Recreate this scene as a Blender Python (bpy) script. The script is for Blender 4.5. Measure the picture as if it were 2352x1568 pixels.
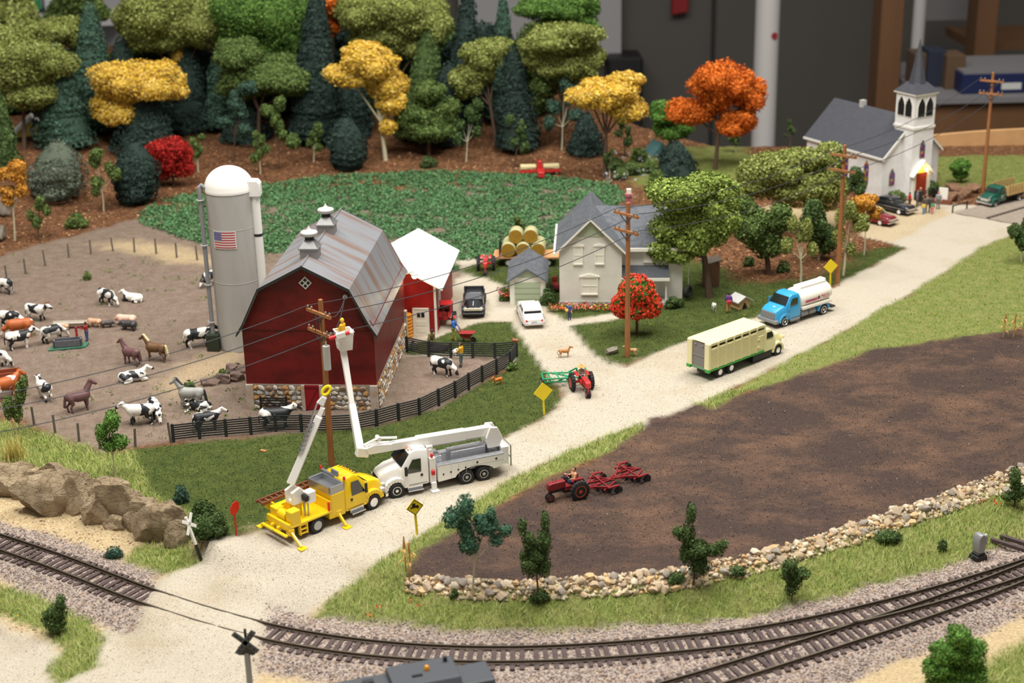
import bpy, math, random
import numpy as np
from mathutils import Matrix, Vector
for o in list(bpy.data.objects): bpy.data.objects.remove(o)
R = random.Random(7); RNG = np.random.default_rng(7)
scene = bpy.context.scene; COL = scene.collection
# ---------------------------------------------------------------- camera
# model railway, built at prototype size: 1 unit = 1 m of the modelled (1:87) world
W, H, F = 2352, 1568, 3479.4
TH, RO, CH = math.radians(20.388), math.radians(-1.308), 42.0
_fw = np.array([0, math.cos(TH), -math.sin(TH)]); _up = np.array([0, math.sin(TH), math.cos(TH)]); _rt = np.array([1., 0, 0])
RT = _rt*math.cos(RO)+_up*math.sin(RO); UP = _up*math.cos(RO)-_rt*math.sin(RO); FW = _fw
CAM = np.array([0, 0, CH])
cd = bpy.data.cameras.new('camera'); cam = bpy.data.objects.new('camera', cd); COL.objects.link(cam)
cd.sensor_width = 36; cd.lens = 36*F/W; cd.clip_start = 1; cd.clip_end = 2000
m = Matrix.Identity(4)
for i in range(3):
    m[i][0], m[i][1], m[i][2], m[i][3] = RT[i], UP[i], -FW[i], CAM[i]
cam.matrix_world = m
cd.dof.use_dof = True; cd.dof.focus_distance = 101; cd.dof.aperture_fstop = 0.14
scene.camera = cam
# ---------------------------------------------------------------- light: dim room + fluorescent ceiling fixtures
wd = bpy.data.worlds.new('room_light'); scene.world = wd; wd.use_nodes = True
bg = wd.node_tree.nodes['Background']; bg.inputs[0].default_value = (1.0, 0.97, 0.93, 1); bg.inputs[1].default_value = 0.2
def lamp(name, loc, sx, sy, power, col, aim):
    l = bpy.data.lights.new(name, 'AREA'); l.shape = 'RECTANGLE'; l.size = sx; l.size_y = sy; l.energy = power; l.color = col
    o = bpy.data.objects.new(name, l); COL.objects.link(o); o.location = loc
    o.rotation_euler = (Vector(aim)-Vector(loc)).to_track_quat('-Z', 'Y').to_euler()
    return o
lamp('ceiling_lamp_light', (-42, 78, 128), 120, 14, 140000, (1, 0.965, 0.905), (-20, 95, 0))
lamp('ceiling_lamp_light', (38, 98, 128), 120, 14, 125000, (1, 0.965, 0.905), (20, 110, 0))
lamp('ceiling_lamp_light', (28, 142, 128), 120, 14, 62000, (1, 0.965, 0.905), (28, 146, 0))
vs = scene.view_settings; vs.view_transform = 'Standard'; vs.look = 'None'; vs.gamma = 1; vs.use_curve_mapping = False; vs.exposure = 0.47
# ---------------------------------------------------------------- pixel helpers
def ray(px, py): return FW+RT*(px-W/2)/F-UP*(py-H/2)/F
def GZ(px, py, z=0.):
    d = ray(px, py); return CAM+d*((z-CH)/d[2])
def AT(px, py, dist):
    "point seen at a pixel, at forward (y) distance dist"
    d = ray(px, py); return CAM+d*(dist/d[1])
def lerp(x, xs, ys): return np.interp(x, xs, ys)
def sst(t): t = np.clip(t, 0, 1); return t*t*(3-2*t)
def vnoise(x, y, s=1., seed=0):
    x = np.asarray(x, float)/s; y = np.asarray(y, float)/s
    xi = np.floor(x).astype(np.int64); yi = np.floor(y).astype(np.int64); fx = x-xi; fy = y-yi
    fx = fx*fx*(3-2*fx); fy = fy*fy*(3-2*fy)
    def h(a, b):
        n = (a*374761393+b*668265263+seed*982451653) & 0x7fffffff
        n = ((n ^ (n >> 13))*1274126177) & 0x7fffffff
        return ((n ^ (n >> 16)) & 0xffff)/65535.
    return (h(xi, yi)*(1-fx)+h(xi+1, yi)*fx)*(1-fy)+(h(xi, yi+1)*(1-fx)+h(xi+1, yi+1)*fx)*fy*1.0
def fbm(x, y, s, seed=0): return vnoise(x, y, s, seed)*.55+vnoise(x, y, s/2.1, seed+1)*.28+vnoise(x, y, s/4.3, seed+2)*.17
# ---------------------------------------------------------------- materials
def nd(nt, t, **kw):
    n = nt.nodes.new(t)
    for k, v in kw.items():
        if k.startswith('i_'): n.inputs[k[2:].replace('_', ' ')].default_value = v
        else: setattr(n, k, v)
    return n
def c4(c): return (c[0], c[1], c[2], 1)
def s2l(r, g, b):
    return tuple(((v/255)/12.92 if v/255 <= .04045 else ((v/255+.055)/1.055)**2.4) for v in (r, g, b))
MATS = {}
def mat(name, col, rough=.6, metal=0., var=.0, vs_=3., bump=0., bs=20., col2=None, attr=None, emit=0., spec=.5, trans=0., alpha=1., stretch=None, coat=0., obj=False):
    if name in MATS: return MATS[name]
    mt = bpy.data.materials.new(name); mt.use_nodes = True; nt = mt.node_tree; L = nt.links.new
    p = nt.nodes['Principled BSDF']; p.inputs['Roughness'].default_value = rough; p.inputs['Metallic'].default_value = metal
    p.inputs['Specular IOR Level'].default_value = spec; p.inputs['Base Color'].default_value = c4(col)
    if coat: p.inputs['Coat Weight'].default_value = coat; p.inputs['Coat Roughness'].default_value = .1
    if trans: p.inputs['Transmission Weight'].default_value = trans
    if emit: p.inputs['Emission Color'].default_value = c4(col); p.inputs['Emission Strength'].default_value = emit
    tc = nd(nt, 'ShaderNodeTexCoord'); vec = tc.outputs['Object']
    if stretch:
        mp = nd(nt, 'ShaderNodeMapping'); mp.inputs['Scale'].default_value = stretch; L(vec, mp.inputs[0]); vec = mp.outputs[0]
    src = None
    if attr:
        a = nd(nt, 'ShaderNodeAttribute', attribute_name=attr); src = a.outputs['Color']
    if var or col2:
        n = nd(nt, 'ShaderNodeTexNoise', i_Scale=vs_, i_Detail=5., i_Roughness=.65); L(vec, n.inputs['Vector'])
        rp = nd(nt, 'ShaderNodeMapRange', i_From_Min=.32, i_From_Max=.68); L(n.outputs[0], rp.inputs[0])
        mx = nd(nt, 'ShaderNodeMix', data_type='RGBA'); L(rp.outputs[0], mx.inputs[0])
        if src:
            hs = nd(nt, 'ShaderNodeHueSaturation', i_Value=1-var); L(src, hs.inputs['Color']); L(hs.outputs[0], mx.inputs[6])
            hs = nd(nt, 'ShaderNodeHueSaturation', i_Value=1+var); L(src, hs.inputs['Color']); L(hs.outputs[0], mx.inputs[7])
        else:
            mx.inputs[6].default_value = c4([v*(1-var) for v in col]); mx.inputs[7].default_value = c4(col2 if col2 else [min(1, v*(1+var)) for v in col])
        src = mx.outputs[2]
    if src: L(src, p.inputs['Base Color'])
    if bump:
        n = nd(nt, 'ShaderNodeTexNoise', i_Scale=bs, i_Detail=3.); L(vec, n.inputs['Vector'])
        b = nd(nt, 'ShaderNodeBump', i_Strength=min(1, bump), i_Distance=.05*max(1, bump)); L(n.outputs[0], b.inputs['Height']); L(b.outputs[0], p.inputs['Normal'])
    MATS[name] = mt; return mt
# ---------------------------------------------------------------- mesh builder
def rotm(rx=0, ry=0, rz=0): return np.array((Matrix.Rotation(rz, 3, 'Z') @ Matrix.Rotation(ry, 3, 'Y') @ Matrix.Rotation(rx, 3, 'X')))
class MB:
    def __init__(s): s.v = []; s.f = []; s.n = 0; s.m = []; s.mi = 0
    def add(s, V, Fc):
        V = np.asarray(V, float).reshape(-1, 3); s.v.append(V)
        s.f += [tuple(int(i)+s.n for i in f) for f in Fc]; s.m += [s.mi]*len(Fc); s.n += len(V); return s
    def bx(s, x0, x1, y0, y1, z0, z1):
        V = [(x, y, z) for z in (z0, z1) for y in (y0, y1) for x in (x0, x1)]
        return s.add(V, [(0, 2, 3, 1), (4, 5, 7, 6), (0, 1, 5, 4), (2, 6, 7, 3), (0, 4, 6, 2), (1, 3, 7, 5)])
    def box(s, c, d, rx=0, ry=0, rz=0):
        V = np.array([(x, y, z) for z in (-.5, .5) for y in (-.5, .5) for x in (-.5, .5)])*np.array(d)
        V = V @ rotm(rx, ry, rz).T+np.array(c)
        return s.add(V, [(0, 2, 3, 1), (4, 5, 7, 6), (0, 1, 5, 4), (2, 6, 7, 3), (0, 4, 6, 2), (1, 3, 7, 5)])
    def prism(s, poly, a, b, axis='y', k=1., c=None):
        n = len(poly); P = np.array(poly, float); Q = P
        if k != 1.:
            cc = P.mean(0) if c is None else np.array(c); Q = cc+(P-cc)*k
        def put(p, t):
            if axis == 'y': return (p[0], t, p[1])
            if axis == 'x': return (t, p[0], p[1])
            return (p[0], p[1], t)
        V = [put(p, a) for p in P]+[put(p, b) for p in Q]
        return s.add(V, [tuple(range(n))[::-1], tuple(range(n, 2*n))]+[(i, (i+1) % n, n+(i+1) % n, n+i) for i in range(n)])
    def loft(s, rings, caps=True, closed=True):
        n = len(rings[0]); V = np.concatenate([np.asarray(r, float) for r in rings]); Fc = []
        for k in range(len(rings)-1):
            for i in range(n if closed else n-1):
                j = (i+1) % n; Fc.append((k*n+i, k*n+j, (k+1)*n+j, (k+1)*n+i))
        if caps: Fc += [tuple(range(n))[::-1], tuple(range((len(rings)-1)*n, len(rings)*n))]
        return s.add(V, Fc)
    def cyl(s, p0, p1, r0, r1=None, n=12, caps=True):
        p0 = np.array(p0, float); p1 = np.array(p1, float); r1 = r0 if r1 is None else r1
        d = p1-p0; d = d/(np.linalg.norm(d)+1e-9); u = np.cross(d, [0, 0, 1.] if abs(d[2]) < .9 else [1., 0, 0]); u /= np.linalg.norm(u); w = np.cross(d, u)
        t = np.arange(n)*2*math.pi/n; c = np.cos(t)[:, None]*u+np.sin(t)[:, None]*w
        return s.loft([p0+c*r0, p1+c*r1], caps)
    def tube(s, path, r, n=6, caps=True):
        path = [np.array(p, float) for p in path]; rings = []; rr = r if hasattr(r, '__len__') else [r]*len(path); pu = None
        for i, p in enumerate(path):
            d = path[min(i+1, len(path)-1)]-path[max(i-1, 0)]; d = d/(np.linalg.norm(d)+1e-9)
            if pu is None: u = np.cross(d, [0, 0, 1.] if abs(d[2]) < .9 else [1., 0, 0])
            else: u = pu-d*np.dot(pu, d)
            u /= np.linalg.norm(u)+1e-9; pu = u; w = np.cross(d, u); t = np.arange(n)*2*math.pi/n
            rings.append(p+(np.cos(t)[:, None]*u+np.sin(t)[:, None]*w)*rr[i])
        return s.loft(rings, caps)
    def lathe(s, prof, c=(0, 0, 0), n=16, axis='z'):
        t = np.arange(n)*2*math.pi/n; rings = []
        for r, z in prof:
            a = np.cos(t)*r; b = np.sin(t)*r; zz = np.full(n, z)
            if axis == 'z': q = np.stack([a, b, zz], 1)
            elif axis == 'y': q = np.stack([b, zz, a], 1)
            else: q = np.stack([zz, a, b], 1)
            rings.append(q+np.array(c))
        return s.loft(rings)
    def xf(s, M3=None, t=(0, 0, 0)):
        "transform everything added so far"
        s.v = [(v @ np.array(M3).T if M3 is not None else v)+np.array(t) for v in s.v]; return s
    def build(s, name, mats, parent=None, smooth=35, bevel=0., seg=1, loc=None):
        me = bpy.data.meshes.new(name); V = np.concatenate(s.v) if s.v else np.zeros((0, 3))
        if loc is not None: V = V-np.array(loc)
        me.from_pydata(V.tolist(), [], s.f)
        if not isinstance(mats, (list, tuple)): mats = [mats]
        for mt in mats: me.materials.append(mt)
        if len(mats) > 1: me.polygons.foreach_set('material_index', s.m)
        if smooth:
            me.polygons.foreach_set('use_smooth', [True]*len(me.polygons)); me.set_sharp_from_angle(angle=math.radians(smooth))
        me.update()
        o = bpy.data.objects.new(name, me); COL.objects.link(o)
        if parent: o.parent = parent
        if loc is not None: o.location = loc
        if bevel:
            bm_ = o.modifiers.new('bevel', 'BEVEL'); bm_.width = bevel; bm_.segments = seg; bm_.limit_method = 'ANGLE'; bm_.angle_limit = math.radians(40); bm_.harden_normals = False
        return o
def npmesh(name, V, Fc, mats, parent=None, smooth=False, cols=None, attrs=None):
    "fast mesh: V (n,3), Fc (m,k) k=3|4; cols = per-vertex rgb"
    V = np.ascontiguousarray(V, np.float32); Fc = np.ascontiguousarray(Fc, np.int32); k = Fc.shape[1]; mm = len(Fc)
    me = bpy.data.meshes.new(name); me.vertices.add(len(V)); me.vertices.foreach_set('co', V.ravel())
    me.loops.add(mm*k); me.loops.foreach_set('vertex_index', Fc.ravel())
    me.polygons.add(mm); me.polygons.foreach_set('loop_start', np.arange(0, mm*k, k, dtype=np.int32))
    if smooth: me.polygons.foreach_set('use_smooth', np.ones(mm, bool))
    for nm, c in ([('Col', cols)] if cols is not None else [])+list((attrs or {}).items()):
        a = me.color_attributes.new(nm, 'FLOAT_COLOR', 'POINT'); cc = np.ones((len(V), 4), np.float32); cc[:, :c.shape[1]] = c
        a.data.foreach_set('color', cc.ravel())
    for mt in (mats if isinstance(mats, (list, tuple)) else [mats]): me.materials.append(mt)
    me.update(calc_edges=True); me.validate()
    o = bpy.data.objects.new(name, me); COL.objects.link(o)
    if parent: o.parent = parent
    return o
def tag(o, label=None, cat=None, group=None, kind=None):
    if label: o['label'] = label
    if cat: o['category'] = cat
    if group: o['group'] = group
    if kind: o['kind'] = kind
    return o
def thing(name, label, cat, loc=(0, 0, 0), rz=0., group=None):
    o = bpy.data.objects.new(name, None); COL.objects.link(o); o.location = tuple(loc); o.rotation_euler = (0, 0, rz); o.empty_display_size = .2
    return tag(o, label, cat, group)
def copy_tree(o, parent=None):
    c = o.copy(); COL.objects.link(c); c.parent = parent
    for ch in o.children: copy_tree(ch, c)
    return c
def sub(name, b, mt, p, **kw): return b.build(name, mt, p, **kw)
# ================================================================ terrain
def PL(pts, z): 
    P = np.array([GZ(px, py, z) for px, py in pts]); return P[:, 0], P[:, 1]
ZT = -1.75
TX, TY = PL([(-250, 1010), (0, 1058), (80, 1073), (140, 1085), (230, 1122), (330, 1143), (430, 1190), (500, 1262), (720, 1262), (860, 1292), (930, 1326), (1050, 1332), (1200, 1337), (1400, 1326), (1600, 1302), (1800, 1256), (2000, 1192), (2200, 1126), (2352, 1066), (2600, 960)], 0)
_BL = [(-250, 1075, -1.6), (0, 1132, -1.6), (53, 1148, -1.6), (96, 1180, -1.6), (187, 1203, -1.6), (241, 1218, -1.6), (295, 1224, -1.6), (340, 1236, -1.5), (439, 1262, -1.2), (520, 1330, -.8), (720, 1345, -.75), (860, 1350, -.6), (930, 1352, -.5), (1050, 1370, -.5), (1200, 1372, -.5), (1400, 1362, -.5), (1600, 1342, -.5), (1800, 1296, -.5), (2000, 1232, -.5), (2200, 1166, -.5), (2352, 1112, -.5), (2600, 1010, -.5)]
_P = np.array([GZ(*q) for q in _BL]); BX, BY, BZ = _P[:, 0], _P[:, 1], _P[:, 2]
ZBX = GZ(470, 1300, -1)[0]
CX, CY = PL([(-250, 1130), (0, 1216), (130, 1246), (255, 1290), (350, 1335), (520, 1400), (650, 1421), (700, 1432), (800, 1448), (1000, 1466), (1150, 1470), (1300, 1466), (1500, 1440), (1681, 1430), (1862, 1391), (2043, 1353), (2224, 1298), (2352, 1263), (2600, 1160)], ZT)
HX, HY = PL([(-600, 600), (0, 520), (150, 470), (330, 425), (480, 412), (780, 395), (1000, 386), (1250, 392), (1450, 400), (2500, 400)], 0)
MAIN = [(-260, 1170), (-120, 1209), (0, 1249), (127.6, 1290.5), (255, 1342), (383, 1391), (520, 1432), (600, 1455), (733, 1480), (840, 1493.5), (973, 1505), (1120, 1509), (1240, 1508), (1410, 1498), (1580, 1482), (1700, 1471), (1862, 1442), (2043, 1400), (2224, 1350), (2352, 1309), (2480, 1264), (2620, 1212)]
DIV = [(1290, 1655), (1480, 1606), (1605, 1570), (1700, 1541), (1784, 1515), (1862, 1489), (2043, 1432), (2224, 1370), (2352, 1318), (2480, 1267), (2620, 1212.5)]
def smooth_line(pts, z, step=.25, it=60):
    P = np.array([GZ(px, py, z)[:2] for px, py in pts]); d = np.r_[0, np.cumsum(np.linalg.norm(np.diff(P, axis=0), axis=1))]
    t = np.arange(0, d[-1], step); Q = np.stack([np.interp(t, d, P[:, 0]), np.interp(t, d, P[:, 1])], 1)
    for _ in range(it): Q[1:-1] = Q[1:-1]*.5+(Q[:-2]+Q[2:])*.25
    return Q
ZR = ZT+.62          # rail head
LM = smooth_line(MAIN, ZT+.4, it=160); LD = smooth_line(DIV, ZT+.4, it=160)
def dist_line(x, y, Q):
    x = np.asarray(x); sh = x.shape; p = np.stack([x.ravel(), np.asarray(y).ravel()], 1); out = np.full(len(p), 99.)
    q = Q[::2]; near = np.where(p[:, 1] < 92)[0]
    for k in range(0, len(near), 20000):
        ii = near[k:k+20000]; d = ((p[ii][:, None, :]-q[None])**2).sum(2).min(1); out[ii] = np.sqrt(d)
    return out.reshape(sh)
XR0, XR1 = GZ(330, 1360, ZT)[0], GZ(640, 1440, ZT)[0]     # where the road crosses the track
def hz0(x, y):
    "ground height without the ballast shoulder"
    x = np.asarray(x, float); y = np.asarray(y, float)
    yt = lerp(x, TX, TY); yb = lerp(x, BX, BY); yc = lerp(x, CX, CY)
    zb = lerp(x, BX, BZ)
    z = np.where(y > yt, 0., np.where(y > yb, zb*sst((yt-y)/np.maximum(yt-yb, .1)), np.where(y > yc, zb+(ZT-zb)*np.clip((yb-y)/np.maximum(yb-yc, .1), 0, 1), ZT)))
    yh = lerp(x, HX, HY); rise = np.maximum(0, y-yh)
    z = z+np.minimum(rise*.11, 6)*sst((30-x)/22)
    return z
def hz(x, y):
    z = hz0(x, y); x = np.asarray(x, float); y = np.asarray(y, float)
    d = np.minimum(dist_line(x, y, LM), dist_line(x, y, LD))
    cr = sst((x-XR0)/1.5)*sst((XR1-x)/1.5)
    bal = sst((2.9-d)/1.5)*.33*(1-cr)
    rd = sst((5.5-d)/4.)*.60*cr
    return np.maximum(z, np.minimum(z, ZT+.0)+0)+np.where(z < -.9, bal+rd, 0)
def GP(px, py):
    "pixel -> point on the ground"
    d = ray(px, py); z = 0.
    for _ in range(14):
        p = CAM+d*((z-CH)/d[2]); z2 = float(hz(np.array([p[0]]), np.array([p[1]]))[0]); z = z*.4+z2*.6
    return CAM+d*((z-CH)/d[2])
def GND(x, y): return float(hz(np.array([x]), np.array([y]))[0])
def poly_w(pts): return np.array([GP(*p)[:2] for p in pts])
def sdf(px, py, poly):
    "signed distance, positive inside"
    ins = np.zeros(px.shape, bool); d = np.full(px.shape, 1e9); n = len(poly)
    for i in range(n):
        a = poly[i]; b = poly[(i+1) % n]
        c = ((a[1] > py) != (b[1] > py)) & (px < (b[0]-a[0])*(py-a[1])/(b[1]-a[1]+1e-12)+a[0]); ins ^= c
        e = b-a; t = np.clip(((px-a[0])*e[0]+(py-a[1])*e[1])/(e@e+1e-9), 0, 1)
        d = np.minimum(d, (px-a[0]-t*e[0])**2+(py-a[1]-t*e[1])**2)
    d = np.sqrt(d); return np.where(ins, d, -d)
GS = .42; gx = np.arange(-90, 92, GS); gy = np.arange(52, 232, GS); NX, NY = len(gx), len(gy)
X, Y = np.meshgrid(gx, gy); Z = hz(X, Y)
n1 = fbm(X, Y, 3.2, 11)-.5; n2 = fbm(X, Y, 9., 31)-.5; n3 = vnoise(X, Y, .8, 77)-.5
NAMES = ['gravel', 'lawn', 'dirt', 'plow', 'forest', 'sand', 'ballast', 'grass']
Wt = np.zeros((8, NY, NX)); Wt[4] = 1
def paint(k, a):
    a = np.clip(a, 0, 1); Wt[:] *= (1-a); Wt[k] += a
def pp(k, pts, soft=.5, n=.8, op=1.): 
    poly = poly_w(pts); paint(k, op*sst((sdf(X, Y, poly)+n1*n*2+n3*n*.6)/soft+.5))
# lower ground by the track
paint(5, sst((lerp(X, TX, TY)+.6-Y)/1.0))
# left meadow and yard dirt
pp(2, [(-700, 700), (-200, 640), (0, 590), (100, 560), (250, 520), (330, 500), (440, 480), (560, 545), (640, 560), (760, 600), (900, 720), (940, 785), (1190, 800), (1185, 830), (1010, 940), (860, 985), (690, 996), (400, 1020), (230, 1040), (80, 985), (-10, 955), (-500, 900)], 1.2, 1.)
pp(2, [(500, 470), (1300, 410), (1445, 450), (1290, 560), (1060, 610), (600, 600)], 2, 1)
pp(5, [(200, 560), (300, 548), (450, 575), (560, 620), (450, 610), (300, 585)], 3, 1.5, .8)
pp(5, [(440, 840), (520, 790), (570, 800), (560, 850), (470, 870), (400, 900), (360, 880)], 3, 1.5, .55)
# lawns
pp(0, [(900, 620), (1020, 590), (1300, 560), (1560, 640), (1700, 690), (1640, 760), (1400, 850), (1200, 850), (930, 815)], 1., .5)
pp(1, [(1160, 610), (1300, 560), (1590, 580), (1620, 690), (1480, 722), (1380, 735), (1250, 716)], 1., .5)
pp(2, [(880, 640), (1010, 600), (1060, 610), (1060, 650), (1010, 700), (940, 790), (900, 800)], .8, .4)
pp(1, [(1060, 620), (1180, 575), (1300, 560), (1290, 640), (1170, 670), (1090, 640)], 1.2, .8)
pp(7, [(-500, 905), (-10, 957), (80, 985), (230, 1042), (330, 1030), (420, 1025), (520, 1130), (480, 1210), (430, 1200), (330, 1150), (230, 1128), (140, 1092), (80, 1080), (0, 1066), (-500, 990)], 1.2, .7)
pp(1, [(300, 1032), (400, 1018), (690, 993), (860, 982), (1010, 940), (1172, 845), (1176, 822), (935, 812), (935, 792), (1000, 775), (1090, 738), (1175, 737), (1210, 790), (1255, 850), (1292, 900), (1290, 922), (1255, 958), (1165, 1003), (1000, 1060), (870, 1110), (760, 1160), (640, 1215), (560, 1226), (490, 1235), (440, 1180), (350, 1140)], .6, .5)
pp(2, [(925, 818), (1176, 818), (1168, 838), (1005, 934), (860, 978), (690, 990), (560, 995), (700, 900)], .5, .3)
pp(1, [(1258, 714), (1290, 736), (1440, 716), (1460, 705), (1420, 690), (1300, 690), (1262, 700)], .5, .3)
pp(1, [(1306, 748), (1325, 775), (1362, 815), (1400, 838), (1440, 840), (1470, 826), (1560, 790), (1700, 745), (1800, 700), (1920, 655), (2000, 615), (2082, 570), (2070, 560), (1900, 590), (1760, 650), (1640, 600), (1600, 600), (1570, 690), (1480, 715), (1380, 735)], .8, .7)
pp(4, [(1600, 580), (1760, 520), (1960, 520), (1960, 600), (1850, 640), (1700, 650)], 2.5, 1.4)
pp(5, [(1700, 500), (1760, 470), (1860, 480), (1950, 490), (1900, 530), (1760, 530)], 2, 1)
# gravel roads
pp(0, [(470, 1262), (560, 1230), (640, 1215), (760, 1160), (870, 1110), (1000, 1060), (1165, 1003), (1255, 958), (1292, 922), (1292, 900), (1255, 850), (1210, 790), (1175, 737), (1090, 738), (1000, 775), (932, 790), (920, 770), (1010, 690), (1050, 640), (1110, 635), (1175, 662), (1260, 690), (1258, 714), (1290, 736), (1440, 716), (1450, 726), (1306, 748), (1325, 775), (1362, 815), (1400, 838), (1440, 840), (1470, 826), (1560, 790), (1700, 745), (1800, 700), (1920, 655), (2000, 615), (2082, 570), (1985, 545), (1960, 500), (2000, 470), (2130, 455), (2190, 470), (2352, 470), (2600, 420), (2600, 450), (2352, 512), (2322, 542), (2250, 575), (2130, 655), (1990, 735), (1900, 785), (1780, 845), (1660, 905), (1600, 930), (1475, 985), (1400, 1005), (1300, 1045), (1180, 1100), (1100, 1152), (1050, 1182), (960, 1236), (850, 1312), (760, 1372), (690, 1425), (640, 1440), (470, 1470), (300, 1400), (350, 1345), (400, 1310)], .5, .45)
pp(0, [(330, 1360), (640, 1440), (600, 1480), (560, 1600), (500, 1800), (-100, 1700), (-400, 1480), (-100, 1400), (0, 1410), (130, 1500), (230, 1480), (250, 1440), (200, 1380)], .9, .6)
pp(5, [(1985, 545), (1960, 500), (2000, 470), (2130, 455), (2180, 490), (2090, 540), (2050, 560)], 1., .6, .7)
# verge, field, banks
pp(5, [(560, 1212), (640, 1200), (700, 1190), (760, 1165), (700, 1200), (600, 1235)], .8, .3, .3)
pp(7, [(700, 1425), (760, 1372), (850, 1310), (960, 1232), (1050, 1178), (1100, 1146), (1180, 1094), (1300, 1038), (1400, 999), (1472, 974), (1475, 985), (1400, 1040), (1250, 1100), (1130, 1170), (1010, 1245), (950, 1300), (930, 1340), (1050, 1366), (1200, 1366), (1400, 1356), (1600, 1336), (1800, 1290), (2000, 1226), (2200, 1160), (2352, 1106), (2600, 1000), (2600, 1160), (2352, 1262), (2224, 1297), (2043, 1352), (1862, 1390), (1681, 1429), (1500, 1440), (1300, 1462), (1150, 1468), (1000, 1464), (800, 1446)], .5, .35)
pp(7, [(1600, 930), (1660, 900), (1780, 840), (1900, 780), (1990, 730), (2130, 650), (2250, 570), (2322, 540), (2352, 510), (2700, 470), (2700, 740), (2352, 755), (2150, 785), (2000, 808), (1850, 860), (1700, 908), (1640, 940)], .6, .5)
pp(3, [(935, 1300), (960, 1265), (1010, 1246), (1130, 1172), (1250, 1102), (1400, 1042), (1475, 990), (1500, 962), (1600, 932), (1640, 938), (1700, 906), (1850, 858), (2000, 806), (2150, 782), (2352, 752), (2700, 730), (2700, 950), (2352, 1074), (2200, 1132), (2000, 1198), (1800, 1262), (1600, 1308), (1400, 1333), (1200, 1343), (1050, 1338), (940, 1332)], .7, .5)
pp(7, [(-300, 1300), (0, 1340), (100, 1370), (200, 1420), (235, 1470), (225, 1530), (130, 1575), (110, 1540), (150, 1490), (110, 1450), (0, 1418), (-300, 1400)], .5, .4)
pp(7, [(270, 1290), (330, 1250), (440, 1250), (455, 1290), (380, 1320), (330, 1310)], .8, .4)
pp(7, [(2030, 1640), (2130, 1560), (2352, 1470), (2600, 1380), (2700, 1700)], 1.2, .8)
pp(5, [(1820, 1640), (2060, 1540), (2352, 1400), (2600, 1300), (2600, 1370), (2352, 1465), (2130, 1555), (2000, 1660)], .9, .5)
pp(7, [(2140, 360), (2600, 350), (2600, 440), (2352, 428), (2160, 430)], 1, .5)
pp(7, [(1450, 345), (1700, 335), (1740, 370), (1700, 410), (1520, 440), (1450, 420)], 3, 1.2)
DT = np.minimum(dist_line(X, Y, LM), dist_line(X, Y, LD))
crm = sst((X-XR0)/1.2)*sst((XR1-X)/1.2)
paint(6, sst((3.05+n1*1.2-DT)/.5)*(1-crm))
dm = 2.6*(vnoise(X, Y, .55, 3)-.5)*.06
Z = Z+np.where(Wt[0] > .5, .35*dm, dm)+Wt[3]*(fbm(X, Y, 1.6, 5)-.5)*.14+Wt[7]*(fbm(X, Y, 1.5, 6)-.5)*.18
def wat(k, x, y):
    i = np.clip(np.round((np.asarray(y)-gy[0])/GS).astype(int), 0, NY-1); j = np.clip(np.round((np.asarray(x)-gx[0])/GS).astype(int), 0, NX-1); return Wt[k][i, j]
def zat(x, y):
    fx = np.clip((np.asarray(x)-gx[0])/GS, 0, NX-1.001); fy = np.clip((np.asarray(y)-gy[0])/GS, 0, NY-1.001); j = fx.astype(int); i = fy.astype(int); u = fx-j; v = fy-i
    return (Z[i, j]*(1-u)+Z[i, j+1]*u)*(1-v)+(Z[i+1, j]*(1-u)+Z[i+1, j+1]*u)*v
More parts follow.
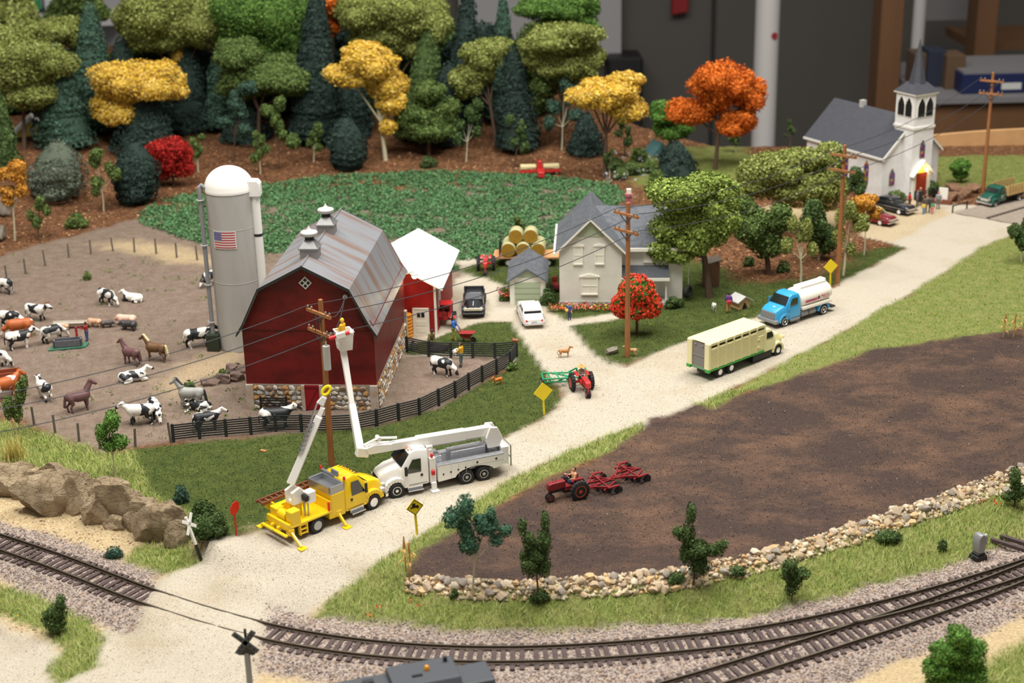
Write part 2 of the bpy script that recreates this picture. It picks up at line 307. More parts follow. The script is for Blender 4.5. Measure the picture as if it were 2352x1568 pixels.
# ground material: weights -> procedural colours
def ground_mat():
    mt = bpy.data.materials.new('layout_ground'); mt.use_nodes = True; nt = mt.node_tree; L = nt.links.new; p = nt.nodes['Principled BSDF']
    p.inputs['Roughness'].default_value = .95; p.inputs['Specular IOR Level'].default_value = .12
    tc = nd(nt, 'ShaderNodeTexCoord'); vec = tc.outputs['Object']
    def noise(s, d=4., r=.6):
        n = nd(nt, 'ShaderNodeTexNoise', i_Scale=s, i_Detail=d, i_Roughness=r); L(vec, n.inputs['Vector']); return n.outputs[0]
    def vor(s):
        n = nd(nt, 'ShaderNodeTexVoronoi', i_Scale=s); L(vec, n.inputs['Vector']); return n
    def ramp(src, stops):
        r = nd(nt, 'ShaderNodeValToRGB'); e = r.color_ramp.elements
        while len(e) < len(stops): e.new(.5)
        for k, (ps, c) in enumerate(stops): e[k].position = ps; e[k].color = c4(c)
        L(src, r.inputs[0]); return r.outputs[0]
    def mix(f, a, b):
        m_ = nd(nt, 'ShaderNodeMix', data_type='RGBA')
        if isinstance(f, float): m_.inputs[0].default_value = f
        else: L(f, m_.inputs[0])
        for i, v in ((6, a), (7, b)):
            if isinstance(v, tuple): m_.inputs[i].default_value = c4(v)
            else: L(v, m_.inputs[i])
        return m_.outputs[2]
    def mr(src, a, b):
        n = nd(nt, 'ShaderNodeMapRange', i_From_Min=a, i_From_Max=b); L(src, n.inputs[0]); return n.outputs[0]
    big = noise(.18, 5); mid = noise(1.1, 5, .7); fine = noise(7., 4, .75); vfine = noise(19., 3, .7); vf = vor(9.); vf2 = vor(5.)
    cols = {}
    g = ramp(vfine, [(.32, s2l(134, 122, 104)), (.44, s2l(188, 178, 160)), (.68, s2l(214, 206, 190))]); cols['gravel'] = mix(mr(big, .5, .75), g, ramp(vfine, [(.32, s2l(130, 116, 94)), (.46, s2l(176, 162, 138)), (.68, s2l(202, 188, 164))]))
    cols['lawn'] = mix(mr(mid, .4, .65), ramp(fine, [(.3, s2l(48, 58, 28)), (.7, s2l(78, 92, 46))]), ramp(fine, [(.3, s2l(64, 74, 34)), (.7, s2l(98, 108, 56))]))
    cols['dirt'] = mix(mr(mid, .38, .7), ramp(fine, [(.3, s2l(104, 88, 76)), (.7, s2l(140, 122, 108))]), ramp(fine, [(.3, s2l(122, 106, 94)), (.7, s2l(160, 144, 130))]))
    pw = ramp(vfine, [(.3, s2l(56, 46, 43)), (.7, s2l(88, 74, 68))]); pl = ramp(vfine, [(.36, s2l(66, 52, 46)), (.5, s2l(112, 86, 70)), (.68, s2l(140, 112, 94))])
    bigp = nd(nt, 'ShaderNodeTexNoise', i_Scale=.2, i_Detail=9., i_Roughness=.74, i_Distortion=.15); mpp = nd(nt, 'ShaderNodeMapping'); mpp.inputs['Scale'].default_value = (.75, 1.1, 1); mpp.inputs['Rotation'].default_value = (0, 0, -.5)
    L(vec, mpp.inputs[0]); L(mpp.outputs[0], bigp.inputs['Vector']); cols['plow'] = mix(mr(bigp.outputs[0], .45, .64), pw, pl)
    ft = ramp(vf2.outputs['Color'], [(.2, s2l(84, 56, 38)), (.5, s2l(122, 84, 58)), (.85, s2l(160, 118, 84))]); cols['forest'] = mix(mr(mid, .35, .7), ft, ramp(fine, [(.3, s2l(70, 48, 34)), (.7, s2l(110, 78, 54))]))
    cols['sand'] = ramp(fine, [(.28, s2l(150, 128, 96)), (.5, s2l(192, 170, 132)), (.7, s2l(216, 198, 164))])
    cols['ballast'] = ramp(vf.outputs['Color'], [(.1, s2l(106, 92, 86)), (.4, s2l(150, 136, 128)), (.65, s2l(184, 170, 160)), (.9, s2l(158, 132, 108))])
    cols['grass'] = mix(mr(mid, .4, .65), ramp(fine, [(.3, s2l(92, 102, 48)), (.7, s2l(130, 142, 76))]), ramp(fine, [(.3, s2l(116, 114, 64)), (.7, s2l(154, 156, 98))]))
    A = nd(nt, 'ShaderNodeAttribute', attribute_name='wa'); Bt = nd(nt, 'ShaderNodeAttribute', attribute_name='wb')
    sa = nd(nt, 'ShaderNodeSeparateColor'); sb = nd(nt, 'ShaderNodeSeparateColor'); L(A.outputs['Color'], sa.inputs[0]); L(Bt.outputs['Color'], sb.inputs[0])
    ws = [sa.outputs[0], sa.outputs[1], sa.outputs[2], A.outputs['Alpha'], sb.outputs[0], sb.outputs[1], sb.outputs[2], Bt.outputs['Alpha']]
    acc = None
    for nm, w in zip(NAMES, ws):
        v = nd(nt, 'ShaderNodeVectorMath', operation='SCALE'); L(cols[nm], v.inputs[0]); L(w, v.inputs['Scale'])
        if acc is None: acc = v.outputs[0]
        else:
            ad = nd(nt, 'ShaderNodeVectorMath', operation='ADD'); L(acc, ad.inputs[0]); L(v.outputs[0], ad.inputs[1]); acc = ad.outputs[0]
    L(acc, p.inputs['Base Color'])
    hm = nd(nt, 'ShaderNodeMath', operation='ADD'); L(fine, hm.inputs[0]); L(vfine, hm.inputs[1])
    b = nd(nt, 'ShaderNodeBump', i_Strength=.7, i_Distance=.09); L(hm.outputs[0], b.inputs['Height']); L(b.outputs[0], p.inputs['Normal'])
    return mt
GMAT = ground_mat()
# back edge of the layout
EX = np.array([-95, -20, 4, 14, 24, 60, 95]); EY = np.array([228, 226, 216, 186, 178, 176, 180.])
V = np.stack([X, Y, Z], -1).reshape(-1, 3); idx = np.arange(NX*NY).reshape(NY, NX)
Q = np.stack([idx[:-1, :-1], idx[:-1, 1:], idx[1:, 1:], idx[1:, :-1]], -1).reshape(-1, 4)
keep = (V[Q[:, 0], 1] < lerp(V[Q[:, 0], 0], EX, EY)); Q = Q[keep]
WT = Wt.reshape(8, -1).T; reg = WT[Q].sum(1).argmax(1)
GN = {'gravel': ('gravel_road', 'pale cream gravel road and farm drives across the layout', 'road'), 'lawn': ('lawn', 'dark green lawn around the barn and farmhouse', 'lawn'),
      'dirt': ('barnyard', 'grey brown bare earth of the barnyard pasture', 'ground'), 'plow': ('plowed_field', 'mottled dark brown plowed field behind the stone wall', 'field'),
      'forest': ('forest_floor', 'rust brown forest floor under the trees', 'ground'), 'sand': ('sandy_ground', 'tan sandy ground beside the railway and church', 'ground'),
      'ballast': ('ballast_bed', 'pinkish grey stone ballast bed under the railway tracks', 'ballast'), 'grass': ('grass_bank', 'bright green grass banks along road, field and track', 'grass')}
for k, nm in enumerate(NAMES):
    q = Q[reg == k]
    if not len(q): continue
    u, inv = np.unique(q.ravel(), return_inverse=True)
    o = npmesh(GN[nm][0], V[u], inv.reshape(-1, 4), GMAT, smooth=True, attrs={'wa': WT[u][:, :4], 'wb': WT[u][:, 4:]})
    tag(o, GN[nm][1], GN[nm][2], kind='structure')
# ================================================================ shared materials
def ribbed(name, col, col2, scale, axis, rough=.6, metal=0., bump=.4, streak=None, sv=(1, 1, 1)):
    mt = bpy.data.materials.new(name); mt.use_nodes = True; nt = mt.node_tree; L = nt.links.new; p = nt.nodes['Principled BSDF']
    p.inputs['Roughness'].default_value = rough; p.inputs['Metallic'].default_value = metal; p.inputs['Specular IOR Level'].default_value = .35
    tc = nd(nt, 'ShaderNodeTexCoord'); w = nd(nt, 'ShaderNodeTexWave', wave_type='BANDS', bands_direction=axis, i_Scale=scale); L(tc.outputs['Object'], w.inputs['Vector'])
    b = nd(nt, 'ShaderNodeBump', i_Strength=bump, i_Distance=.04); L(w.outputs['Fac'], b.inputs['Height']); L(b.outputs[0], p.inputs['Normal'])
    mp = nd(nt, 'ShaderNodeMapping'); mp.inputs['Scale'].default_value = sv; L(tc.outputs['Object'], mp.inputs[0])
    n = nd(nt, 'ShaderNodeTexNoise', i_Scale=1., i_Detail=6., i_Roughness=.62); L(mp.outputs[0], n.inputs['Vector'])
    mr = nd(nt, 'ShaderNodeMapRange', i_From_Min=.42 if not streak else streak[0], i_From_Max=.62 if not streak else streak[1]); L(n.outputs[0], mr.inputs[0])
    mx = nd(nt, 'ShaderNodeMix', data_type='RGBA'); mx.inputs[6].default_value = c4(col); mx.inputs[7].default_value = c4(col2); L(mr.outputs[0], mx.inputs[0]); L(mx.outputs[2], p.inputs['Base Color'])
    MATS[name] = mt; return mt
m_red = ribbed('barn_red_siding', s2l(122, 28, 27), s2l(90, 21, 22), 5.2, 'X', .45, sv=(.35, .35, .8), bump=.35)
m_redside = ribbed('barn_red_siding_side', s2l(112, 28, 26), s2l(90, 22, 22), 5.2, 'Y', .45, sv=(.35, .35, .8), bump=.35)
m_shedred = ribbed('shed_red_siding', s2l(160, 32, 30), s2l(138, 26, 26), 5.2, 'X', .5, sv=(.4, .4, .6), bump=.3)
m_shedside = ribbed('shed_red_siding_side', s2l(160, 32, 30), s2l(138, 26, 26), 5.2, 'Y', .5, sv=(.4, .4, .6), bump=.3)
m_tin = ribbed('rusty_tin_roof', s2l(150, 152, 158), s2l(140, 112, 96), 4.2, 'Y', .42, .35, .25, streak=(.47, .66), sv=(.10, .85, .10))
m_white = mat('white_paint', s2l(238, 236, 230), .5); m_whiter = mat('white_roof_sheet', s2l(244, 243, 240), .55, var=.01)
m_black = mat('black_plastic', s2l(26, 27, 28), .5); m_dark = mat('dark_metal', s2l(52, 54, 56), .5, .3); m_steel = mat('bare_steel', s2l(176, 178, 182), .32, .8)
m_chrome = mat('chrome', s2l(225, 226, 230), .12, 1.); m_glass = mat('dark_glass', s2l(30, 36, 36), .08, spec=.8, coat=.4); m_rubber = mat('rubber_tyre', s2l(34, 34, 35), .75)
m_grey = mat('grey_paint', s2l(138, 140, 142), .5); m_lgrey = mat('light_grey_paint', s2l(186, 186, 182), .5); m_conc = mat('concrete', s2l(206, 198, 186), .85, var=.12, vs_=2.5, col2=s2l(176, 150, 126))
m_wood = mat('brown_pole_wood', s2l(156, 102, 58), .6, var=.2, vs_=6, stretch=(1, 1, .15)); m_oldwood = mat('weathered_wood', s2l(104, 96, 84), .85, var=.25, vs_=6)
m_shingle = ribbed('slate_grey_shingle', s2l(104, 108, 114), s2l(86, 90, 97), 6, 'Z', .75, bump=.5, sv=(2.5, 2.5, 2.5))
m_clap = ribbed('cream_clapboard', s2l(226, 224, 212), s2l(220, 217, 205), 4.6, 'Z', .6, bump=.4, sv=(1, 1, 1))
m_clapw = ribbed('white_clapboard', s2l(240, 240, 238), s2l(232, 230, 228), 4.6, 'Z', .6, bump=.3, sv=(1, 1, 1))
m_cream = mat('cream_trim', s2l(236, 233, 220), .55); m_green = mat('sage_green_paint', s2l(172, 184, 154), .6); m_bulb = mat('lit_bulb', (1, .82, .45), emit=14.)
m_mort = mat('mortar', s2l(150, 138, 124), .9, var=.2, vs_=5)
STN = [mat('field_stone_'+n, s2l(*c), .75, var=.22, vs_=4, bump=.5, bs=9) for n, c in (('pale', (205, 196, 182)), ('grey', (168, 164, 158)), ('ochre', (186, 140, 84)), ('brown', (156, 128, 106)), ('cream', (220, 208, 188)))]
# ---------------------------------------------------------------- stone meshes (shared)
def stone_mesh(name, seed, flat=1., cut=.75):
    import bmesh
    bm = bmesh.new(); bmesh.ops.create_icosphere(bm, subdivisions=1, radius=1); rr = random.Random(seed)
    pl = [(Vector((rr.gauss(0, 1), rr.gauss(0, 1), rr.gauss(0, 1))).normalized(), rr.uniform(cut-.1, cut+.15)) for _ in range(7)]
    for v in bm.verts:
        v.co *= rr.uniform(.85, 1.12)
        for n_, d in pl:
            k = v.co.dot(n_)
            if k > d: v.co -= n_*(k-d)
        v.co.z *= flat
    me = bpy.data.meshes.new(name); bm.to_mesh(me); bm.free(); return me
SM = []
for i in range(10):
    me = stone_mesh('stone', 100+i); me.materials.append(STN[i % 5]); me.polygons.foreach_set('use_smooth', [True]*len(me.polygons)); me.set_sharp_from_angle(angle=.75); SM.append(me)
def stone(name, me, loc, sc, rot, parent):
    o = bpy.data.objects.new(name, me); COL.objects.link(o); o.parent = parent; o.location = loc; o.scale = sc; o.rotation_euler = rot; return o
def window(parent, c, w, h, axis='y', panes=(2, 2), frame=None, glass=None, d=.08, name='window'):
    "framed window in plane normal to -y (axis y) or +/-x; c = centre on wall surface, outward = sign"
    frame = frame or m_white; glass = glass or m_glass
    b = MB(); t = .09
    b.bx(-w/2-t, w/2+t, -d, d, h/2, h/2+t).bx(-w/2-t, w/2+t, -d-.05, d, -h/2-t, -h/2).bx(-w/2-t, -w/2, -d, d, -h/2, h/2).bx(w/2, w/2+t, -d, d, -h/2, h/2)
    for i in range(1, panes[0]): x = -w/2+w*i/panes[0]; b.bx(x-.025, x+.025, -d*.7, d, -h/2, h/2)
    for i in range(1, panes[1]): z = -h/2+h*i/panes[1]; b.bx(-w/2, w/2, -d*.7, d, z-.025, z+.025)
    rz = 0 if axis == 'y' else (math.pi/2 if axis == 'x' else -math.pi/2)
    o = b.xf(rotm(0, 0, rz)).build(name, frame, parent, loc=(0, 0, 0)); o.location = c
    g = MB().bx(-w/2, w/2, -.02, .03, -h/2, h/2).xf(rotm(0, 0, rz)).build('pane', glass, o)
    return o
# ================================================================ barn
BX0, BY0, BYAW = -14.32, 99.98, -.088
barn = thing('barn', 'large red gambrel barn with rusty tin roof and fieldstone foundation', 'barn', (BX0, BY0, 0), BYAW)
hw, zb, ze, zk, za, wk, we, L_, ov = 4.69, 1.92, 5.85, 9.22, 10.9, 3.23, 5.0, 14.2, .55
prof = [(-hw, zb), (-hw, 6.35), (-wk+.1, zk-.22), (0, za-.2), (wk-.1, zk-.22), (hw, 6.35), (hw, zb)]
MB().prism(prof, 0, .2).build('wall_front', m_red, barn, 0)
MB().prism(prof, L_-.5, L_-.3).build('wall_rear', m_red, barn, 0)
for s in (-1, 1): MB().bx(min(s*hw, s*(hw-.2)), max(s*hw, s*(hw-.2)), .2, L_-.5, zb, 6.4).build('wall_side', m_redside, barn, 0)
b = MB().bx(-hw-.02, hw+.02, -.03, .02, 5.98, 6.04); b.build('wall_seam', mat('dark_red', s2l(70, 16, 16), .5), barn, 0)
rp = [(0, za), (wk, zk), (4.55, 6.55), (we, ze)]
for s in (-1, 1):
    for (x0, z0), (x1, z1) in zip(rp[:-1], rp[1:]):
        b = MB(); n = np.array([(z0-z1), (x1-x0)]); n = n/np.linalg.norm(n)*.12
        b.prism([(s*x0, z0), (s*x1, z1), (s*(x1-n[0]), z1-n[1]), (s*(x0-n[0]), z0-n[1])], -ov, L_); b.build('roof_panel', m_tin, barn, 0)
for y in (-ov-.04, L_-.02):
    b = MB()
    for s in (-1, 1):
        for (x0, z0), (x1, z1) in zip(rp[:-1], rp[1:]):
            b.prism([(s*x0, z0+.02), (s*x1, z1+.02), (s*x1-.0, z1-.2), (s*x0, z0-.2)], y, y+.06)
    b.build('roof_edge_trim', m_dark, barn, 0)
b = MB().tube([(0, -ov, za+.02), (0, L_, za+.02)], .07, 6); b.build('ridge_cap', m_tin, barn)
for y in (2.6, 8.6):
    b = MB(); b.prism([(-.62, za-.32), (.62, za-.32), (.62, za+.42), (-.62, za+.42)], y-.62, y+.62)
    c = b.build('cupola', m_lgrey if False else mat('galvanised', s2l(150, 150, 150), .45, .5), barn, 0)
    MB().bx(-.72, .72, y-.72, y+.72, za+.42, za+.5).build('cupola_eave', MATS['galvanised'], c, 0)
    MB().loft([[(-.66, y-.66, za+.5), (.66, y-.66, za+.5), (.66, y+.66, za+.5), (-.66, y+.66, za+.5)], [(-.3, y-.3, za+1.), (.3, y-.3, za+1.), (.3, y+.3, za+1.), (-.3, y+.3, za+1.)]]).build('cupola_hood', MATS['galvanised'], c, 0)
    MB().cyl((0, y, za+1.), (0, y, za+1.32), .32, n=14).build('vent_neck', m_black, c)
    MB().lathe([(.3, 1.25), (.58, 1.3), (.62, 1.38), (.62, 1.52), (.56, 1.58), (.3, 1.62), (.1, 1.8), (.02, 2.0)], (0, y, za), 18).build('vent_cap', m_lgrey, c)
# diamond window
b = MB(); b.box((0, -.06, 0), (.66, .1, .66)); o = b.xf(rotm(0, math.pi/4, 0)).build('diamond_window', m_white, barn); o.location = (0.1, 0, 9.55)
b = MB()
for i in (-1, 1):
    for j in (-1, 1): b.box((i*.15, -.115, j*.15), (.2, .03, .2))
b.xf(rotm(0, math.pi/4, 0)).build('pane', m_black, o)
# foundation
fd = MB().bx(-hw-.02, hw+.02, -.06, .3, 0, zb+.02).bx(hw-.3, hw+.04, .3, L_-.6, 0, zb+.02).bx(-hw, -hw+.3, .3, L_-.6, 0, zb+.02).build('foundation', m_mort, barn, 0)
rr = random.Random(3)
zr = [.19, .56, .93, 1.3, 1.65]
for row, z in enumerate(zr):
    x = -hw+.55+rr.uniform(0, .2)
    while x < hw-.5:
        w = rr.uniform(.36, .66)
        if not (-.85 < x < .9):
            stone('foundation_stone', rr.choice(SM), (x, -.06, z+rr.uniform(-.05, .05)), (w*.56, .14, rr.uniform(.19, .26)), (0, rr.uniform(-.4, .4), 0), fd)
        x += w*.9
    y = .6
    while y < L_-1:
        w = rr.uniform(.4, .66); stone('foundation_stone', rr.choice(SM), (hw+.05, y, z+rr.uniform(-.05, .05)), (.14, w*.56, rr.uniform(.19, .26)), (rr.uniform(-.4, .4), 0, 0), fd); y += w*.92
for x in (-hw+.22, hw-.22, -.62, .68):
    w = .26 if abs(x) > 2 else .12
    MB().bx(x-w, x+w, -.2, .1, -.02, zb).build('foundation_post', m_conc, barn, 0)
MB().bx(hw-.1, hw+.2, L_-.95, L_-.5, -.02, zb+.9).build('foundation_post', m_conc, barn, 0)
dr = MB().bx(-.5, .56, -.12, .05, 0, zb-.02).build('door', mat('door_red', s2l(150, 18, 30), .45), barn, 0)
b = MB().bx(-.5, .56, -.16, -.1, .05, .17).bx(-.5, .56, -.16, -.1, zb-.2, zb-.08).box((.03, -.13, .95), (.1, .06, 1.75), ry=.5); b.build('door_brace', mat('door_red_dark', s2l(126, 14, 26), .45), dr, 0)
# wall lamp and insulator
b = MB().tube([(we-.05, L_-.4, ze-.1), (we+.5, L_-.4, ze+.1), (we+.6, L_-.4, ze-.05)], .05, 6); lo = b.build('yard_lamp', m_lgrey, barn)
MB().lathe([(.04, .12), (.3, .02), (.32, -.06)], (we+.6, L_-.4, ze-.12), 12).build('lamp_shade', m_lgrey, lo)
MB().lathe([(.05, .1), (.2, .0), (.22, -.12), (.12, -.24), (.02, -.27)], (we+.6, L_-.4, ze-.22), 12).build('bulb', m_bulb, lo)
l = bpy.data.lights.new('yard_lamp_light', 'POINT'); l.energy = 70; l.color = (1, .75, .4); l.shadow_soft_size = .3; lo2 = bpy.data.objects.new('yard_lamp_light', l); COL.objects.link(lo2)
cy, sy = math.cos(BYAW), math.sin(BYAW)
def BW(a, b_, z): return (BX0+a*cy-b_*sy, BY0+a*sy+b_*cy, z)
lo2.location = BW(we+.6, L_-.4, ze-.75)
MB().cyl((wk-.35, -.1, zk-.6), (wk-.35, -.35, zk-.6), .17, n=10).build('cable_insulator', m_lgrey, barn)
# black gate leaning on the foundation
g0, g1 = GP(632, 944), GP(690, 944)
gate = thing('farm_gate', 'black slatted gate leaning on the stone barn foundation', 'gate', tuple((np.array(BW(-2.75, -.5, 0)))), BYAW)
for z in (.25, .45, .65, .85, 1.05): MB().bx(-.9, .95, -.03, .03, z-.045, z+.045).build('gate_rail', m_black, gate, 0)
for x in (-.9, .95): MB().bx(x-.06, x+.06, -.06, .06, 0, 1.2).build('gate_post', m_black, gate, 0)
# ================================================================ machine shed
SHX, SHY, SHW = -8.9, 115.3, -.105
shed = thing('machine_shed', 'small red sided shed with a plain white gable roof beside the barn', 'shed', (SHX, SHY, 0), SHW)
h2, e2, z2, a2, Ls = 2.85, 3.5, 4.0, 5.95, 10.2
MB().prism([(-h2, 0), (h2, 0), (h2, 4.25), (0, 5.8), (-h2, 4.25)], 0, .15).build('wall_front', m_shedred, shed, 0)
MB().prism([(-h2, 0), (h2, 0), (h2, 4.25), (0, 5.8), (-h2, 4.25)], Ls-.6, Ls-.45).build('wall_rear', m_shedred, shed, 0)
for s in (-1, 1): MB().bx(min(s*h2, s*(h2-.15)), max(s*h2, s*(h2-.15)), .15, Ls-.6, 0, 4.2).build('wall_side', m_shedside, shed, 0)
for s in (-1, 1): MB().prism([(0, a2), (s*e2, z2), (s*e2, z2-.12), (0, a2-.12)], -.5, Ls).build('roof_panel', m_whiter, shed, 0)
MB().bx(h2-.12, h2+.06, -.05, .12, 0, 4.1).build('corner_trim', m_white, shed, 0)
MB().bx(h2-.02, h2+.08, 1.2, 2.3, 1.9, 3.9).build('side_window_frame', m_white, shed, 0)
MB().bx(h2+.06, h2+.1, 1.35, 2.15, 2.9, 3.7).bx(h2+.06, h2+.1, 1.35, 2.15, 2., 2.8).build('pane', m_glass, shed, 0)
d = MB().bx(1.05, 2.2, -.07, .05, 0, 2.15).build('door', m_white, shed, 0)
MB().bx(.95, 1.06, -.1, .05, 0, 2.25).bx(2.19, 2.3, -.1, .05, 0, 2.25).bx(.95, 2.3, -.1, .05, 2.15, 2.27).build('door_frame', m_white, d, 0)
MB().bx(1.32, 1.58, -.1, -.05, 1.5, 1.88).bx(1.66, 1.92, -.1, -.05, 1.5, 1.88).build('pane', m_black, d, 0)
b = MB()
for z in (.2, .75): b.bx(1.2, 2.05, -.095, -.05, z, z+.42)
b.build('door_panel', m_cream, d, 0)
# ================================================================ silo
sl = GZ(558, 790); silo = thing('silo', 'tall grey concrete silo with white dome and flag', 'silo', (sl[0], sl[1], 0), 0)
m_silo = mat('silo_concrete', s2l(184, 184, 180), .6, var=.05, vs_=1.2, stretch=(1, 1, .2), col2=s2l(172, 168, 160))
tk_ = MB().lathe([(1.86, 0), (1.86, 12.75)], n=48).build('silo_tank', m_silo, silo)
for z in (5.6, 9.9): MB().lathe([(1.85, z-.04), (1.872, z-.03), (1.872, z+.03), (1.85, z+.04)], n=48).build('hoop', m_silo, tk_)
MB().lathe([(1.9, 12.7), (1.92, 12.85)]+[(1.9*math.cos(t), 12.85+1.75*math.sin(t)) for t in np.linspace(.05, 1.5, 12)]+[(.05, 14.62)], n=40).build('dome', mat('silo_dome', s2l(244, 241, 234), .5), silo, 60)
b = MB().tube([(-1.75, -.75, 13.1), (-1.98, -.85, 13.35), (-2.12, -.9, 13.2), (-2.12, -.9, 12.6), (-2.12, -.9, 1.2)], .17, 10); pp_ = b.build('fill_pipe', m_grey, silo)
for z in (2.3, 5.4, 8.6, 12.2):
    b = MB(); t = np.linspace(0, 2*math.pi, 13); b.tube([(-2.12+.27*math.cos(q), -.9+.27*math.sin(q), z) for q in t], .045, 5, False); b.build('pipe_clamp', m_lgrey, pp_)
MB().bx(-2.6, -1.6, -1.5, -.4, 0, 1.3).build('blower_box', mat('dark_green_paint', s2l(40, 48, 34), .7), silo, 0)
t = np.linspace(-2.2, 2.2, 13)-.35; R2 = .36; cx, cyy = 2.0, -.35
ch = MB().loft([[(cx+R2*math.cos(q), cyy+R2*math.sin(q), z) for q in np.linspace(0, 2*math.pi, 15)[:-1]] for z in (0, 12.6)]).build('chute', m_white, silo)
for z in (4.9, 9.2): MB().lathe([(.372, z-.1), (.38, z-.1), (.38, z+.1), (.372, z+.1)], (cx, cyy, 0), 14).build('chute_band', m_black, ch)
b = MB().prism([(1.35, 12.3), (2.5, 12.3), (2.5, 13.3), (2.3, 13.55), (1.35, 13.6)], -.85, .15); b.build('chute_hood', m_white, silo, 30, .06, 2)
# flag, wrapped on the curved wall
fl = []; fr = 1.91; cen = math.radians(258)
def fp(u, z): a = cen+u/fr; return (fr*math.cos(a), fr*math.sin(a), z)
fw_, fh_, fz = 1.78, 1.28, 9.2
flag = MB(); cols = [mat('flag_white', s2l(236, 232, 230), .5), mat('flag_red', s2l(176, 52, 48), .5), mat('flag_blue', s2l(92, 92, 140), .5)]
def patch(b, u0, u1, z0, z1, mi, off=0., n=8):
    b.mi = mi; us = np.linspace(u0, u1, n+1); V = []
    for u in us:
        for z in (z0, z1):
            a = cen+u/fr; V.append(((fr+off)*math.cos(a), (fr+off)*math.sin(a), z))
    b.add(V, [(2*i, 2*i+2, 2*i+3, 2*i+1) for i in range(n)])
patch(flag, -fw_/2-.06, fw_/2+.06, fz-fh_/2-.06, fz+fh_/2+.06, 0)
for i in range(0, 13, 2): patch(flag, -fw_/2, fw_/2, fz+fh_/2-(i+1)*fh_/13, fz+fh_/2-i*fh_/13, 1, .008)
patch(flag, -fw_/2, -fw_/2+.7, fz-fh_/2+6*fh_/13, fz+fh_/2, 2, .016)
for r in range(5):
    for c_ in range(6): 
        u = -fw_/2+.07+c_*.11; z = fz+fh_/2-.07-r*.135; patch(flag, u, u+.03, z-.03, z, 0, .022, 1)
flag.build('flag', cols, silo, 0)
# ================================================================ garage
gr = thing('garage', 'small cream garage with sage green door and grey shingle roof', 'garage', (1.41, 121.9, 0), -.047)
def gable(parent, hw, ze, za, we, L0, L1, wall, roof, th=.1, ov=.3, zt=None):
    f_ = (za-ze)/we; zw = za-.12-f_*hw
    MB().prism([(-hw, 0), (hw, 0), (hw, zw), (0, za-.14), (-hw, zw)], L0, L0+.12).build('wall_front', wall, parent, 0)
    MB().prism([(-hw, 0), (hw, 0), (hw, zw), (0, za-.14), (-hw, zw)], L1-.12-ov, L1-ov).build('wall_rear', wall, parent, 0)
    for s in (-1, 1):
        MB().bx(min(s*hw, s*(hw-.12)), max(s*hw, s*(hw-.12)), L0+.12, L1-.12-ov, 0, zw).build('wall_side', wall, parent, 0)
        MB().prism([(0, za), (s*we, ze), (s*we, ze-th), (0, za-th)], L0-ov, L1).build('roof_slope', roof, parent, 0)
gable(gr, 1.5, 2.15, 3.33, 1.75, 0, 5.7, m_cream, m_shingle, .14, .35)
MB().bx(-1.08, 1.08, -.06, .05, 0, 2.0).build('garage_door', m_green, gr, 0)
b = MB()
for z in (.5, 1., 1.5): b.bx(-1.08, 1.08, -.075, -.05, z-.02, z+.02)
b.build('door_groove', mat('sage_dark', s2l(130, 144, 112), .6), gr, 0)
MB().prism([(-.9, 2.42), (.9, 2.42), (0, 3.06)], -.04, .03).build('gable_panel', m_green, gr, 0)
# ================================================================ farmhouse
HX_, HY_, HW_ = 6.74, 121.36, -.061
hs = thing('farmhouse', 'cream two-storey farmhouse with steep grey gable and side porch', 'house', (HX_, HY_, 0), HW_)
gable(hs, 2.62, 4.72, 7.7, 3.0, 0, 8.6, m_clap, m_shingle, .14, .42)
for s in (-1, 1): MB().prism([(s*3.02, 4.7), (s*3.02, 4.5), (0, 7.5), (0, 7.68)], -.46, -.38).build('barge_board', m_cream, hs, 0)
MB().prism([(-1.15, 6.05), (1.15, 6.05), (0, 7.3)], -.05, .03).build('gable_panel', m_green, hs, 0)
MB().bx(-2.66, 2.66, -.06, .2, 0, .35).build('plinth', m_lgrey, hs, 0)
MB().bx(-3.12, -2.96, -.4, 8.5, 4.5, 4.75).build('gutter', m_cream, hs, 0)
for x in (-1.05, .75): 
    w = window(hs, (x, -.02, 4.45), .62, 1.45, panes=(1, 2), frame=m_cream, glass=mat('white_pane', s2l(232, 230, 216), .35))
    MB().prism([(-.5, .78), (.5, .78), (.5, .86), (0, 1.0), (-.5, .86)], -.12, .02).build('window_head', m_cream, w, 0)
w = window(hs, (-.1, -.02, 1.75), 1.25, 1.4, panes=(2, 2), frame=m_cream, glass=MATS['white_pane'])
MB().prism([(-.85, .78), (.85, .78), (.85, .86), (0, 1.08), (-.85, .86)], -.12, .02).build('window_head', m_cream, w, 0)
# main wing behind, ridge across
MB().bx(2.62, 7.8, 1.6, 7.4, 0, 4.75).build('wing_wall', m_clap, hs, 0)
MB().prism([(1.6, 4.7), (7.4, 4.7), (6.2 if False else 4.5, 7.0)], 7.65, 7.8, 'x').build('wing_gable', m_clap, hs, 0)
for (ya, za_), (yb, zb_) in (((1.2, 4.65), (5.2, 7.3)), ((5.2, 7.3), (8.0, 4.65))):
    MB().prism([(ya, za_), (yb, zb_), (yb, zb_-.14), (ya, za_-.14)], 0, 8.1, 'x').build('wing_roof', m_shingle, hs, 0)
MB().bx(2.9, 8.1, 1.05, 1.22, 4.4, 4.68).build('gutter', m_cream, hs, 0)
window(hs, (4.9, 1.58, 3.9), .7, 1.0, panes=(1, 2), frame=m_cream, glass=MATS['white_pane'])
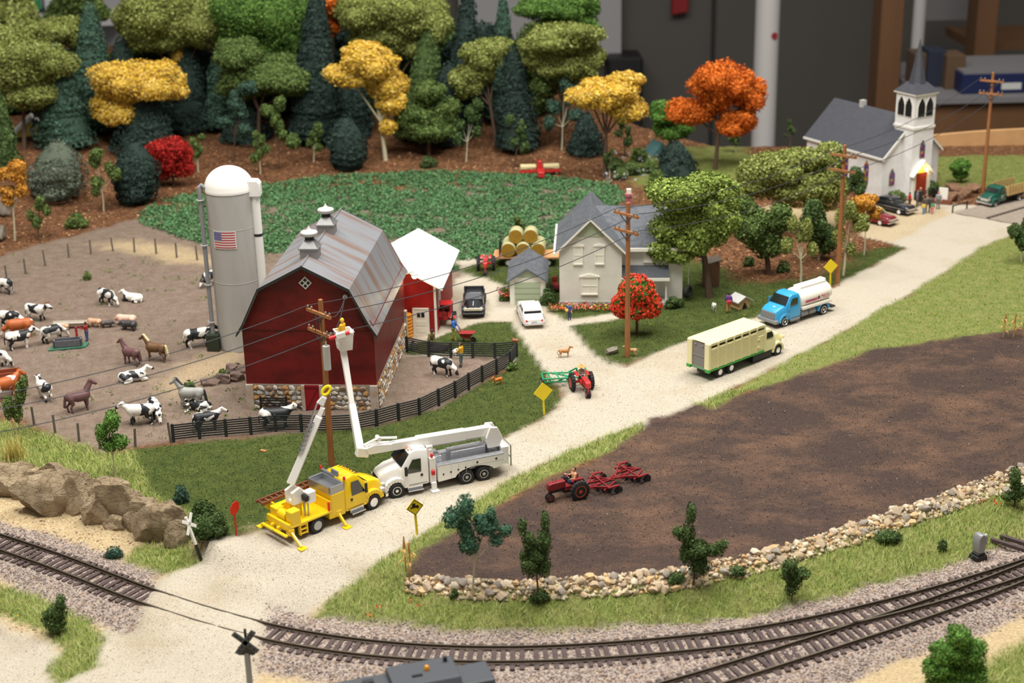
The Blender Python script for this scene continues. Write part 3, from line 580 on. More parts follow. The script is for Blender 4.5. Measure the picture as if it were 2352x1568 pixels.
# porch
MB().prism([(1.6, 3.05), (-.15, 2.42), (-.15, 2.3), (1.6, 2.93)], 2.62, 6.6, 'x').build('porch_roof', mat('porch_shingle', s2l(70, 73, 78), .7, var=.1, vs_=4), hs, 0)
MB().bx(2.6, 6.62, -.22, -.12, 2.2, 2.44).build('porch_fascia', m_cream, hs, 0)
for x in (3.0, 6.35): MB().bx(x-.07, x+.07, .15, .29, 0, 2.3).build('porch_post', m_cream, hs, 0)
MB().bx(2.62, 6.6, -.1, 1.6, 0, .25).build('porch_floor', m_lgrey, hs, 0)
window(hs, (5.2, 1.58, 1.4), .9, 1.3, panes=(1, 2), frame=m_cream, glass=MATS['white_pane'])
MB().bx(3.6, 4.4, 1.5, 1.62, .25, 2.2).build('door', m_cream, hs, 0)
cm = MB().bx(3.0, 3.55, 5.0, 5.5, 6.6, 8.35).bx(2.95, 3.6, 4.95, 5.55, 8.1, 8.3).build('chimney', ribbed('pink_brick', s2l(186, 110, 112), s2l(164, 88, 92), 9, 'Z', .8, bump=.6, sv=(4, 4, 4)), hs, 0)
MB().bx(3.08, 3.47, 5.08, 5.42, 8.3, 8.75).build('chimney_pot', m_cream, cm, 0)
# ================================================================ church
CHX, CHY, CHW = 42.2, 154.99, .503
ch = thing('church', 'white wooden country church with grey roof, steeple and stained glass windows', 'church', (CHX, CHY, 0), CHW)
gable(ch, 3.87, 4.37, 8.2, 4.1, 0, 12.4, m_clapw, mat('church_roof', s2l(68, 70, 78), .75, var=.1, vs_=2), .12, .3)
for s in (-1, 1): MB().prism([(s*4.14, 4.4), (s*4.14, 4.12), (0, 7.95), (0, 8.22)], -.36, -.28).build('barge_board', m_white, ch, 0)
MB().bx(-4.2, -4.06, -.3, 12.4, 4.14, 4.36).build('gutter', m_white, ch, 0)
MB().bx(-.3, .25, 7.5, 8.05, 7.6, 8.7).build('chimney', m_lgrey, ch, 0)
m_stain = bpy.data.materials.new('stained_glass'); m_stain.use_nodes = True; nt = m_stain.node_tree; p = nt.nodes['Principled BSDF']; p.inputs['Roughness'].default_value = .25
tc = nd(nt, 'ShaderNodeTexCoord'); v = nd(nt, 'ShaderNodeTexVoronoi', i_Scale=5.); nt.links.new(tc.outputs['Object'], v.inputs['Vector'])
rp_ = nd(nt, 'ShaderNodeValToRGB'); rp_.color_ramp.interpolation = 'CONSTANT'; e = rp_.color_ramp.elements
for i, c in enumerate([(120, 30, 80), (150, 50, 110), (200, 170, 40), (60, 60, 150), (150, 40, 60), (80, 130, 60)]):
    el = e[i] if i < 2 else e.new(i/6); el.position = i/6; el.color = c4(s2l(*c))
sp = nd(nt, 'ShaderNodeSeparateColor'); nt.links.new(v.outputs['Color'], sp.inputs[0]); nt.links.new(sp.outputs[0], rp_.inputs[0]); nt.links.new(rp_.outputs[0], p.inputs['Base Color'])
m_maroon = mat('maroon_frame', s2l(110, 40, 60), .5)
def arch(w, h, n=6):
    r = [(-w/2, 0), (w/2, 0), (w/2, h-w*.9)]
    for i in range(1, n): t = i/n; r.append((w/2*(1-t)**.75, h-w*.9+w*.9*t))
    r.append((0, h)); r += [(-x, z) for x, z in r[3:-1][::-1]]; r.append((-w/2, h-w*.9)); return r
def arched(parent, c, w, h, side, glass, frame, name='arched_window', louv=False):
    rz = {'f': 0, 'l': -math.pi/2, 'r': math.pi/2}[side]
    o = MB().prism(arch(w+.16, h+.16), -.05, .03).xf(rotm(0, 0, rz)).build(name, frame, parent, 0); o.location = c
    MB().prism([(x, z+.08) for x, z in arch(w, h)], -.07, -.04).xf(rotm(0, 0, rz)).build('pane', glass, o, 0)
    return o
for y in (2.4, 5.6, 8.8): arched(ch, (-3.88, y, 1.1), .55, 2.4, 'l', m_stain, m_maroon)
for x in (-2.5, 2.5): arched(ch, (x, -.02, 1.3), .55, 1.6, 'f', m_stain, m_maroon)
T = 1.4; ft = -1.7; tc_ = ft+1.58; y0, y1 = tc_-T, tc_+T
MB().bx(-T, T, y0, y1, 0, 7.35).build('tower_lower', m_clapw, ch, 0)
MB().bx(-T-.1, T+.1, y0-.1, y1+.1, 7.25, 7.5).build('tower_band', m_white, ch, 0)
MB().bx(-T, T, y0, y1, 7.4, 10.85).build('tower_belfry', m_clapw, ch, 0)
for sx in (-.55, .55):
    for c, sd in (((sx, y0-.01, 8.45), 'f'), ((-T-.01, tc_+sx, 8.45), 'l'), ((T+.01, tc_+sx, 8.45), 'r')):
        o = arched(ch, c, .92, 1.95, sd, m_black, m_white, 'belfry_louvre')
        b = MB()
        for k in range(9): b.bx(-.42, .42, -.09, -.06, .15+k*.17, .19+k*.17)
        b.xf(rotm(0, 0, {'f': 0, 'l': -math.pi/2, 'r': math.pi/2}[sd])).build('slat', m_dark, o, 0)
arched(ch, (0, y0-.02, 4.2), .5, 1.7, 'f', m_stain, m_maroon)
m_spire = mat('spire_slate', s2l(64, 66, 73), .7, var=.18, vs_=3)
MB().bx(-1.6, 1.6, ft-.0, ft+3.2, 10.78, 10.95).build('belfry_cornice', m_white, ch, 0)
MB().loft([[(sx*r, tc_+sy_*r, z) for sx, sy_ in ((-1, -1), (1, -1), (1, 1), (-1, 1))] for r, z in ((1.62, 10.93), (.72, 11.9))]).build('spire_skirt', m_spire, ch, 0)
MB().loft([[(r*math.cos(t), tc_+r*math.sin(t), z) for t in np.arange(8)*math.pi/4+math.pi/8] for r, z in ((.92, 11.8), (.48, 13.9), (.03, 16.25))]).build('spire', m_spire, ch, 0)
# porch with lit lamp
MB().bx(-1.15, -.85, y0-.3, y0, 0, 2.5).bx(.85, 1.15, y0-.3, y0, 0, 2.5).build('porch_side', m_cream, ch, 0)
for s in (-1, 1): MB().prism([(0, 4.05), (s*1.5, 2.45), (s*1.5, 2.33), (0, 3.93)], y0-.6, y0).build('porch_roof', m_white, ch, 0)
MB().bx(-.8, .8, y0-.1, y0, 0, 2.6).build('door', mat('church_door', s2l(156, 52, 32), .5), ch, 0)
arched(ch, (0, y0-.02, 2.45), 1.1, 1.0, 'f', mat('amber_glass', s2l(220, 180, 60), .3, emit=.8), m_cream, 'fanlight')
lm_ = MB().lathe([(.02, .12), (.12, .05), (.13, -.05), (.02, -.12)], (.35, y0-.5, 2.95), 10).build('porch_lamp', m_bulb, ch)
for s in (-1, 1):
    MB().bx(s*1.0-.08, s*1.0+.08, y0-2.3, y0-.6, .3, .42).build('stair_rail', m_black, ch, 0)
    MB().prism([(y0-2.4, 0), (y0-.7, 0), (y0-.7, 1.0), (y0-2.4, .5)], s*1.25-.1, s*1.25+.1, 'x').build('stair_side', m_black, ch, 0)
l = bpy.data.lights.new('church_porch_light', 'POINT'); l.energy = 12; l.color = (1, .75, .35); l.shadow_soft_size = .15; lo3 = bpy.data.objects.new('church_porch_light', l); COL.objects.link(lo3)
lo3.location = (CHX+.3*math.cos(CHW)-(y0-.75)*math.sin(CHW), CHY+.3*math.sin(CHW)+(y0-.75)*math.cos(CHW), 2.8)
# doghouse
dp = GP(1700, 705)
dg = thing('doghouse', 'small tan doghouse with grey roof on the lawn', 'doghouse', tuple(dp), .5)
MB().bx(-.55, .55, -.6, .6, 0, .75).build('walls', mat('tan_wood', s2l(196, 160, 112), .7, var=.1), dg, 0)
for s in (-1, 1): MB().prism([(0, 1.15), (s*.8, .7), (s*.8, .62), (0, 1.07)], -.75, .75).build('roof_slope', m_lgrey, dg, 0)
MB().prism([(-.55, .75), (.55, .75), (0, 1.08)], -.6, -.52).build('gable', MATS['tan_wood'], dg, 0)
MB().prism(arch(.45, .6), -.62, -.59).build('doorway', m_black, dg, 0)
oh = GP(1632, 655)
ot = thing('outhouse', 'small brown wooden outhouse behind the big lawn tree', 'outhouse', tuple(oh), .2)
MB().bx(-.6, .6, -.6, .6, 0, 2.2).build('walls', mat('brown_boards', s2l(128, 92, 70), .8, var=.15), ot, 0)
MB().prism([(-.75, 2.1), (.75, 2.4), (.75, 2.5), (-.75, 2.2)], -.75, .75).build('roof', m_oldwood, ot, 0)
# ================================================================ vehicles (local: +X forward, origin on the ground under the front axle)
def place2(pa, pb, off, near):
    "front / rear wheel contact pixels on the near side -> centre of the front axle, yaw"
    A = GP(*pa); B = GP(*pb); d = (A-B)[:2]; d = d/np.linalg.norm(d); left = np.array([-d[1], d[0]])
    c = A[:2]+left*(off*(-1 if near == 'left' else 1)); return (c[0], c[1], A[2]-.02), math.atan2(d[1], d[0])
def sec(x, wb, wt, z0, z1, r=.16):
    "rounded cross section ring at x"
    k = min(r, (z1-z0)*.45, wt*.45)
    pts = [(-wb, z0), (wb, z0), (wb, z0+(z1-z0)*.45), (wt+.0, z1-k), (wt-k*.3, z1-k*.3), (wt-k, z1), (-wt+k, z1), (-wt+k*.3, z1-k*.3), (-wt, z1-k), (-wb, z0+(z1-z0)*.45)]
    return [(x, y, z) for y, z in pts]
def body(secs): return MB().loft([sec(*s_) for s_ in secs])
def wheel(parent, x, y, r, w, side, rim=None, hub=True, name='wheel', rr=.58, dual=False):
    "tyre + rim facing side (+1 = +y)"
    o = bpy.data.objects.new(name, None); 
    s = side
    b = MB().lathe([(r*.5, -w/2), (r*.9, -w/2), (r, -w*.36), (r, w*.36), (r*.9, w/2), (r*.5, w/2)], (x, y, r), 26, 'y'); t = b.build(name, m_rubber, parent, 40)
    b = MB().lathe([(r*rr, s*w*.3 if s > 0 else -w*.51), (r*rr, s*w*.51), (r*rr*.88, s*w*.52), (r*rr*.78, s*w*.34), (r*.22, s*w*.3), (r*.2, s*w*.5), (r*.02, s*w*.52)], (x, y, r), 20, 'y')
    rm = b.build('rim', rim or m_chrome, t, 40)
    if hub:
        b = MB()
        for k in range(8):
            a = k*math.pi/4; b.cyl((x+math.cos(a)*r*.36, y+s*w*.3, r+math.sin(a)*r*.36), (x+math.cos(a)*r*.36, y+s*w*.36, r+math.sin(a)*r*.36), r*.06, n=6)
        b.build('rim_hole', m_dark, rm, 0)
    return t
def mirror(parent, x, y, z, s, mt=None):
    MB().bx(x-.09, x+.09, y+s*.08-.05, y+s*.08+.05, z-.32, z+.3).bx(x-.02, x+.02, min(y, y+s*.1), max(y, y+s*.1), z+.2, z+.24).build('mirror', mt or m_black, parent, 0, .03)
def arch_fender(x, r, y0, y1, zc, w=.22, n=10, a0=.0, a1=math.pi):
    rg = []; b = MB()
    P = [(x+(r+.0)*math.cos(t), zc+(r)*math.sin(t)) for t in np.linspace(a0, a1, n)]; Q = [(x+(r+w)*math.cos(t), zc+(r+w)*math.sin(t)) for t in np.linspace(a0, a1, n)]
    for i in range(n-1): b.prism([P[i], P[i+1], Q[i+1], Q[i]], y0, y1)
    return b
def modern_cab(t, paint, grille=m_black, roofz=2.95):
    "bonneted utility truck cab"
    body([(-2.15, 1.06, .95, .62, roofz-.12), (-2.05, 1.08, .97, .6, roofz), (-1.35, 1.08, .95, .6, roofz+.05), (-1.0, 1.08, .9, .6, roofz-.1), (-.42, 1.08, 1.02, .6, 2.0), (-.3, 1.05, .98, .6, 1.85)]).build('cab', paint, t, 38, .03)
    b = MB()
    for i in range(-3, 4): b.box((-1.55, i*.24, roofz+.04), (.9, .09, .07))
    b.build('roof_ribs', paint, t, 40, .02)
    body([(-.38, .86, .8, .75, 1.98), (.3, .82, .76, .75, 1.86), (.85, .74, .66, .75, 1.62), (1.02, .68, .58, .75, 1.4)]).build('hood', paint, t, 38, .04, 2)
    for s in (-1, 1):
        arch_fender(0, .55, min(s*.66, s*1.1), max(s*.66, s*1.1), .5, .3, a0=.15, a1=math.pi-.1).build('fender', paint, t, 40, .03)
        MB().box((.85, s*.83, 1.02), (.3, .36, .24)).build('headlight', m_lgrey, t, 0, .04)
        MB().box((.97, s*.92, 1.0), (.1, .16, .1)).build('turn_signal', mat('amber_lens', s2l(235, 120, 40), .3), t, 0, .02)
        MB().prism([(-.62, 1.5), (-1.65, 1.5), (-1.65, 2.4), (-1.1, 2.4)], s*1.05, s*1.085).build('side_window', m_glass, t, 0)
        MB().bx(-2.02, -.5, min(s*1.075, s*1.09), max(s*1.075, s*1.09), .72, .74).bx(-1.75, -1.6, min(s*1.08, s*1.11), max(s*1.08, s*1.11), 1.2, 1.35).build('door_handle', m_black, t, 0)
        mirror(t, -.62, s*1.12, 1.75, s)
        st = MB()
        for z, o_ in ((.28, .12), (.62, 0)): st.bx(-1.75, -.72, min(s*.8, s*(1.08+o_)), max(s*.8, s*(1.08+o_)), z, z+.1)
        st.bx(-1.75, -.72, min(s*.8, s*1.0), max(s*.8, s*1.0), .3, .7); st.build('steps', m_chrome, t, 0, .02)
    V = [(-.98, -.86, roofz-.22), (-.98, .86, roofz-.22), (-.40, .96, 2.02), (-.40, -.96, 2.02)]
    V2 = [(x+.05, y, z+.03) for x, y, z in V]; MB().add(V+V2, [(0, 1, 2, 3), (7, 6, 5, 4), (0, 4, 5, 1), (1, 5, 6, 2), (2, 6, 7, 3), (3, 7, 4, 0)]).build('windshield', m_glass, t, 0)
    MB().bx(.98, 1.06, -.52, .52, .82, 1.38).build('grille', grille, t, 0, .03); MB().bx(.95, 1.2, -1.08, 1.08, .48, .78).build('bumper', m_chrome, t, 0, .06, 2)
    b = MB()
    for i in range(5): b.box((-1.02+.02, -.6+i*.3, roofz-.02), (.08, .1, .06))
    b.build('marker_lights', MATS['amber_lens'], t, 0)
# ---------------------------------------------------------------- white bucket truck
loc, yaw = place2((912, 1142), (1111, 1102), 1.02, 'left')
wt = thing('bucket_truck', 'white utility bucket truck with raised articulated boom beside the yellow truck', 'truck', loc, yaw)
pw = mat('truck_white', s2l(240, 238, 233), .3, coat=.4); m_tread = mat('diamond_plate', s2l(196, 198, 204), .3, .8, bump=.8, bs=14)
modern_cab(wt, pw)
MB().bx(-7.3, -.6, -.4, .4, .5, .78).build('chassis', m_black, wt, 0)
for x, dl in ((0, 0), (-4.67, 1), (-5.84, 1)):
    for s in (-1, 1): wheel(wt, x, s*(.95 if not dl else .86), .5, .36 if not dl else .55, s, m_chrome if not dl else m_lgrey)
for s in (-1, 1):
    a, c = (min(s*1.13, s*.62), max(s*1.13, s*.62))
    P = [(-2.75, .55), (-2.75, 1.62), (-7.25, 1.62), (-7.25, .95), (-6.75, .75)]+[(-5.25+1.35*math.cos(q), .55+.62*math.sin(q)) for q in np.linspace(math.pi-.3, .15, 12)]
    bd = MB().prism(P, a, c).build('utility_body', pw, wt, 0, .02)
    MB().bx(-7.25, -2.75, a, c, 1.62, 1.67).build('tread_top', m_tread, bd, 0)
    hb = MB()
    for x in (-3.1, -3.6, -4.1, -4.6): hb.bx(x-.05, x+.05, min(s*1.12, s*1.15), max(s*1.12, s*1.15), .98+(-x-3.1)*.12, 1.08+(-x-3.1)*.12)
    for x in (-5.4, -6.7): hb.bx(x-.06, x+.06, min(s*1.12, s*1.15), max(s*1.12, s*1.15), 1.35, 1.47)
    hb.build('latch', m_black, bd, 0)
    sm = MB()
    for x in (-3.25, -3.75, -4.25, -4.75): sm.bx(x-.4, x-.385, min(s*1.12, s*1.136), max(s*1.12, s*1.136), .65+max(0, -x-4)*.6, 1.58)
    sm.bx(-7.2, -4.9, min(s*1.12, s*1.136), max(s*1.12, s*1.136), 1.24, 1.26); tag(sm.build('door_seam', m_lgrey, bd, 0), kind='stuff')
    # front outrigger post
    MB().bx(-2.65, -2.25, min(s*.75, s*1.05), max(s*.75, s*1.05), .5, 2.25).prism([(-2.62, .62), (-2.28, .62), (-2.28, .12), (-2.62, .12)], min(s*.98, s*1.2), max(s*.98, s*1.2)).bx(-2.72, -2.2, min(s*.9, s*1.45), max(s*.9, s*1.45), .0, .12).build('outrigger', pw, wt, 0, .03)
    MB().lathe([(.1, 0), (.1, .12), (.06, .2), (.01, .22)], (-2.42, s*.95, 2.3), 10).build('beacon', mat('red_lens', s2l(214, 44, 36), .3), wt)
MB().bx(-2.5, -2.3, -.8, .8, 2.25, 2.75).bx(-2.6, -2.2, -.75, -.55, 2.2, 2.95).bx(-2.6, -2.2, .55, .75, 2.2, 2.95).build('boom_rest', pw, wt, 0, .03)
MB().bx(-2.55, -2.3, 1.05, 1.2, 1.1, 1.45).build('fire_extinguisher', mat('red_paint', s2l(200, 34, 38), .4), wt, 0, .05)
MB().bx(-7.2, -2.7, -.62, .62, .78, .95).build('deck', m_tread, wt, 0)
MB().bx(-6.3, -3.9, -.55, .3, .95, 2.05).build('cargo_box', m_tread, wt, 0, .02); MB().bx(-3.2, -2.75, -.6, .6, .95, 2.1).build('cargo_box', m_tread, wt, 0, .02)
MB().bx(-7.75, -7.25, -.7, .7, .7, 1.9).build('rear_platform', pw, wt, 0, .03)
b = MB().tube([(-7.8, -.9, .6), (-7.8, -.9, 2.0), (-7.8, .9, 2.0), (-7.8, .9, .6)], .05, 6); b.tube([(-7.8, -.9, 1.2), (-7.8, .9, 1.2)], .05, 6); b.build('grab_rail', m_steel, wt)
MB().cyl((-6.85, 0, .9), (-6.85, 0, 2.0), .42, n=18).build('turret_base', m_steel, wt)
tur = MB().prism([(-6.4, 1.9), (-7.2, 1.9), (-7.45, 2.5), (-7.1, 3.25), (-6.6, 3.3), (-6.3, 2.6)], -.5, -.32).prism([(-6.4, 1.9), (-7.2, 1.9), (-7.45, 2.5), (-7.1, 3.25), (-6.6, 3.3), (-6.3, 2.6)], .32, .5).bx(-7.2, -6.5, -.4, .4, 1.9, 2.1).build('turret', pw, wt, 0, .03)
# lower boom runs forward over the cab from the turret
BA = np.array([-6.85, 0, 2.95]); BE = np.array([1.35, 0, 3.15])
def beam(b, p, q, w0, h0, w1=None, h1=None, side=None):
    p = np.array(p, float); q = np.array(q, float); d = (q-p)/np.linalg.norm(q-p); sd = np.array([0, 1., 0]) if side is None else np.array(side, float)
    sd = sd-d*np.dot(sd, d); sd /= np.linalg.norm(sd); u = np.cross(d, sd); w1 = w0 if w1 is None else w1; h1 = h0 if h1 is None else h1
    r = lambda c, w, h: [c-sd*w/2-u*h/2, c+sd*w/2-u*h/2, c+sd*w/2+u*h/2, c-sd*w/2+u*h/2]
    return b.loft([r(p, w0, h0), r(q, w1, h1)])
lb = beam(MB(), BA, BE, .5, .62, .42, .5).build('lower_boom', pw, wt, 0, .03)
beam(MB(), BA+(BE-BA)*.22, BA+(BE-BA)*.62, .56, .66).build('boom_sleeve', pw, lb, 0, .03)
beam(MB(), BA+(BE-BA)*.1+np.array([0, 0, -.35]), BA+(BE-BA)*.6+np.array([0, 0, -.42]), .2, .2).build('boom_cylinder', m_lgrey, lb, 0, .02)
MB().prism([(1.4, 2.92), (-.1, 2.9), (-.1, 3.35), (1.0, 3.5), (1.65, 3.35)], -.3, -.24).prism([(1.4, 2.92), (-.1, 2.9), (-.1, 3.35), (1.0, 3.5), (1.65, 3.35)], .24, .3).build('knuckle_plate', pw, lb, 0, .02)
b = MB().tube([(-.5, 0, 3.6), (.7, 0, 3.8), (1.65, 0, 3.5)], .09, 8); b.cyl((.7, -.25, 3.8), (.7, .25, 3.8), .14, n=10); b.build('knuckle_link', pw, lb)
# upper boom: aimed at the bucket beside the pole, solved from the photograph in the plane of the pole
Mw = np.array(Matrix.Translation(loc) @ Matrix.Rotation(yaw, 4, 'Z')); Mi = np.linalg.inv(Mw)
def wl(p): return (Mi @ np.array([p[0], p[1], p[2], 1]))[:3]
def lw(p): return (Mw @ np.array([p[0], p[1], p[2], 1]))[:3]
KN = np.array([1.9, 0, 3.1]); kw = lw(KN)
u0 = kw; u1 = AT(808, 928, kw[1]+1.6); u2 = AT(787, 795, kw[1]+2.9)
ub = beam(MB(), wl(u0), wl(u1), .42, .5, .36, .42).build('upper_boom', pw, wt, 0, .03)
ub2 = beam(MB(), wl(u0*.06+u1*.94), wl(u2), .28, .32, .26, .4).build('boom_extension', pw, ub, 0, .03)
beam(MB(), KN+np.array([-.5, 0, -.1]), KN+np.array([.25, 0, .1]), .5, .62).build('elbow', pw, ub, 0, .04)
bk = wl(u2); bw_ = lw(bk)
bt = MB(); q0 = AT(790, 775, bw_[1]); qd = wl(q0)
hsx = np.array([.42, .42])
ring = lambda s_, z: [(qd[0]+sx*s_, qd[1]+sy_*s_, z) for sx, sy_ in ((-1, -1), (1, -1), (1, 1), (-1, 1))]
z_ = qd[2]
bt = MB().loft([ring(.40, z_-.75), ring(.5, z_+.42), ring(.55, z_+.42), ring(.55, z_+.5), ring(.46, z_+.5), ring(.37, z_-.6)]).build('bucket', pw, ub2, 0, .02)
aL, aR = wl(AT(757, 777, bw_[1]-.75)), wl(AT(803, 763, bw_[1]-.75)); aw = wl(AT(812, 763, bw_[1]-.75))
b = MB(); b.cyl(aL, aR, .12, n=10); b.build('jib_arm', mat('jib_red', s2l(214, 30, 48), .35), ub2)
b = MB(); b.cyl(aR, aw, .1, .2, 10); beam(b, aL*.65+aR*.35-np.array([0, 0, .0]), aL*.2+aR*.8, .3, .34, side=(0, 0, 1)); b.build('jib_head', pw, ub2, 30)
BUCKET = np.array(lw(qd))
# ---------------------------------------------------------------- yellow digger derrick
loc, yaw = place2((858, 1168), (729, 1222), 1.0, 'right')
yt = thing('digger_truck', 'yellow utility digger truck with white boom and auger, outriggers lowered', 'truck', loc, yaw)
py_ = mat('truck_yellow', s2l(240, 200, 22), .35, coat=.3)
modern_cab(yt, py_, roofz=2.75)
MB().bx(-6., -.6, -.4, .4, .5, .78).build('chassis', m_black, yt, 0)
for x, dl in ((0, 0), (-4.3, 1)):
    for s in (-1, 1): wheel(yt, x, s*(.92 if not dl else .86), .5, .36 if not dl else .5, s, m_chrome if not dl else m_lgrey)
MB().bx(-3.2, -2.2, -1.12, 1.12, .55, 2.1).build('side_cabinet', py_, yt, 0, .03)
MB().bx(-3.4, -3.15, -1.1, 1.1, .55, 1.0).build('lower_step_box', py_, yt, 0, .03)
tb = MB().bx(-3.3, -2.15, -1.1, 1.1, 2.1, 2.22)
for a_ in ((-3.3, -3.2, -1.1, 1.1), (-2.25, -2.15, -1.1, 1.1), (-3.3, -2.15, -1.1, -1.0), (-3.3, -2.15, 1.0, 1.1)): tb.bx(*a_, 2.2, 2.6)
tb.build('silver_tray', m_steel, yt, 0, .02)
MB().bx(-2.15, -1.95, -.1, 1.35, 2.55, 2.75).bx(-2.1, -1.98, -.4, .3, 2.45, 3.05).build('light_bar', m_steel, yt, 0, .03)
for y in (-1.0, 1.3): MB().lathe([(.09, 0), (.09, .12), (.05, .2), (.01, .21)], (-2.08, y, 2.72), 10).build('beacon', MATS['red_lens'], yt)
MB().bx(-6.2, -3.2, -1.12, 1.12, .98, 1.12).build('bed', py_, yt, 0, .02)
MB().bx(-3.35, -3.2, -1.1, 1.1, 1.1, 1.75).build('bulkhead', py_, yt, 0, .03)
MB().bx(-3.45, -3.3, -1.12, -.98, 1.15, 1.7).build('brake_light', MATS['red_lens'], yt, 0, .03)
for y0_, y1_ in ((.8, 1.1),):
    MB().bx(-5.9, -3.3, y0_, y1_, 1.1, 1.75).build('side_locker', py_, yt, 0, .03)
MB().bx(-6.15, -5.45, -1.1, -.5, 1.1, 2.0).build('control_box', py_, yt, 0, .05)
MB().bx(-6.2, -5.6, .3, 1.0, 1.1, 1.8).build('locker', py_, yt, 0, .04)
MB().cyl((-5.9, -.45, 1.45), (-5.9, .3, 1.45), .32, n=16).build('winch_drum', py_, yt)
MB().bx(-6.4, -6.2, -1.12, 1.12, .8, 1.3).build('tail_board', py_, yt, 0, .03)
MB().bx(-6.75, -6.55, -1.25, .0, .62, .76).bx(-6.75, -6.55, .05, 1.25, .62, .76).bx(-6.6, -6.3, -.3, -.1, .65, .95).bx(-6.6, -6.3, .3, .5, .65, .95).build('tail_platform', py_, yt, 0, .03)
b = MB()
for z in (.35, .62, .9): b.bx(-5.55, -5.05, -1.12, -.9, z, z+.08)
b.bx(-5.6, -5.5, -1.12, -.9, .3, 1.0).bx(-5.1, -5.0, -1.12, -.9, .3, 1.0); b.build('ladder_steps', py_, yt, 0, .02)
for s in (-1, 1):
    for x in (-6.2, -2.7):
        ln = 1.0 if x < -4 else .75
        b = MB(); beam(b, (x, s*1.0, .75), (x, s*(1.0+ln), .1), .16, .2, side=(1, 0, 0)); b.bx(x-.25, x+.25, min(s*(.85+ln), s*(1.3+ln)), max(s*(.85+ln), s*(1.3+ln)), .0, .1); b.bx(x-.2, x+.2, min(s*.8, s*1.15), max(s*.8, s*1.15), .55, .95); b.build('outrigger', py_, yt, 0, .03)
# boom
MB().cyl((-5.0, 0, 1.1), (-5.0, 0, 2.0), .36, n=16).build('boom_pedestal', py_, yt)
MB().cyl((-4.75, -.5, 1.1), (-4.75, -.5, 2.0), .07, n=8).cyl((-4.55, -.6, 1.1), (-4.55, -.6, 2.2), .05, n=8).build('hydraulic_hose', m_steel, yt)
Mw2 = np.array(Matrix.Translation(loc) @ Matrix.Rotation(yaw, 4, 'Z')); Mi2 = np.linalg.inv(Mw2)
def wl2(p): return (Mi2 @ np.array([p[0], p[1], p[2], 1]))[:3]
pb = (Mw2 @ np.array([-5.0, 0, 2.45, 1]))[:3]
e0 = AT(668, 1110, pb[1]-.15); e1 = AT(742, 935, pb[1]+.9); e2 = AT(748, 900, pb[1]+1.0)
tb_ = MB().prism([(-5.45, 1.95), (-4.6, 1.95), (-4.5, 2.6), (-4.9, 3.0), (-5.5, 2.8)], -.4, -.2).prism([(-5.45, 1.95), (-4.6, 1.95), (-4.5, 2.6), (-4.9, 3.0), (-5.5, 2.8)], .2, .4).bx(-5.4, -4.6, -.35, .35, 1.92, 2.2).build('boom_turret', pw, yt, 0, .04)
MB().bx(-4.75, -4.15, -.95, -.4, 2.0, 2.75).build('operator_pod', pw, yt, 0, .05)
MB().bx(-4.95, -4.55, -.95, -.5, 2.2, 2.6).build('operator_seat', m_black, yt, 0, .05)
A_, B_, C_ = wl2(e0), wl2(e1), wl2(e2)
sd_ = wl2(np.array([*(pb[:2]+np.array([1., 0])), pb[2]]))-wl2(pb)
db = beam(MB(), A_, A_*.12+B_*.88, .5, .54, .42, .46, side=sd_).build('boom', pw, yt, 0, .03)
beam(MB(), A_*.15+B_*.85, B_, .28, .3, side=sd_).build('boom_tip', pw, db, 0, .03)
beam(MB(), B_*.8+C_*.2+sd_*-.2, B_*.3+C_*.7, .5, .3, .3, .3, side=sd_).build('pole_claw', pw, db, 0, .04)
ax = (B_-A_)/np.linalg.norm(B_-A_); 
b = MB(); t = np.linspace(0, 2*math.pi, 15); u = sd_/np.linalg.norm(sd_)
b.tube([C_+ax*.1+u*.22*math.cos(q)+ax*.28*math.sin(q) for q in t], .09, 6, False); b.build('pole_guide_ring', mat('bright_yellow', s2l(246, 222, 20), .4), db)
# auger alongside the boom, with helical flight
p0 = wl2(AT(688, 1042, pb[1]+.1)); p1 = wl2(AT(728, 925, pb[1]+.7)); d_ = (p1-p0)/np.linalg.norm(p1-p0); Lg = np.linalg.norm(p1-p0)
b = MB(); b.cyl(p0, p1, .06, n=8)
u1_ = np.cross(d_, u); rg = []
for k in range(90):
    q = k/89*7*2*math.pi; c = p0+d_*(Lg*.62*k/89); r_ = np.cos(q)*u+np.sin(q)*u1_
    rg.append([c+r_*.05-d_*.02, c+r_*.26-d_*.02, c+r_*.26+d_*.02, c+r_*.05+d_*.02])
b.loft(rg); b.build('auger', m_chrome, db, 50)
# wooden ladder on the side
b = MB(); la = np.array([-6.2, 1.35, 1.95]); lb_ = np.array([-2.2, 1.35, 2.15])
for y in (1.2, 1.75): b.bx(-6.6, -2.3, y-.05, y+.05, 1.85, 2.02)
for x in np.arange(-6.45, -2.3, .4): b.bx(x-.05, x+.05, 1.2, 1.75, 1.88, 1.98)
b.build('ladder', mat('red_brown_wood', s2l(116, 62, 42), .55), yt, 0)
MB().bx(-6.0, -5.9, .9, 1.8, 1.3, 1.9).bx(-2.9, -2.8, .9, 1.8, 1.5, 1.9).build('ladder_bracket', py_, yt, 0)
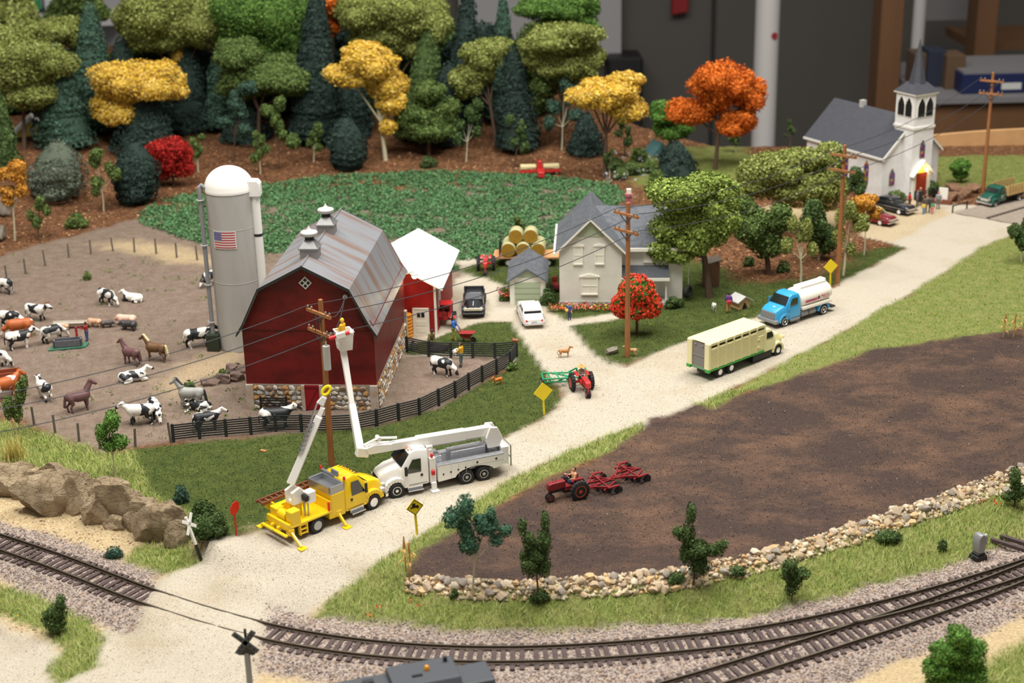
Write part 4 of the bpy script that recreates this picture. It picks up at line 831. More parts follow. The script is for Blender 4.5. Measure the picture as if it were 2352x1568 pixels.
# ---------------------------------------------------------------- cream cattle truck
loc, yaw = place2((1786, 815), (1653.5, 866), .95, 'right')
ct = thing('cattle_truck', 'cream livestock truck with louvred sides and green sill on the road', 'truck', loc, yaw)
pc = mat('truck_cream', s2l(238, 230, 178), .4, coat=.15); pg = mat('sill_green', s2l(58, 162, 62), .4)
x0, x1 = -7.95, -1.75
MB().bx(x0, x1, -1.08, 1.08, 2.92, 3.02).build('box_roof', pc, ct, 0, .04)
MB().bx(x1-.1, x1, -1.08, 1.08, .95, 2.95).build('box_front', pc, ct, 0)
MB().bx(x0, x1, -1.1, 1.1, .78, .98).bx(x0-.12, x0+.1, -1.13, -.72, .72, 1.0).bx(x0-.12, x0+.1, .72, 1.13, .72, 1.0).build('sill', pg, ct, 0, .03)
for s in (-1, 1):
    a, c = min(s*1.0, s*1.08), max(s*1.0, s*1.08)
    sw = MB().bx(x0, x1, a, c, .95, 2.6).bx(x0, x1, a, c, 2.8, 2.95).build('box_side', pc, ct, 0)
    n = 7; step = (x1-x0-.1)/n
    for i in range(n+1):
        xx = x0+.05+i*step; MB().bx(xx-.05, xx+.05, min(s*1.02, s*1.13), max(s*1.02, s*1.13), .95, 2.95).build('post', pc, sw, 0)
    for i in range(n-1):
        b = MB()
        for k in range(11): b.bx(x0+.1+i*step+.03, x0+.05+(i+1)*step-.08, min(s*1.05, s*1.105), max(s*1.05, s*1.105), 1.0+k*.145, 1.075+k*.145)
        b.build('louvre_panel', pc, sw, 0)
    MB().bx(x1-step+.08, x1-.12, min(s*1.05, s*1.11), max(s*1.05, s*1.11), 1.1, 2.2).build('side_door', pc, sw, 0, .02)
    for z in (1.35, 1.95): MB().bx(x1-step-.02, x1-step+.22, min(s*1.1, s*1.15), max(s*1.1, s*1.15), z-.04, z+.04).build('hinge', pc, sw, 0)
for s in (-1, 1): MB().bx(x0-.1, x0+.04, min(s*.62, s*1.1), max(s*.62, s*1.1), .95, 2.98).build('rear_post', pc, ct, 0, .04)
b = MB().bx(x0+.02, x0+.08, -.62, .62, .85, 2.85); rd = b.build('rear_door', mat('door_grey', s2l(128, 124, 122), .5), ct, 0)
MB().bx(x0-.02, x0+.03, -.62, .62, 1.82, 1.88).bx(x0-.02, x0+.03, -.62, .62, .85, .92).bx(x0-.06, x0+.03, -.45, -.3, 2.66, 2.72).bx(x0-.06, x0+.03, .25, .4, 2.66, 2.72).build('door_bar', m_grey, rd, 0)
MB().bx(-7.6, .6, -.45, .45, .4, .8).bx(-2.9, -.8, -.95, .95, .2, .72).build('chassis', m_black, ct, 0)
for x in (0, -5.37, -6.62):
    for s in (-1, 1): wheel(ct, x, s*.84, .44, .3, s, rr=.5)
body([(-1.7, .98, .85, .7, 2.3), (-1.5, 1.0, .86, .7, 2.45), (-.95, 1.0, .84, .7, 2.42), (-.7, 1.0, .84, .7, 2.3), (-.35, 1.0, .92, .7, 1.75)]).build('cab', pc, ct, 38, .03)
body([(-.45, .8, .7, .7, 1.78), (.3, .74, .64, .7, 1.7), (.75, .66, .52, .6, 1.45)]).build('hood', pc, ct, 38, .05, 2)
for s in (-1, 1):
    arch_fender(0, .48, min(s*.55, s*1.02), max(s*.55, s*1.02), .45, .2, a0=-.2, a1=math.pi+.1).build('fender', pc, ct, 40, .03)
    MB().lathe([(.14, .2), (.16, .0), (.02, -.02)], (.62, s*.72, 1.3), 10, 'x').build('headlight', pc, ct)
    MB().prism([(-.62, 1.72), (-1.4, 1.72), (-1.4, 2.2), (-.85, 2.2)], s*.97, s*1.005).build('side_window', m_black, ct, 0)
V = [(-.72, -.74, 2.2), (-.72, .74, 2.2), (-.40, .84, 1.78), (-.40, -.84, 1.78)]; V2 = [(x+.05, y, z+.03) for x, y, z in V]
MB().add(V+V2, [(0, 1, 2, 3), (7, 6, 5, 4), (0, 4, 5, 1), (1, 5, 6, 2), (2, 6, 7, 3), (3, 7, 4, 0)]).build('windshield', m_black, ct, 0)
# ---------------------------------------------------------------- blue tanker
loc, yaw = place2((1802, 750), (1891, 722), .95, 'left')
tt = thing('milk_tanker', 'blue cab tanker truck with white tank and pink lettering', 'truck', loc, yaw)
pb_ = mat('truck_blue', s2l(56, 160, 214), .3, coat=.4); ptk = mat('tank_white', s2l(246, 240, 228), .35, coat=.2)
body([(-1.75, 1.0, .86, .6, 2.35), (-1.6, 1.02, .88, .6, 2.52), (-.95, 1.02, .85, .6, 2.55), (-.65, 1.02, .84, .6, 2.38), (-.05, 1.02, .95, .6, 1.72)]).build('cab', pb_, tt, 38, .03)
body([(-.15, .98, .9, .65, 1.75), (.55, .95, .86, .6, 1.6), (.95, .88, .78, .55, 1.35)]).build('hood', pb_, tt, 38, .05, 2)
for s in (-1, 1):
    arch_fender(0, .5, min(s*.6, s*1.06), max(s*.6, s*1.06), .45, .2, a0=.0, a1=math.pi).build('fender', pb_, tt, 40, .03)
    MB().prism([(-.42, 1.68), (-1.35, 1.68), (-1.35, 2.25), (-.72, 2.25)], s*1.0, s*1.03).build('side_window', m_glass, tt, 0)
    mirror(tt, -.3, s*1.02, 1.75, s, pb_)
    MB().bx(-1.7, -.6, min(s*.7, s*1.04), max(s*.7, s*1.04), .3, .55).build('step', m_grey, tt, 0, .03)
V = [(-.67, -.74, 2.32), (-.67, .74, 2.32), (-.08, .88, 1.76), (-.08, -.88, 1.76)]; V2 = [(x+.05, y, z+.03) for x, y, z in V]
MB().add(V+V2, [(0, 1, 2, 3), (7, 6, 5, 4), (0, 4, 5, 1), (1, 5, 6, 2), (2, 6, 7, 3), (3, 7, 4, 0)]).build('windshield', m_glass, tt, 0)
b = MB().bx(.9, 1.0, -.72, .72, .75, 1.3)
for i in range(12): b.bx(1., 1.03, -.7+i*.122, -.66+i*.122, .78, 1.28)
b.build('grille', m_grey, tt, 0); MB().bx(.75, 1.12, -1.02, 1.02, .42, .72).build('bumper', m_grey, tt, 0, .05, 2)
MB().lathe([(.1, 0), (.1, .015), (.01, .02)], (.45, .15, 1.63), 10).build('hood_badge', m_white, tt)
MB().bx(-5.6, .6, -.42, .42, .45, .75).build('chassis', m_grey, tt, 0)
for x in (0, -4.57):
    for s in (-1, 1): wheel(tt, x, s*.84, .46, .32, s, rr=.66)
for s in (-1, 1): arch_fender(-4.57, .5, min(s*.6, s*1.0), max(s*.6, s*1.0), .46, .22, a0=.0, a1=math.pi).build('rear_fender', pb_, tt, 40, .03)
for x in (-2.3, -3.2):
    for s in (-1, 1): MB().cyl((x+.35, s*.75, .62), (x-.4, s*.75, .62), .26, n=12).build('fuel_tank', m_grey, tt)
MB().bx(-6.0, -5.5, -.95, .95, .4, .52).build('rear_bumper', m_dark, tt, 0)
n = 28; tk = []
for x, k in ((-1.85, .78), (-1.98, .95), (-2.15, 1.), (-5.3, 1.), (-5.45, .95), (-5.55, .8)):
    tk.append([(x, 1.06*k*math.cos(t), 1.82+.82*k*math.sin(t)) for t in np.arange(n)*2*math.pi/n])
tnk = MB().loft(tk).build('tank', ptk, tt, 40)
MB().bx(-5.3, -2.3, -.42, .42, 2.6, 2.75).bx(-5.4, -5.0, -.3, .3, 2.75, 2.86).build('tank_top_rail', ptk, tnk, 0, .03)
MB().bx(-5.4, -1.95, -1.08, 1.08, 1.0, 1.25).build('tank_skirt', ptk, tnk, 0, .03)
# pink banner and lettering, curved with the tank side
m_pink = mat('banner_pink', s2l(236, 96, 158), .4); m_mag = mat('letter_magenta', s2l(206, 40, 110), .4)
def tpt(x, z, off=.012): return (x, math.sqrt(max(0, 1-((z-1.82)/.82)**2))*1.06+off, z)
def tpatch(b, x0, x1, z0, z1, off, n=3):
    zs = np.linspace(z0, z1, n+1); V = []
    for z in zs: V += [tpt(x0, z, off), tpt(x1, z, off)]
    b.add(V, [(2*i, 2*i+1, 2*i+3, 2*i+2) for i in range(n)])
b = MB(); tpatch(b, -2.25, -3.75, 1.5, 1.76, .012); b.build('banner', m_pink, tnk)
def text(parent, s_, x, z, size, mt, flip=1, shear=0, fn=None, name='lettering'):
    cu = bpy.data.curves.new(name, 'FONT'); cu.body = s_; cu.size = size; cu.shear = shear
    o = bpy.data.objects.new(name, cu); COL.objects.link(o); bpy.context.view_layer.update()
    me = bpy.data.meshes.new_from_object(o.evaluated_get(bpy.context.evaluated_depsgraph_get())); bpy.data.objects.remove(o); bpy.data.curves.remove(cu)
    for v in me.vertices: v.co = Vector(fn(v.co.x, v.co.y))
    me.materials.clear(); me.materials.append(mt); o = bpy.data.objects.new(name, me); COL.objects.link(o); o.parent = parent; return o
text(tnk, 'FARM FRESH', 0, 0, .2, mat('letter_black', s2l(40, 20, 34), .5), fn=lambda u, v: tpt(-2.35-u*1.02, 1.56+v, .03))
text(tnk, 'Milk', 0, 0, .62, m_mag, shear=.25, fn=lambda u, v: tpt(-4.0-u*1.0, 1.5+v, .03))
# small calf silhouette replaced by plain splash mark between banner and word
b = MB(); tpatch(b, -3.72, -3.92, 1.56, 1.86, .02); b.build('splash_mark', m_black, tnk)
# ---------------------------------------------------------------- cars and pickups
def sedan(name, label, loc, yaw, paint, L=4.9, roof=None, wwall=False, fins=False, pickup=False):
    t = thing(name, label, 'car' if not pickup else 'truck', loc, yaw); w = .92
    body([(-L/2, .72, .66, .35, .78), (-L/2+.15, .86, .78, .3, .92), (-L/2+1.1, w, .86, .28, .98), (-.5, w, .86, .28, .98), (.6, w, .86, .28, .98), (L/2-.4, .88, .76, .28, .92), (L/2-.08, .8, .66, .32, .8), (L/2, .66, .55, .4, .7)]).build('body', paint, t, 40, .03, 2)
    g = body([(-L/2+1.0, .78, .6, .9, .98), (-1.15, .8, .66, .9, 1.38), (-.3, .8, .68, .9, 1.46), (.25, .8, .66, .9, 1.4), (.95, .8, .7, .9, .98)]); g.build('glasshouse', m_glass, t, 40)
    rf = body([(-1.5, .74, .62, 1.2, 1.3), (-1.1, .76, .68, 1.34, 1.43), (-.3, .76, .7, 1.4, 1.5), (.2, .76, .68, 1.36, 1.45), (.45, .74, .66, 1.24, 1.32)]).build('roof', roof or paint, t, 40, .02)
    for s in (-1, 1):
        for x in (.72, .5, -1.55): pass
        b = MB(); beam(b, (.92, s*.78, .96), (.38, s*.68, 1.38), .05, .07); beam(b, (-.4, s*.82, .95), (-.4, s*.72, 1.42), .06, .08); beam(b, (-1.62, s*.78, .98), (-1.2, s*.7, 1.36), .07, .1); b.build('pillar', roof or paint, t, 0)
        for x in (L/2-.95, -L/2+1.0): wheel(t, x, s*.8, .33, .2, s, m_white if wwall else None, hub=False, rr=.6)
        MB().lathe([(.11, .06), (.12, -.05), (.02, -.06)], (L/2-.06, s*.62, .68), 10, 'x').build('headlight', m_chrome, t)
        MB().bx(-L/2+.2, L/2-.3, min(s*.905, s*.93), max(s*.905, s*.93), .66, .7).build('side_trim', m_chrome, t, 0)
        MB().bx(-L/2-.02, -L/2+.05, min(s*.55, s*.72), max(s*.55, s*.72), .6, .78).build('tail_light', MATS['red_lens'], t, 0, .02)
    MB().bx(L/2-.06, L/2+.12, -.86, .86, .34, .5).build('front_bumper', m_chrome, t, 0, .05, 2); MB().bx(-L/2-.14, -L/2+.04, -.86, .86, .34, .5).build('rear_bumper', m_chrome, t, 0, .05, 2)
    MB().bx(L/2-.04, L/2+.05, -.5, .5, .52, .72).build('grille', m_chrome, t, 0, .02)
    return t
g = GP(1226, 725); wc = sedan('sedan_car', 'white vintage sedan parked in front of the garage door', (g[0]-.3, g[1]-.75, 0), math.radians(97), mat('car_white', s2l(240, 240, 238), .25, coat=.5), 4.9)
b = MB().bx(-2.46, -2.44, -.22, .22, .5, .62); b.build('number_plate', m_lgrey, wc, 0)
g = GP(2066, 487); bc = sedan('sedan_car', 'black vintage sedan parked by the church steps', (g[0]-.6, g[1]+.6, 0), math.radians(-52), mat('car_black', s2l(24, 26, 34), .2, coat=.6), 4.9, wwall=True)
g = GP(2022, 512); rc = sedan('convertible_car', 'dark red vintage car with pale yellow roof parked behind the black car', (g[0]-.6, g[1]+.6, 0), math.radians(-48), mat('car_red', s2l(120, 24, 36), .22, coat=.6), 4.7, roof=mat('car_roof_yellow', s2l(230, 214, 150), .4), wwall=True)
# black pickup facing the camera
g = GP(1090, 700)
pk = thing('pickup_truck', 'black vintage pickup truck on the gravel between shed and garage', 'truck', (g[0], g[1]-1.4, 0), math.radians(-91)); pbk = mat('pickup_black', s2l(38, 40, 46), .28, coat=.5)
body([(-.6, .8, .66, .4, 1.7), (-.5, .82, .7, .4, 1.78), (.1, .82, .7, .4, 1.78), (.35, .82, .68, .4, 1.68), (.8, .82, .76, .4, 1.22)]).build('cab', pbk, pk, 38, .03)
body([(.7, .74, .62, .45, 1.24), (1.6, .68, .54, .45, 1.15), (2.2, .6, .44, .45, .98)]).build('hood', pbk, pk, 38, .05, 2)
MB().bx(.9, 2.2, -.03, .03, 1.12, 1.2).build('hood_ridge', m_lgrey, pk, 0)
V = [(.33, -.62, 1.64), (.33, .62, 1.64), (.78, .72, 1.26), (.78, -.72, 1.26)]; V2 = [(x+.04, y, z+.02) for x, y, z in V]
MB().add(V+V2, [(0, 1, 2, 3), (7, 6, 5, 4), (0, 4, 5, 1), (1, 5, 6, 2), (2, 6, 7, 3), (3, 7, 4, 0)]).build('windshield', mat('grey_glass', s2l(96, 98, 102), .15), pk, 0)
MB().bx(-2.6, -.65, -.82, .82, .5, .6).bx(-2.6, -.65, -.86, -.78, .5, 1.05).bx(-2.6, -.65, .78, .86, .5, 1.05).bx(-2.65, -2.58, -.86, .86, .5, 1.05).bx(-.72, -.62, -.84, .84, .5, 1.95).build('bed', pbk, pk, 0, .02)
for s in (-1, 1):
    for x in (1.5, -1.7):
        arch_fender(x, .4, min(s*.6, s*.98), max(s*.6, s*.98), .38, .16, a0=-.1, a1=math.pi+.1).build('fender', pbk, pk, 40, .03); wheel(pk, x, s*.8, .36, .22, s, m_lgrey, hub=False)
    MB().lathe([(.13, .05), (.15, -.05), (.02, -.06)], (2.18, s*.66, .86), 10, 'x').build('headlight', m_cream, pk)
MB().bx(2.15, 2.25, -.6, .6, .72, .95).build('grille', mat('cream_bar', s2l(214, 206, 180), .4), pk, 0, .03); MB().bx(2.2, 2.36, -.92, .92, .36, .56).build('bumper', m_black, pk, 0, .05)
# green stake truck on the bridge
g = GP(2262, 479)
gt = thing('stake_truck', 'dark green stake bed truck with chrome grille on the plank bridge', 'truck', (g[0]+.9, g[1]+1.2, .0), math.radians(-145)); pgn = mat('truck_green', s2l(24, 82, 66), .25, coat=.5)
body([(-1.3, .88, .76, .5, 1.85), (-1.15, .9, .78, .5, 1.98), (-.6, .9, .78, .5, 1.98), (-.35, .9, .76, .5, 1.85), (.1, .9, .82, .5, 1.35)]).build('cab', pgn, gt, 38, .03)
body([(.0, .82, .7, .5, 1.38), (.6, .78, .64, .5, 1.25), (1.0, .7, .54, .5, 1.05)]).build('hood', pgn, gt, 38, .05, 2)
V = [(-.37, -.68, 1.8), (-.37, .68, 1.8), (.07, .78, 1.4), (.07, -.78, 1.4)]; V2 = [(x+.04, y, z+.02) for x, y, z in V]
MB().add(V+V2, [(0, 1, 2, 3), (7, 6, 5, 4), (0, 4, 5, 1), (1, 5, 6, 2), (2, 6, 7, 3), (3, 7, 4, 0)]).build('windshield', m_glass, gt, 0)
for s in (-1, 1):
    arch_fender(.4, .4, min(s*.6, s*1.0), max(s*.6, s*1.0), .4, .18, a0=-.1, a1=math.pi+.1).build('fender', pgn, gt, 40, .03)
    for x in (.4, -3.4): wheel(gt, x, s*.82, .4, .25, s, None, hub=False)
    MB().lathe([(.13, .06), (.15, -.05), (.02, -.06)], (1.0, s*.66, .9), 10, 'x').build('headlight', m_chrome, gt)
    MB().prism([(-.3, 1.36), (-1.05, 1.36), (-1.05, 1.78), (-.5, 1.78)], s*.87, s*.905).build('side_window', m_glass, gt, 0)
    sb_ = MB().bx(-4.9, -1.4, min(s*.95, s*1.0), max(s*.95, s*1.0), .95, 1.05).build('stake_side', mat('stake_wood', s2l(206, 172, 112), .6), gt, 0)
    for k in range(8): MB().bx(-4.85+k*.48, -4.75+k*.48, min(s*.95, s*1.04), max(s*.95, s*1.04), .95, 2.0).build('stake', MATS['stake_wood'], sb_, 0)
    for z in (1.15, 1.4, 1.65, 1.9): MB().bx(-4.9, -1.4, min(s*.95, s*.99), max(s*.95, s*.99), z-.08, z+.08).build('slat', MATS['stake_wood'], sb_, 0)
MB().bx(-.85, -.45, .9, .915, 1.08, 1.14).bx(-.8, -.5, .9, .915, .94, 1.02).bx(-.85, -.5, .9, .915, .82, .88).build('door_marking', m_lgrey, gt, 0)
MB().bx(-4.9, -1.4, -1., 1., .8, .95).bx(-4.8, .8, -.4, .4, .4, .8).build('bed', m_black, gt, 0)
b = MB()
for z in (1.0, 1.2, 1.4, 1.6, 1.8): b.bx(-1.45, -1.4, -.95, .95, z-.08, z+.08)
b.build('headboard', MATS['stake_wood'], gt, 0)
MB().bx(.98, 1.06, -.5, .5, .62, .95).bx(1.0, 1.15, -.95, .95, .35, .55).build('front_bumper', m_chrome, gt, 0, .04)
# ---------------------------------------------------------------- tractors
def tractor(label, loc, yaw, paint, rim, L=1.0, rowcrop=True, cab=False, seat=True, group=None, steer=True):
    t = thing('farm_tractor', label, 'tractor', loc, yaw); t.scale = (.8, .8, .8)
    # origin between front wheels; rear axle at x=-2.1
    MB().prism([(.28, .95), (.28, 1.5), (.05, 1.58), (-1.15, 1.6), (-1.15, 1.0)], -.26, .26).build('hood', paint, t, 30, .06, 2)
    MB().bx(.27, .32, -.2, .2, .98, 1.45).build('grille', paint, t, 0, .02)
    MB().bx(-1.9, .2, -.2, .2, .72, 1.0).build('engine_block', m_dark if not cab else paint, t, 0, .04)
    MB().bx(-2.3, -1.1, -.3, .3, .7, 1.15).build('transmission', paint, t, 0, .05)
    MB().cyl((-2.05, -.85, .78), (-2.05, .85, .78), .12, n=10).build('rear_axle', paint, t)
    for s in (-1, 1):
        w = wheel(t, -2.05, s*.88, .78, .34, s, rim, hub=False, name='rear_wheel', rr=.62)
        lg = MB()
        for k in range(18):
            a = k*2*math.pi/18; lg.box((-2.05+math.cos(a)*.79, s*.88, .78+math.sin(a)*.79), (.07, .34, .08), ry=-a)
        tag(lg.build('tread_lug', m_rubber, w, 0), kind='stuff')
        wheel(t, .12, s*(.14 if rowcrop else .6), .33, .17, s, rim, hub=False, name='front_wheel', rr=.6)
        MB().prism([(-2.7, 1.2), (-2.5, 1.66), (-1.7, 1.68), (-1.55, 1.5), (-1.7, 1.56), (-2.42, 1.54)], min(s*.36, s*.62), max(s*.36, s*.62)).build('fender', paint, t, 0)
    MB().bx(.0, .22, -.08, .08, .3, 1.0).build('front_pedestal', paint, t, 0)
    for x in (-.15, -.4): MB().cyl((x, .05, 1.55), (x, .05, 1.95), .035, n=8).build('exhaust_stack', m_steel, t)
    if steer:
        MB().cyl((-1.2, 0, 1.45), (-1.5, 0, 1.72), .03, n=6).build('steering_column', m_dark, t)
        q = np.linspace(0, 2*math.pi, 17); MB().tube([(-1.5+.15*math.sin(a)*.7, .24*math.cos(a), 1.73+.24*math.sin(a)*.55) for a in q], .025, 5, False).build('steering_wheel', m_steel, t)
    MB().prism([(-2.25, 1.2), (-1.8, 1.2), (-1.8, 1.28), (-2.18, 1.3), (-2.3, 1.65), (-2.36, 1.62)], -.24, .24).build('seat', paint, t, 0, .03)
    if cab:
        b = MB()
        for x in (-2.5, -1.3):
            for s in (-1, 1): b.bx(x-.05, x+.05, s*.6-.05, s*.6+.05, 1.2, 2.4)
        b.build('cab_frame', paint, t, 0); MB().bx(-2.6, -1.2, -.68, .68, 2.38, 2.52).build('cab_roof', paint, t, 0, .06, 2)
        MB().bx(-1.3, -1.27, -.56, .56, 1.3, 2.35).bx(-2.5, -1.3, .58, .6, 1.3, 2.35).bx(-2.5, -1.3, -.6, -.58, 1.3, 2.35).build('cab_glass', mat('pale_glass', s2l(150, 160, 150), .1, trans=.7), t, 0)
    return t
m_mar = mat('tractor_maroon', s2l(132, 38, 42), .4); m_rim = mat('rim_orange', s2l(190, 74, 40), .5); m_tred = mat('tractor_red', s2l(204, 46, 46), .35, coat=.2)
loc, yaw = place2((1272, 1155), (1344, 1138), .35, 'left')
mt_ = tractor('maroon row-crop tractor with shirtless driver pulling a disc harrow in the plowed field', loc, yaw, m_mar, m_rim)
MARO = (loc, yaw)
# disc harrow
hr = thing('disc_harrow', 'maroon two-gang disc harrow towed behind the maroon tractor', 'harrow', loc, yaw); hr.scale = (.8, .8, .8)
def harrow(t, x0, n_sec, paint):
    for xs in range(n_sec):
        xb = x0-xs*3.1
        b = MB()
        for s in (-1, 1):
            beam(b, (xb, s*.1, .55), (xb-2.6, s*1.35, .5), .12, .12); beam(b, (xb-.7, s*.4, .62), (xb-2.5, s*.05, .7), .1, .1); beam(b, (xb-1.2, s*1.3, .55), (xb-2.7, s*.3, .55), .12, .14); beam(b, (xb-.3, 0, .55), (xb-1.6, s*1.3, .78), .1, .1); beam(b, (xb-1.5, s*1.4, .75), (xb-2.5, s*1.35, .75), .2, .1)
        beam(b, (xb+.2, 0, .5), (xb-2.8, 0, .6), .12, .12); beam(b, (xb-1.6, -1.3, .75), (xb-1.6, 1.3, .75), .1, .1, side=(1, 0, 0))
        b.build('frame', paint, t, 0)
        for s in (-1, 1):
            for k in range(6):
                y = s*(.25+k*.2); x = xb-1.3-k*.16 if True else 0
                MB().lathe([(.02, -.02), (.2, .0), (.27, .05), (.02, .0)], (x, y, .27), 14, 'y').build('disc', m_steel if k % 2 else m_dark, t)
            MB().cyl((xb-1.2, s*.15, .27), (xb-2.2, s*1.35, .27), .04, n=6).build('axle', m_dark, t)
    for s in (-1, 1): wheel(t, xb-2.5, s*1.3, .33, .18, s, m_dark, hub=False)
harrow(hr, -2.75, 1, m_mar)
b = MB(); beam(b, (-2.3, 0, .6), (-2.9, 0, .55), .14, .12); b.build('drawbar', m_mar, hr, 0)
h2_ = thing('disc_harrow', 'second maroon disc harrow section trailing at the end of the tractor train', 'harrow', (loc[0]-math.cos(yaw)*2.35+math.sin(yaw)*.1, loc[1]-math.sin(yaw)*2.35-math.cos(yaw)*.1, loc[2]), yaw+.12); h2_.scale = (.8, .8, .8)
harrow(h2_, -2.7, 1, m_mar)
# red tractor with green rake on the drive
A = GP(1350, 914); yaw2 = math.radians(-77)
rt_ = tractor('bright red row-crop tractor with green hay rake and straw-hatted driver on the driveway', (A[0], A[1]+.15, 0), yaw2, m_tred, m_tred)
REDT = ((A[0], A[1]+.15, 0), yaw2)
rk = thing('hay_rake', 'green side delivery hay rake behind the red tractor on the driveway', 'rake', (A[0], A[1]+.15, 0), yaw2); rk.scale = (.8, .8, .8); m_rk = mat('rake_green', s2l(34, 150, 96), .4)
b = MB()
for p, q in (((-2.4, 0, .6), (-3.5, 0, .9)), ((-2.9, .2, .5), (-3.3, -3.2, .55)), ((-3.9, .4, .9), (-4.6, -3.1, .95)), ((-3.3, -3.2, .55), (-4.6, -3.1, .95)), ((-2.9, .2, .5), (-4.0, 1.2, .9)), ((-3.0, -1.0, .6), (-4.3, -1.2, 1.0)), ((-3.1, -2.0, .55), (-4.0, .3, 1.05)), ((-3.9, .4, .9), (-3.9, 1.1, .9)), ((-3.6, 0, .9), (-3.6, .0, 1.5)), ((-3.6, 0, 1.5), (-4.3, -.6, .9)), ((-2.9, .2, .8), (-3.3, -3.2, .85)), ((-3.3, -3.2, .85), (-3.3, -3.2, .3)), ((-3.1, -1.6, .6), (-4.4, -1.9, 1.0)), ((-3.0, .3, .7), (-4.3, -2.2, .95)), ((-3.2, -2.6, .6), (-4.4, -2.5, .95)), ((-2.9, .2, .5), (-3.9, .4, 1.2))): beam(b, p, q, .13, .13, side=(1, .1, 0))
b.build('frame', m_rk, rk, 0, .02)
for s_, x_, y_ in ((1, -4.2, 1.2), (-1, -3.6, -3.35)): wheel(rk, x_, y_, .45, .14, 1 if s_ > 0 else -1, m_rk if s_ > 0 else m_lgrey, hub=False)
for k in range(9):
    MB().tube([(-3.5-k*.08, .1-k*.34, .75), (-3.75-k*.08, .1-k*.34, .45), (-3.5-k*.08, .1-k*.34, .15)], .025, 5).build('tine', m_steel, rk)
MB().prism([(-4.3, .5), (-4.0, .3), (-3.7, .5), (-3.65, 1.1), (-4.0, 1.3), (-4.35, 1.1)], .95, 1.05).build('gear_cover', m_rk, rk, 0)
# red tractor by the hay wagon
A = GP(1115, 632); hw_t = tractor('small red tractor hitched ahead of the hay wagon', (A[0], A[1], 0), math.radians(-92), m_tred, m_tred)
# red cab tractor by the shed
A = GP(1022, 752); tc2 = tractor('red cab tractor with grey wheels parked along the red shed', (A[0]+.3, A[1]+2.0, 0), math.radians(82), m_tred, m_lgrey, rowcrop=False, cab=True)
# hay wagon
hwl = GP(1200, 610)
hwg = thing('hay_wagon', 'tan flatbed hay wagon with black wheels carrying round bales', 'wagon', (hwl[0], hwl[1]+.6, 0), math.radians(-4))
MB().bx(-2.6, 3.4, -1.2, 1.2, .85, 1.0).build('bed', mat('wagon_tan', s2l(206, 150, 104), .6, var=.08), hwg, 0)
b = MB()
for x in (-2.0, -1.6): pass
for y in (-.9, -.3, .3, .9): b.bx(-2.05, -1.97, y-.05, y+.05, 1.0, 2.3)
b.bx(-2.05, -1.97, -1, 1, 2.2, 2.3).bx(-2.05, -1.97, -1, 1, 1.6, 1.7); b.build('front_rack', m_black, hwg, 0)
for x in (-1.2, 2.4):
    for s in (-1, 1): wheel(hwg, x, s*.95, .42, .25, s, m_lgrey, hub=False)
b = MB().bx(-2.2, 3., -.15, .15, .5, .85); beam(b, (-2.4, 0, .5), (-4.2, -.2, .45), .12, .12); b.build('chassis', m_black, hwg, 0)
m_hay = mat('hay_side', s2l(176, 172, 128), .9, var=.12, vs_=5); m_hayend = mat('hay_end', s2l(160, 122, 34), .95, var=.25, vs_=8)
def bale(x, y, z, r, ln, lab):
    c, s_ = math.cos(math.radians(-4)), math.sin(math.radians(-4))
    t = thing('hay_bale', lab, 'hay bale', (hwl[0]+x*c-y*s_, hwl[1]+.6+x*s_+y*c, z), math.radians(-4), 'round hay bales on the wagon')
    MB().lathe([(r*.97, -ln/2), (r, -ln/2+.05), (r, ln/2-.05), (r*.97, ln/2)], (0, 0, r), 22, 'y').build('wrap', m_hay, t, 50)
    MB().lathe([(r*.95, -ln/2-.012), (r*.01, -ln/2-.03)], (0, 0, r), 22, 'y').build('end_face', m_hayend, t); MB().lathe([(r*.95, ln/2+.012), (r*.01, ln/2+.03)], (0, 0, r), 22, 'y').build('end_face', m_hayend, t)
rb = .66
for i, w_ in enumerate(('next to the front rack', 'in the middle', 'at the tail end')): bale(-1.2+i*1.36, -.62, 1.0, rb, 1.2, 'round hay bale in the front bottom row, '+w_+' of the wagon')
bale(-1.2, .68, 1.0, rb, 1.2, 'round hay bale in the back bottom row next to the front rack of the wagon')
bale(1.52, .68, 1.0, rb, 1.2, 'round hay bale in the back bottom row at the tail end of the wagon')
for i, w_ in enumerate(('nearer the front rack', 'nearer the tail end')): bale(-.52+i*1.36, .0, 2.14, rb, 1.4, 'round hay bale on top of the wagon stack, '+w_)
# red and cream implement at the far edge of the crop
A = GP(1240, 402)
im = thing('field_sprayer', 'red and cream farm implement standing at the far edge of the green crop', 'implement', tuple(A), .05); m_ci = mat('implement_cream', s2l(226, 210, 160), .5)
MB().bx(-.35, .35, -2.4, 1.2, .3, .9).prism([(-.3, .9), (.3, .9), (.2, 1.7), (-.2, 1.7)], -.4, .5).build('frame', m_tred, im, 0, .05)
for s in (-1, 1):
    MB().loft([[(s*.4+s*u, -.4, .9+z) for u, z in ((0, 0), (0, .3))]+[(s*.4+s*u, .5, .9+z) for u, z in ((0, .3), (0, 0))], [(s*2.2, -.5, .8), (s*2.2, -.5, 1.25), (s*2.2, .4, 1.25), (s*2.2, .4, .8)]]).build('hopper', m_ci, im, 0, .08, 2)
    MB().bx(min(s*.4, s*2.3), max(s*.4, s*2.3), -.5, -.3, .45, .7).build('boom', m_tred, im, 0)
    wheel(im, 0+s*1.9, -.2, .35, .2, -1, m_ci, hub=False)
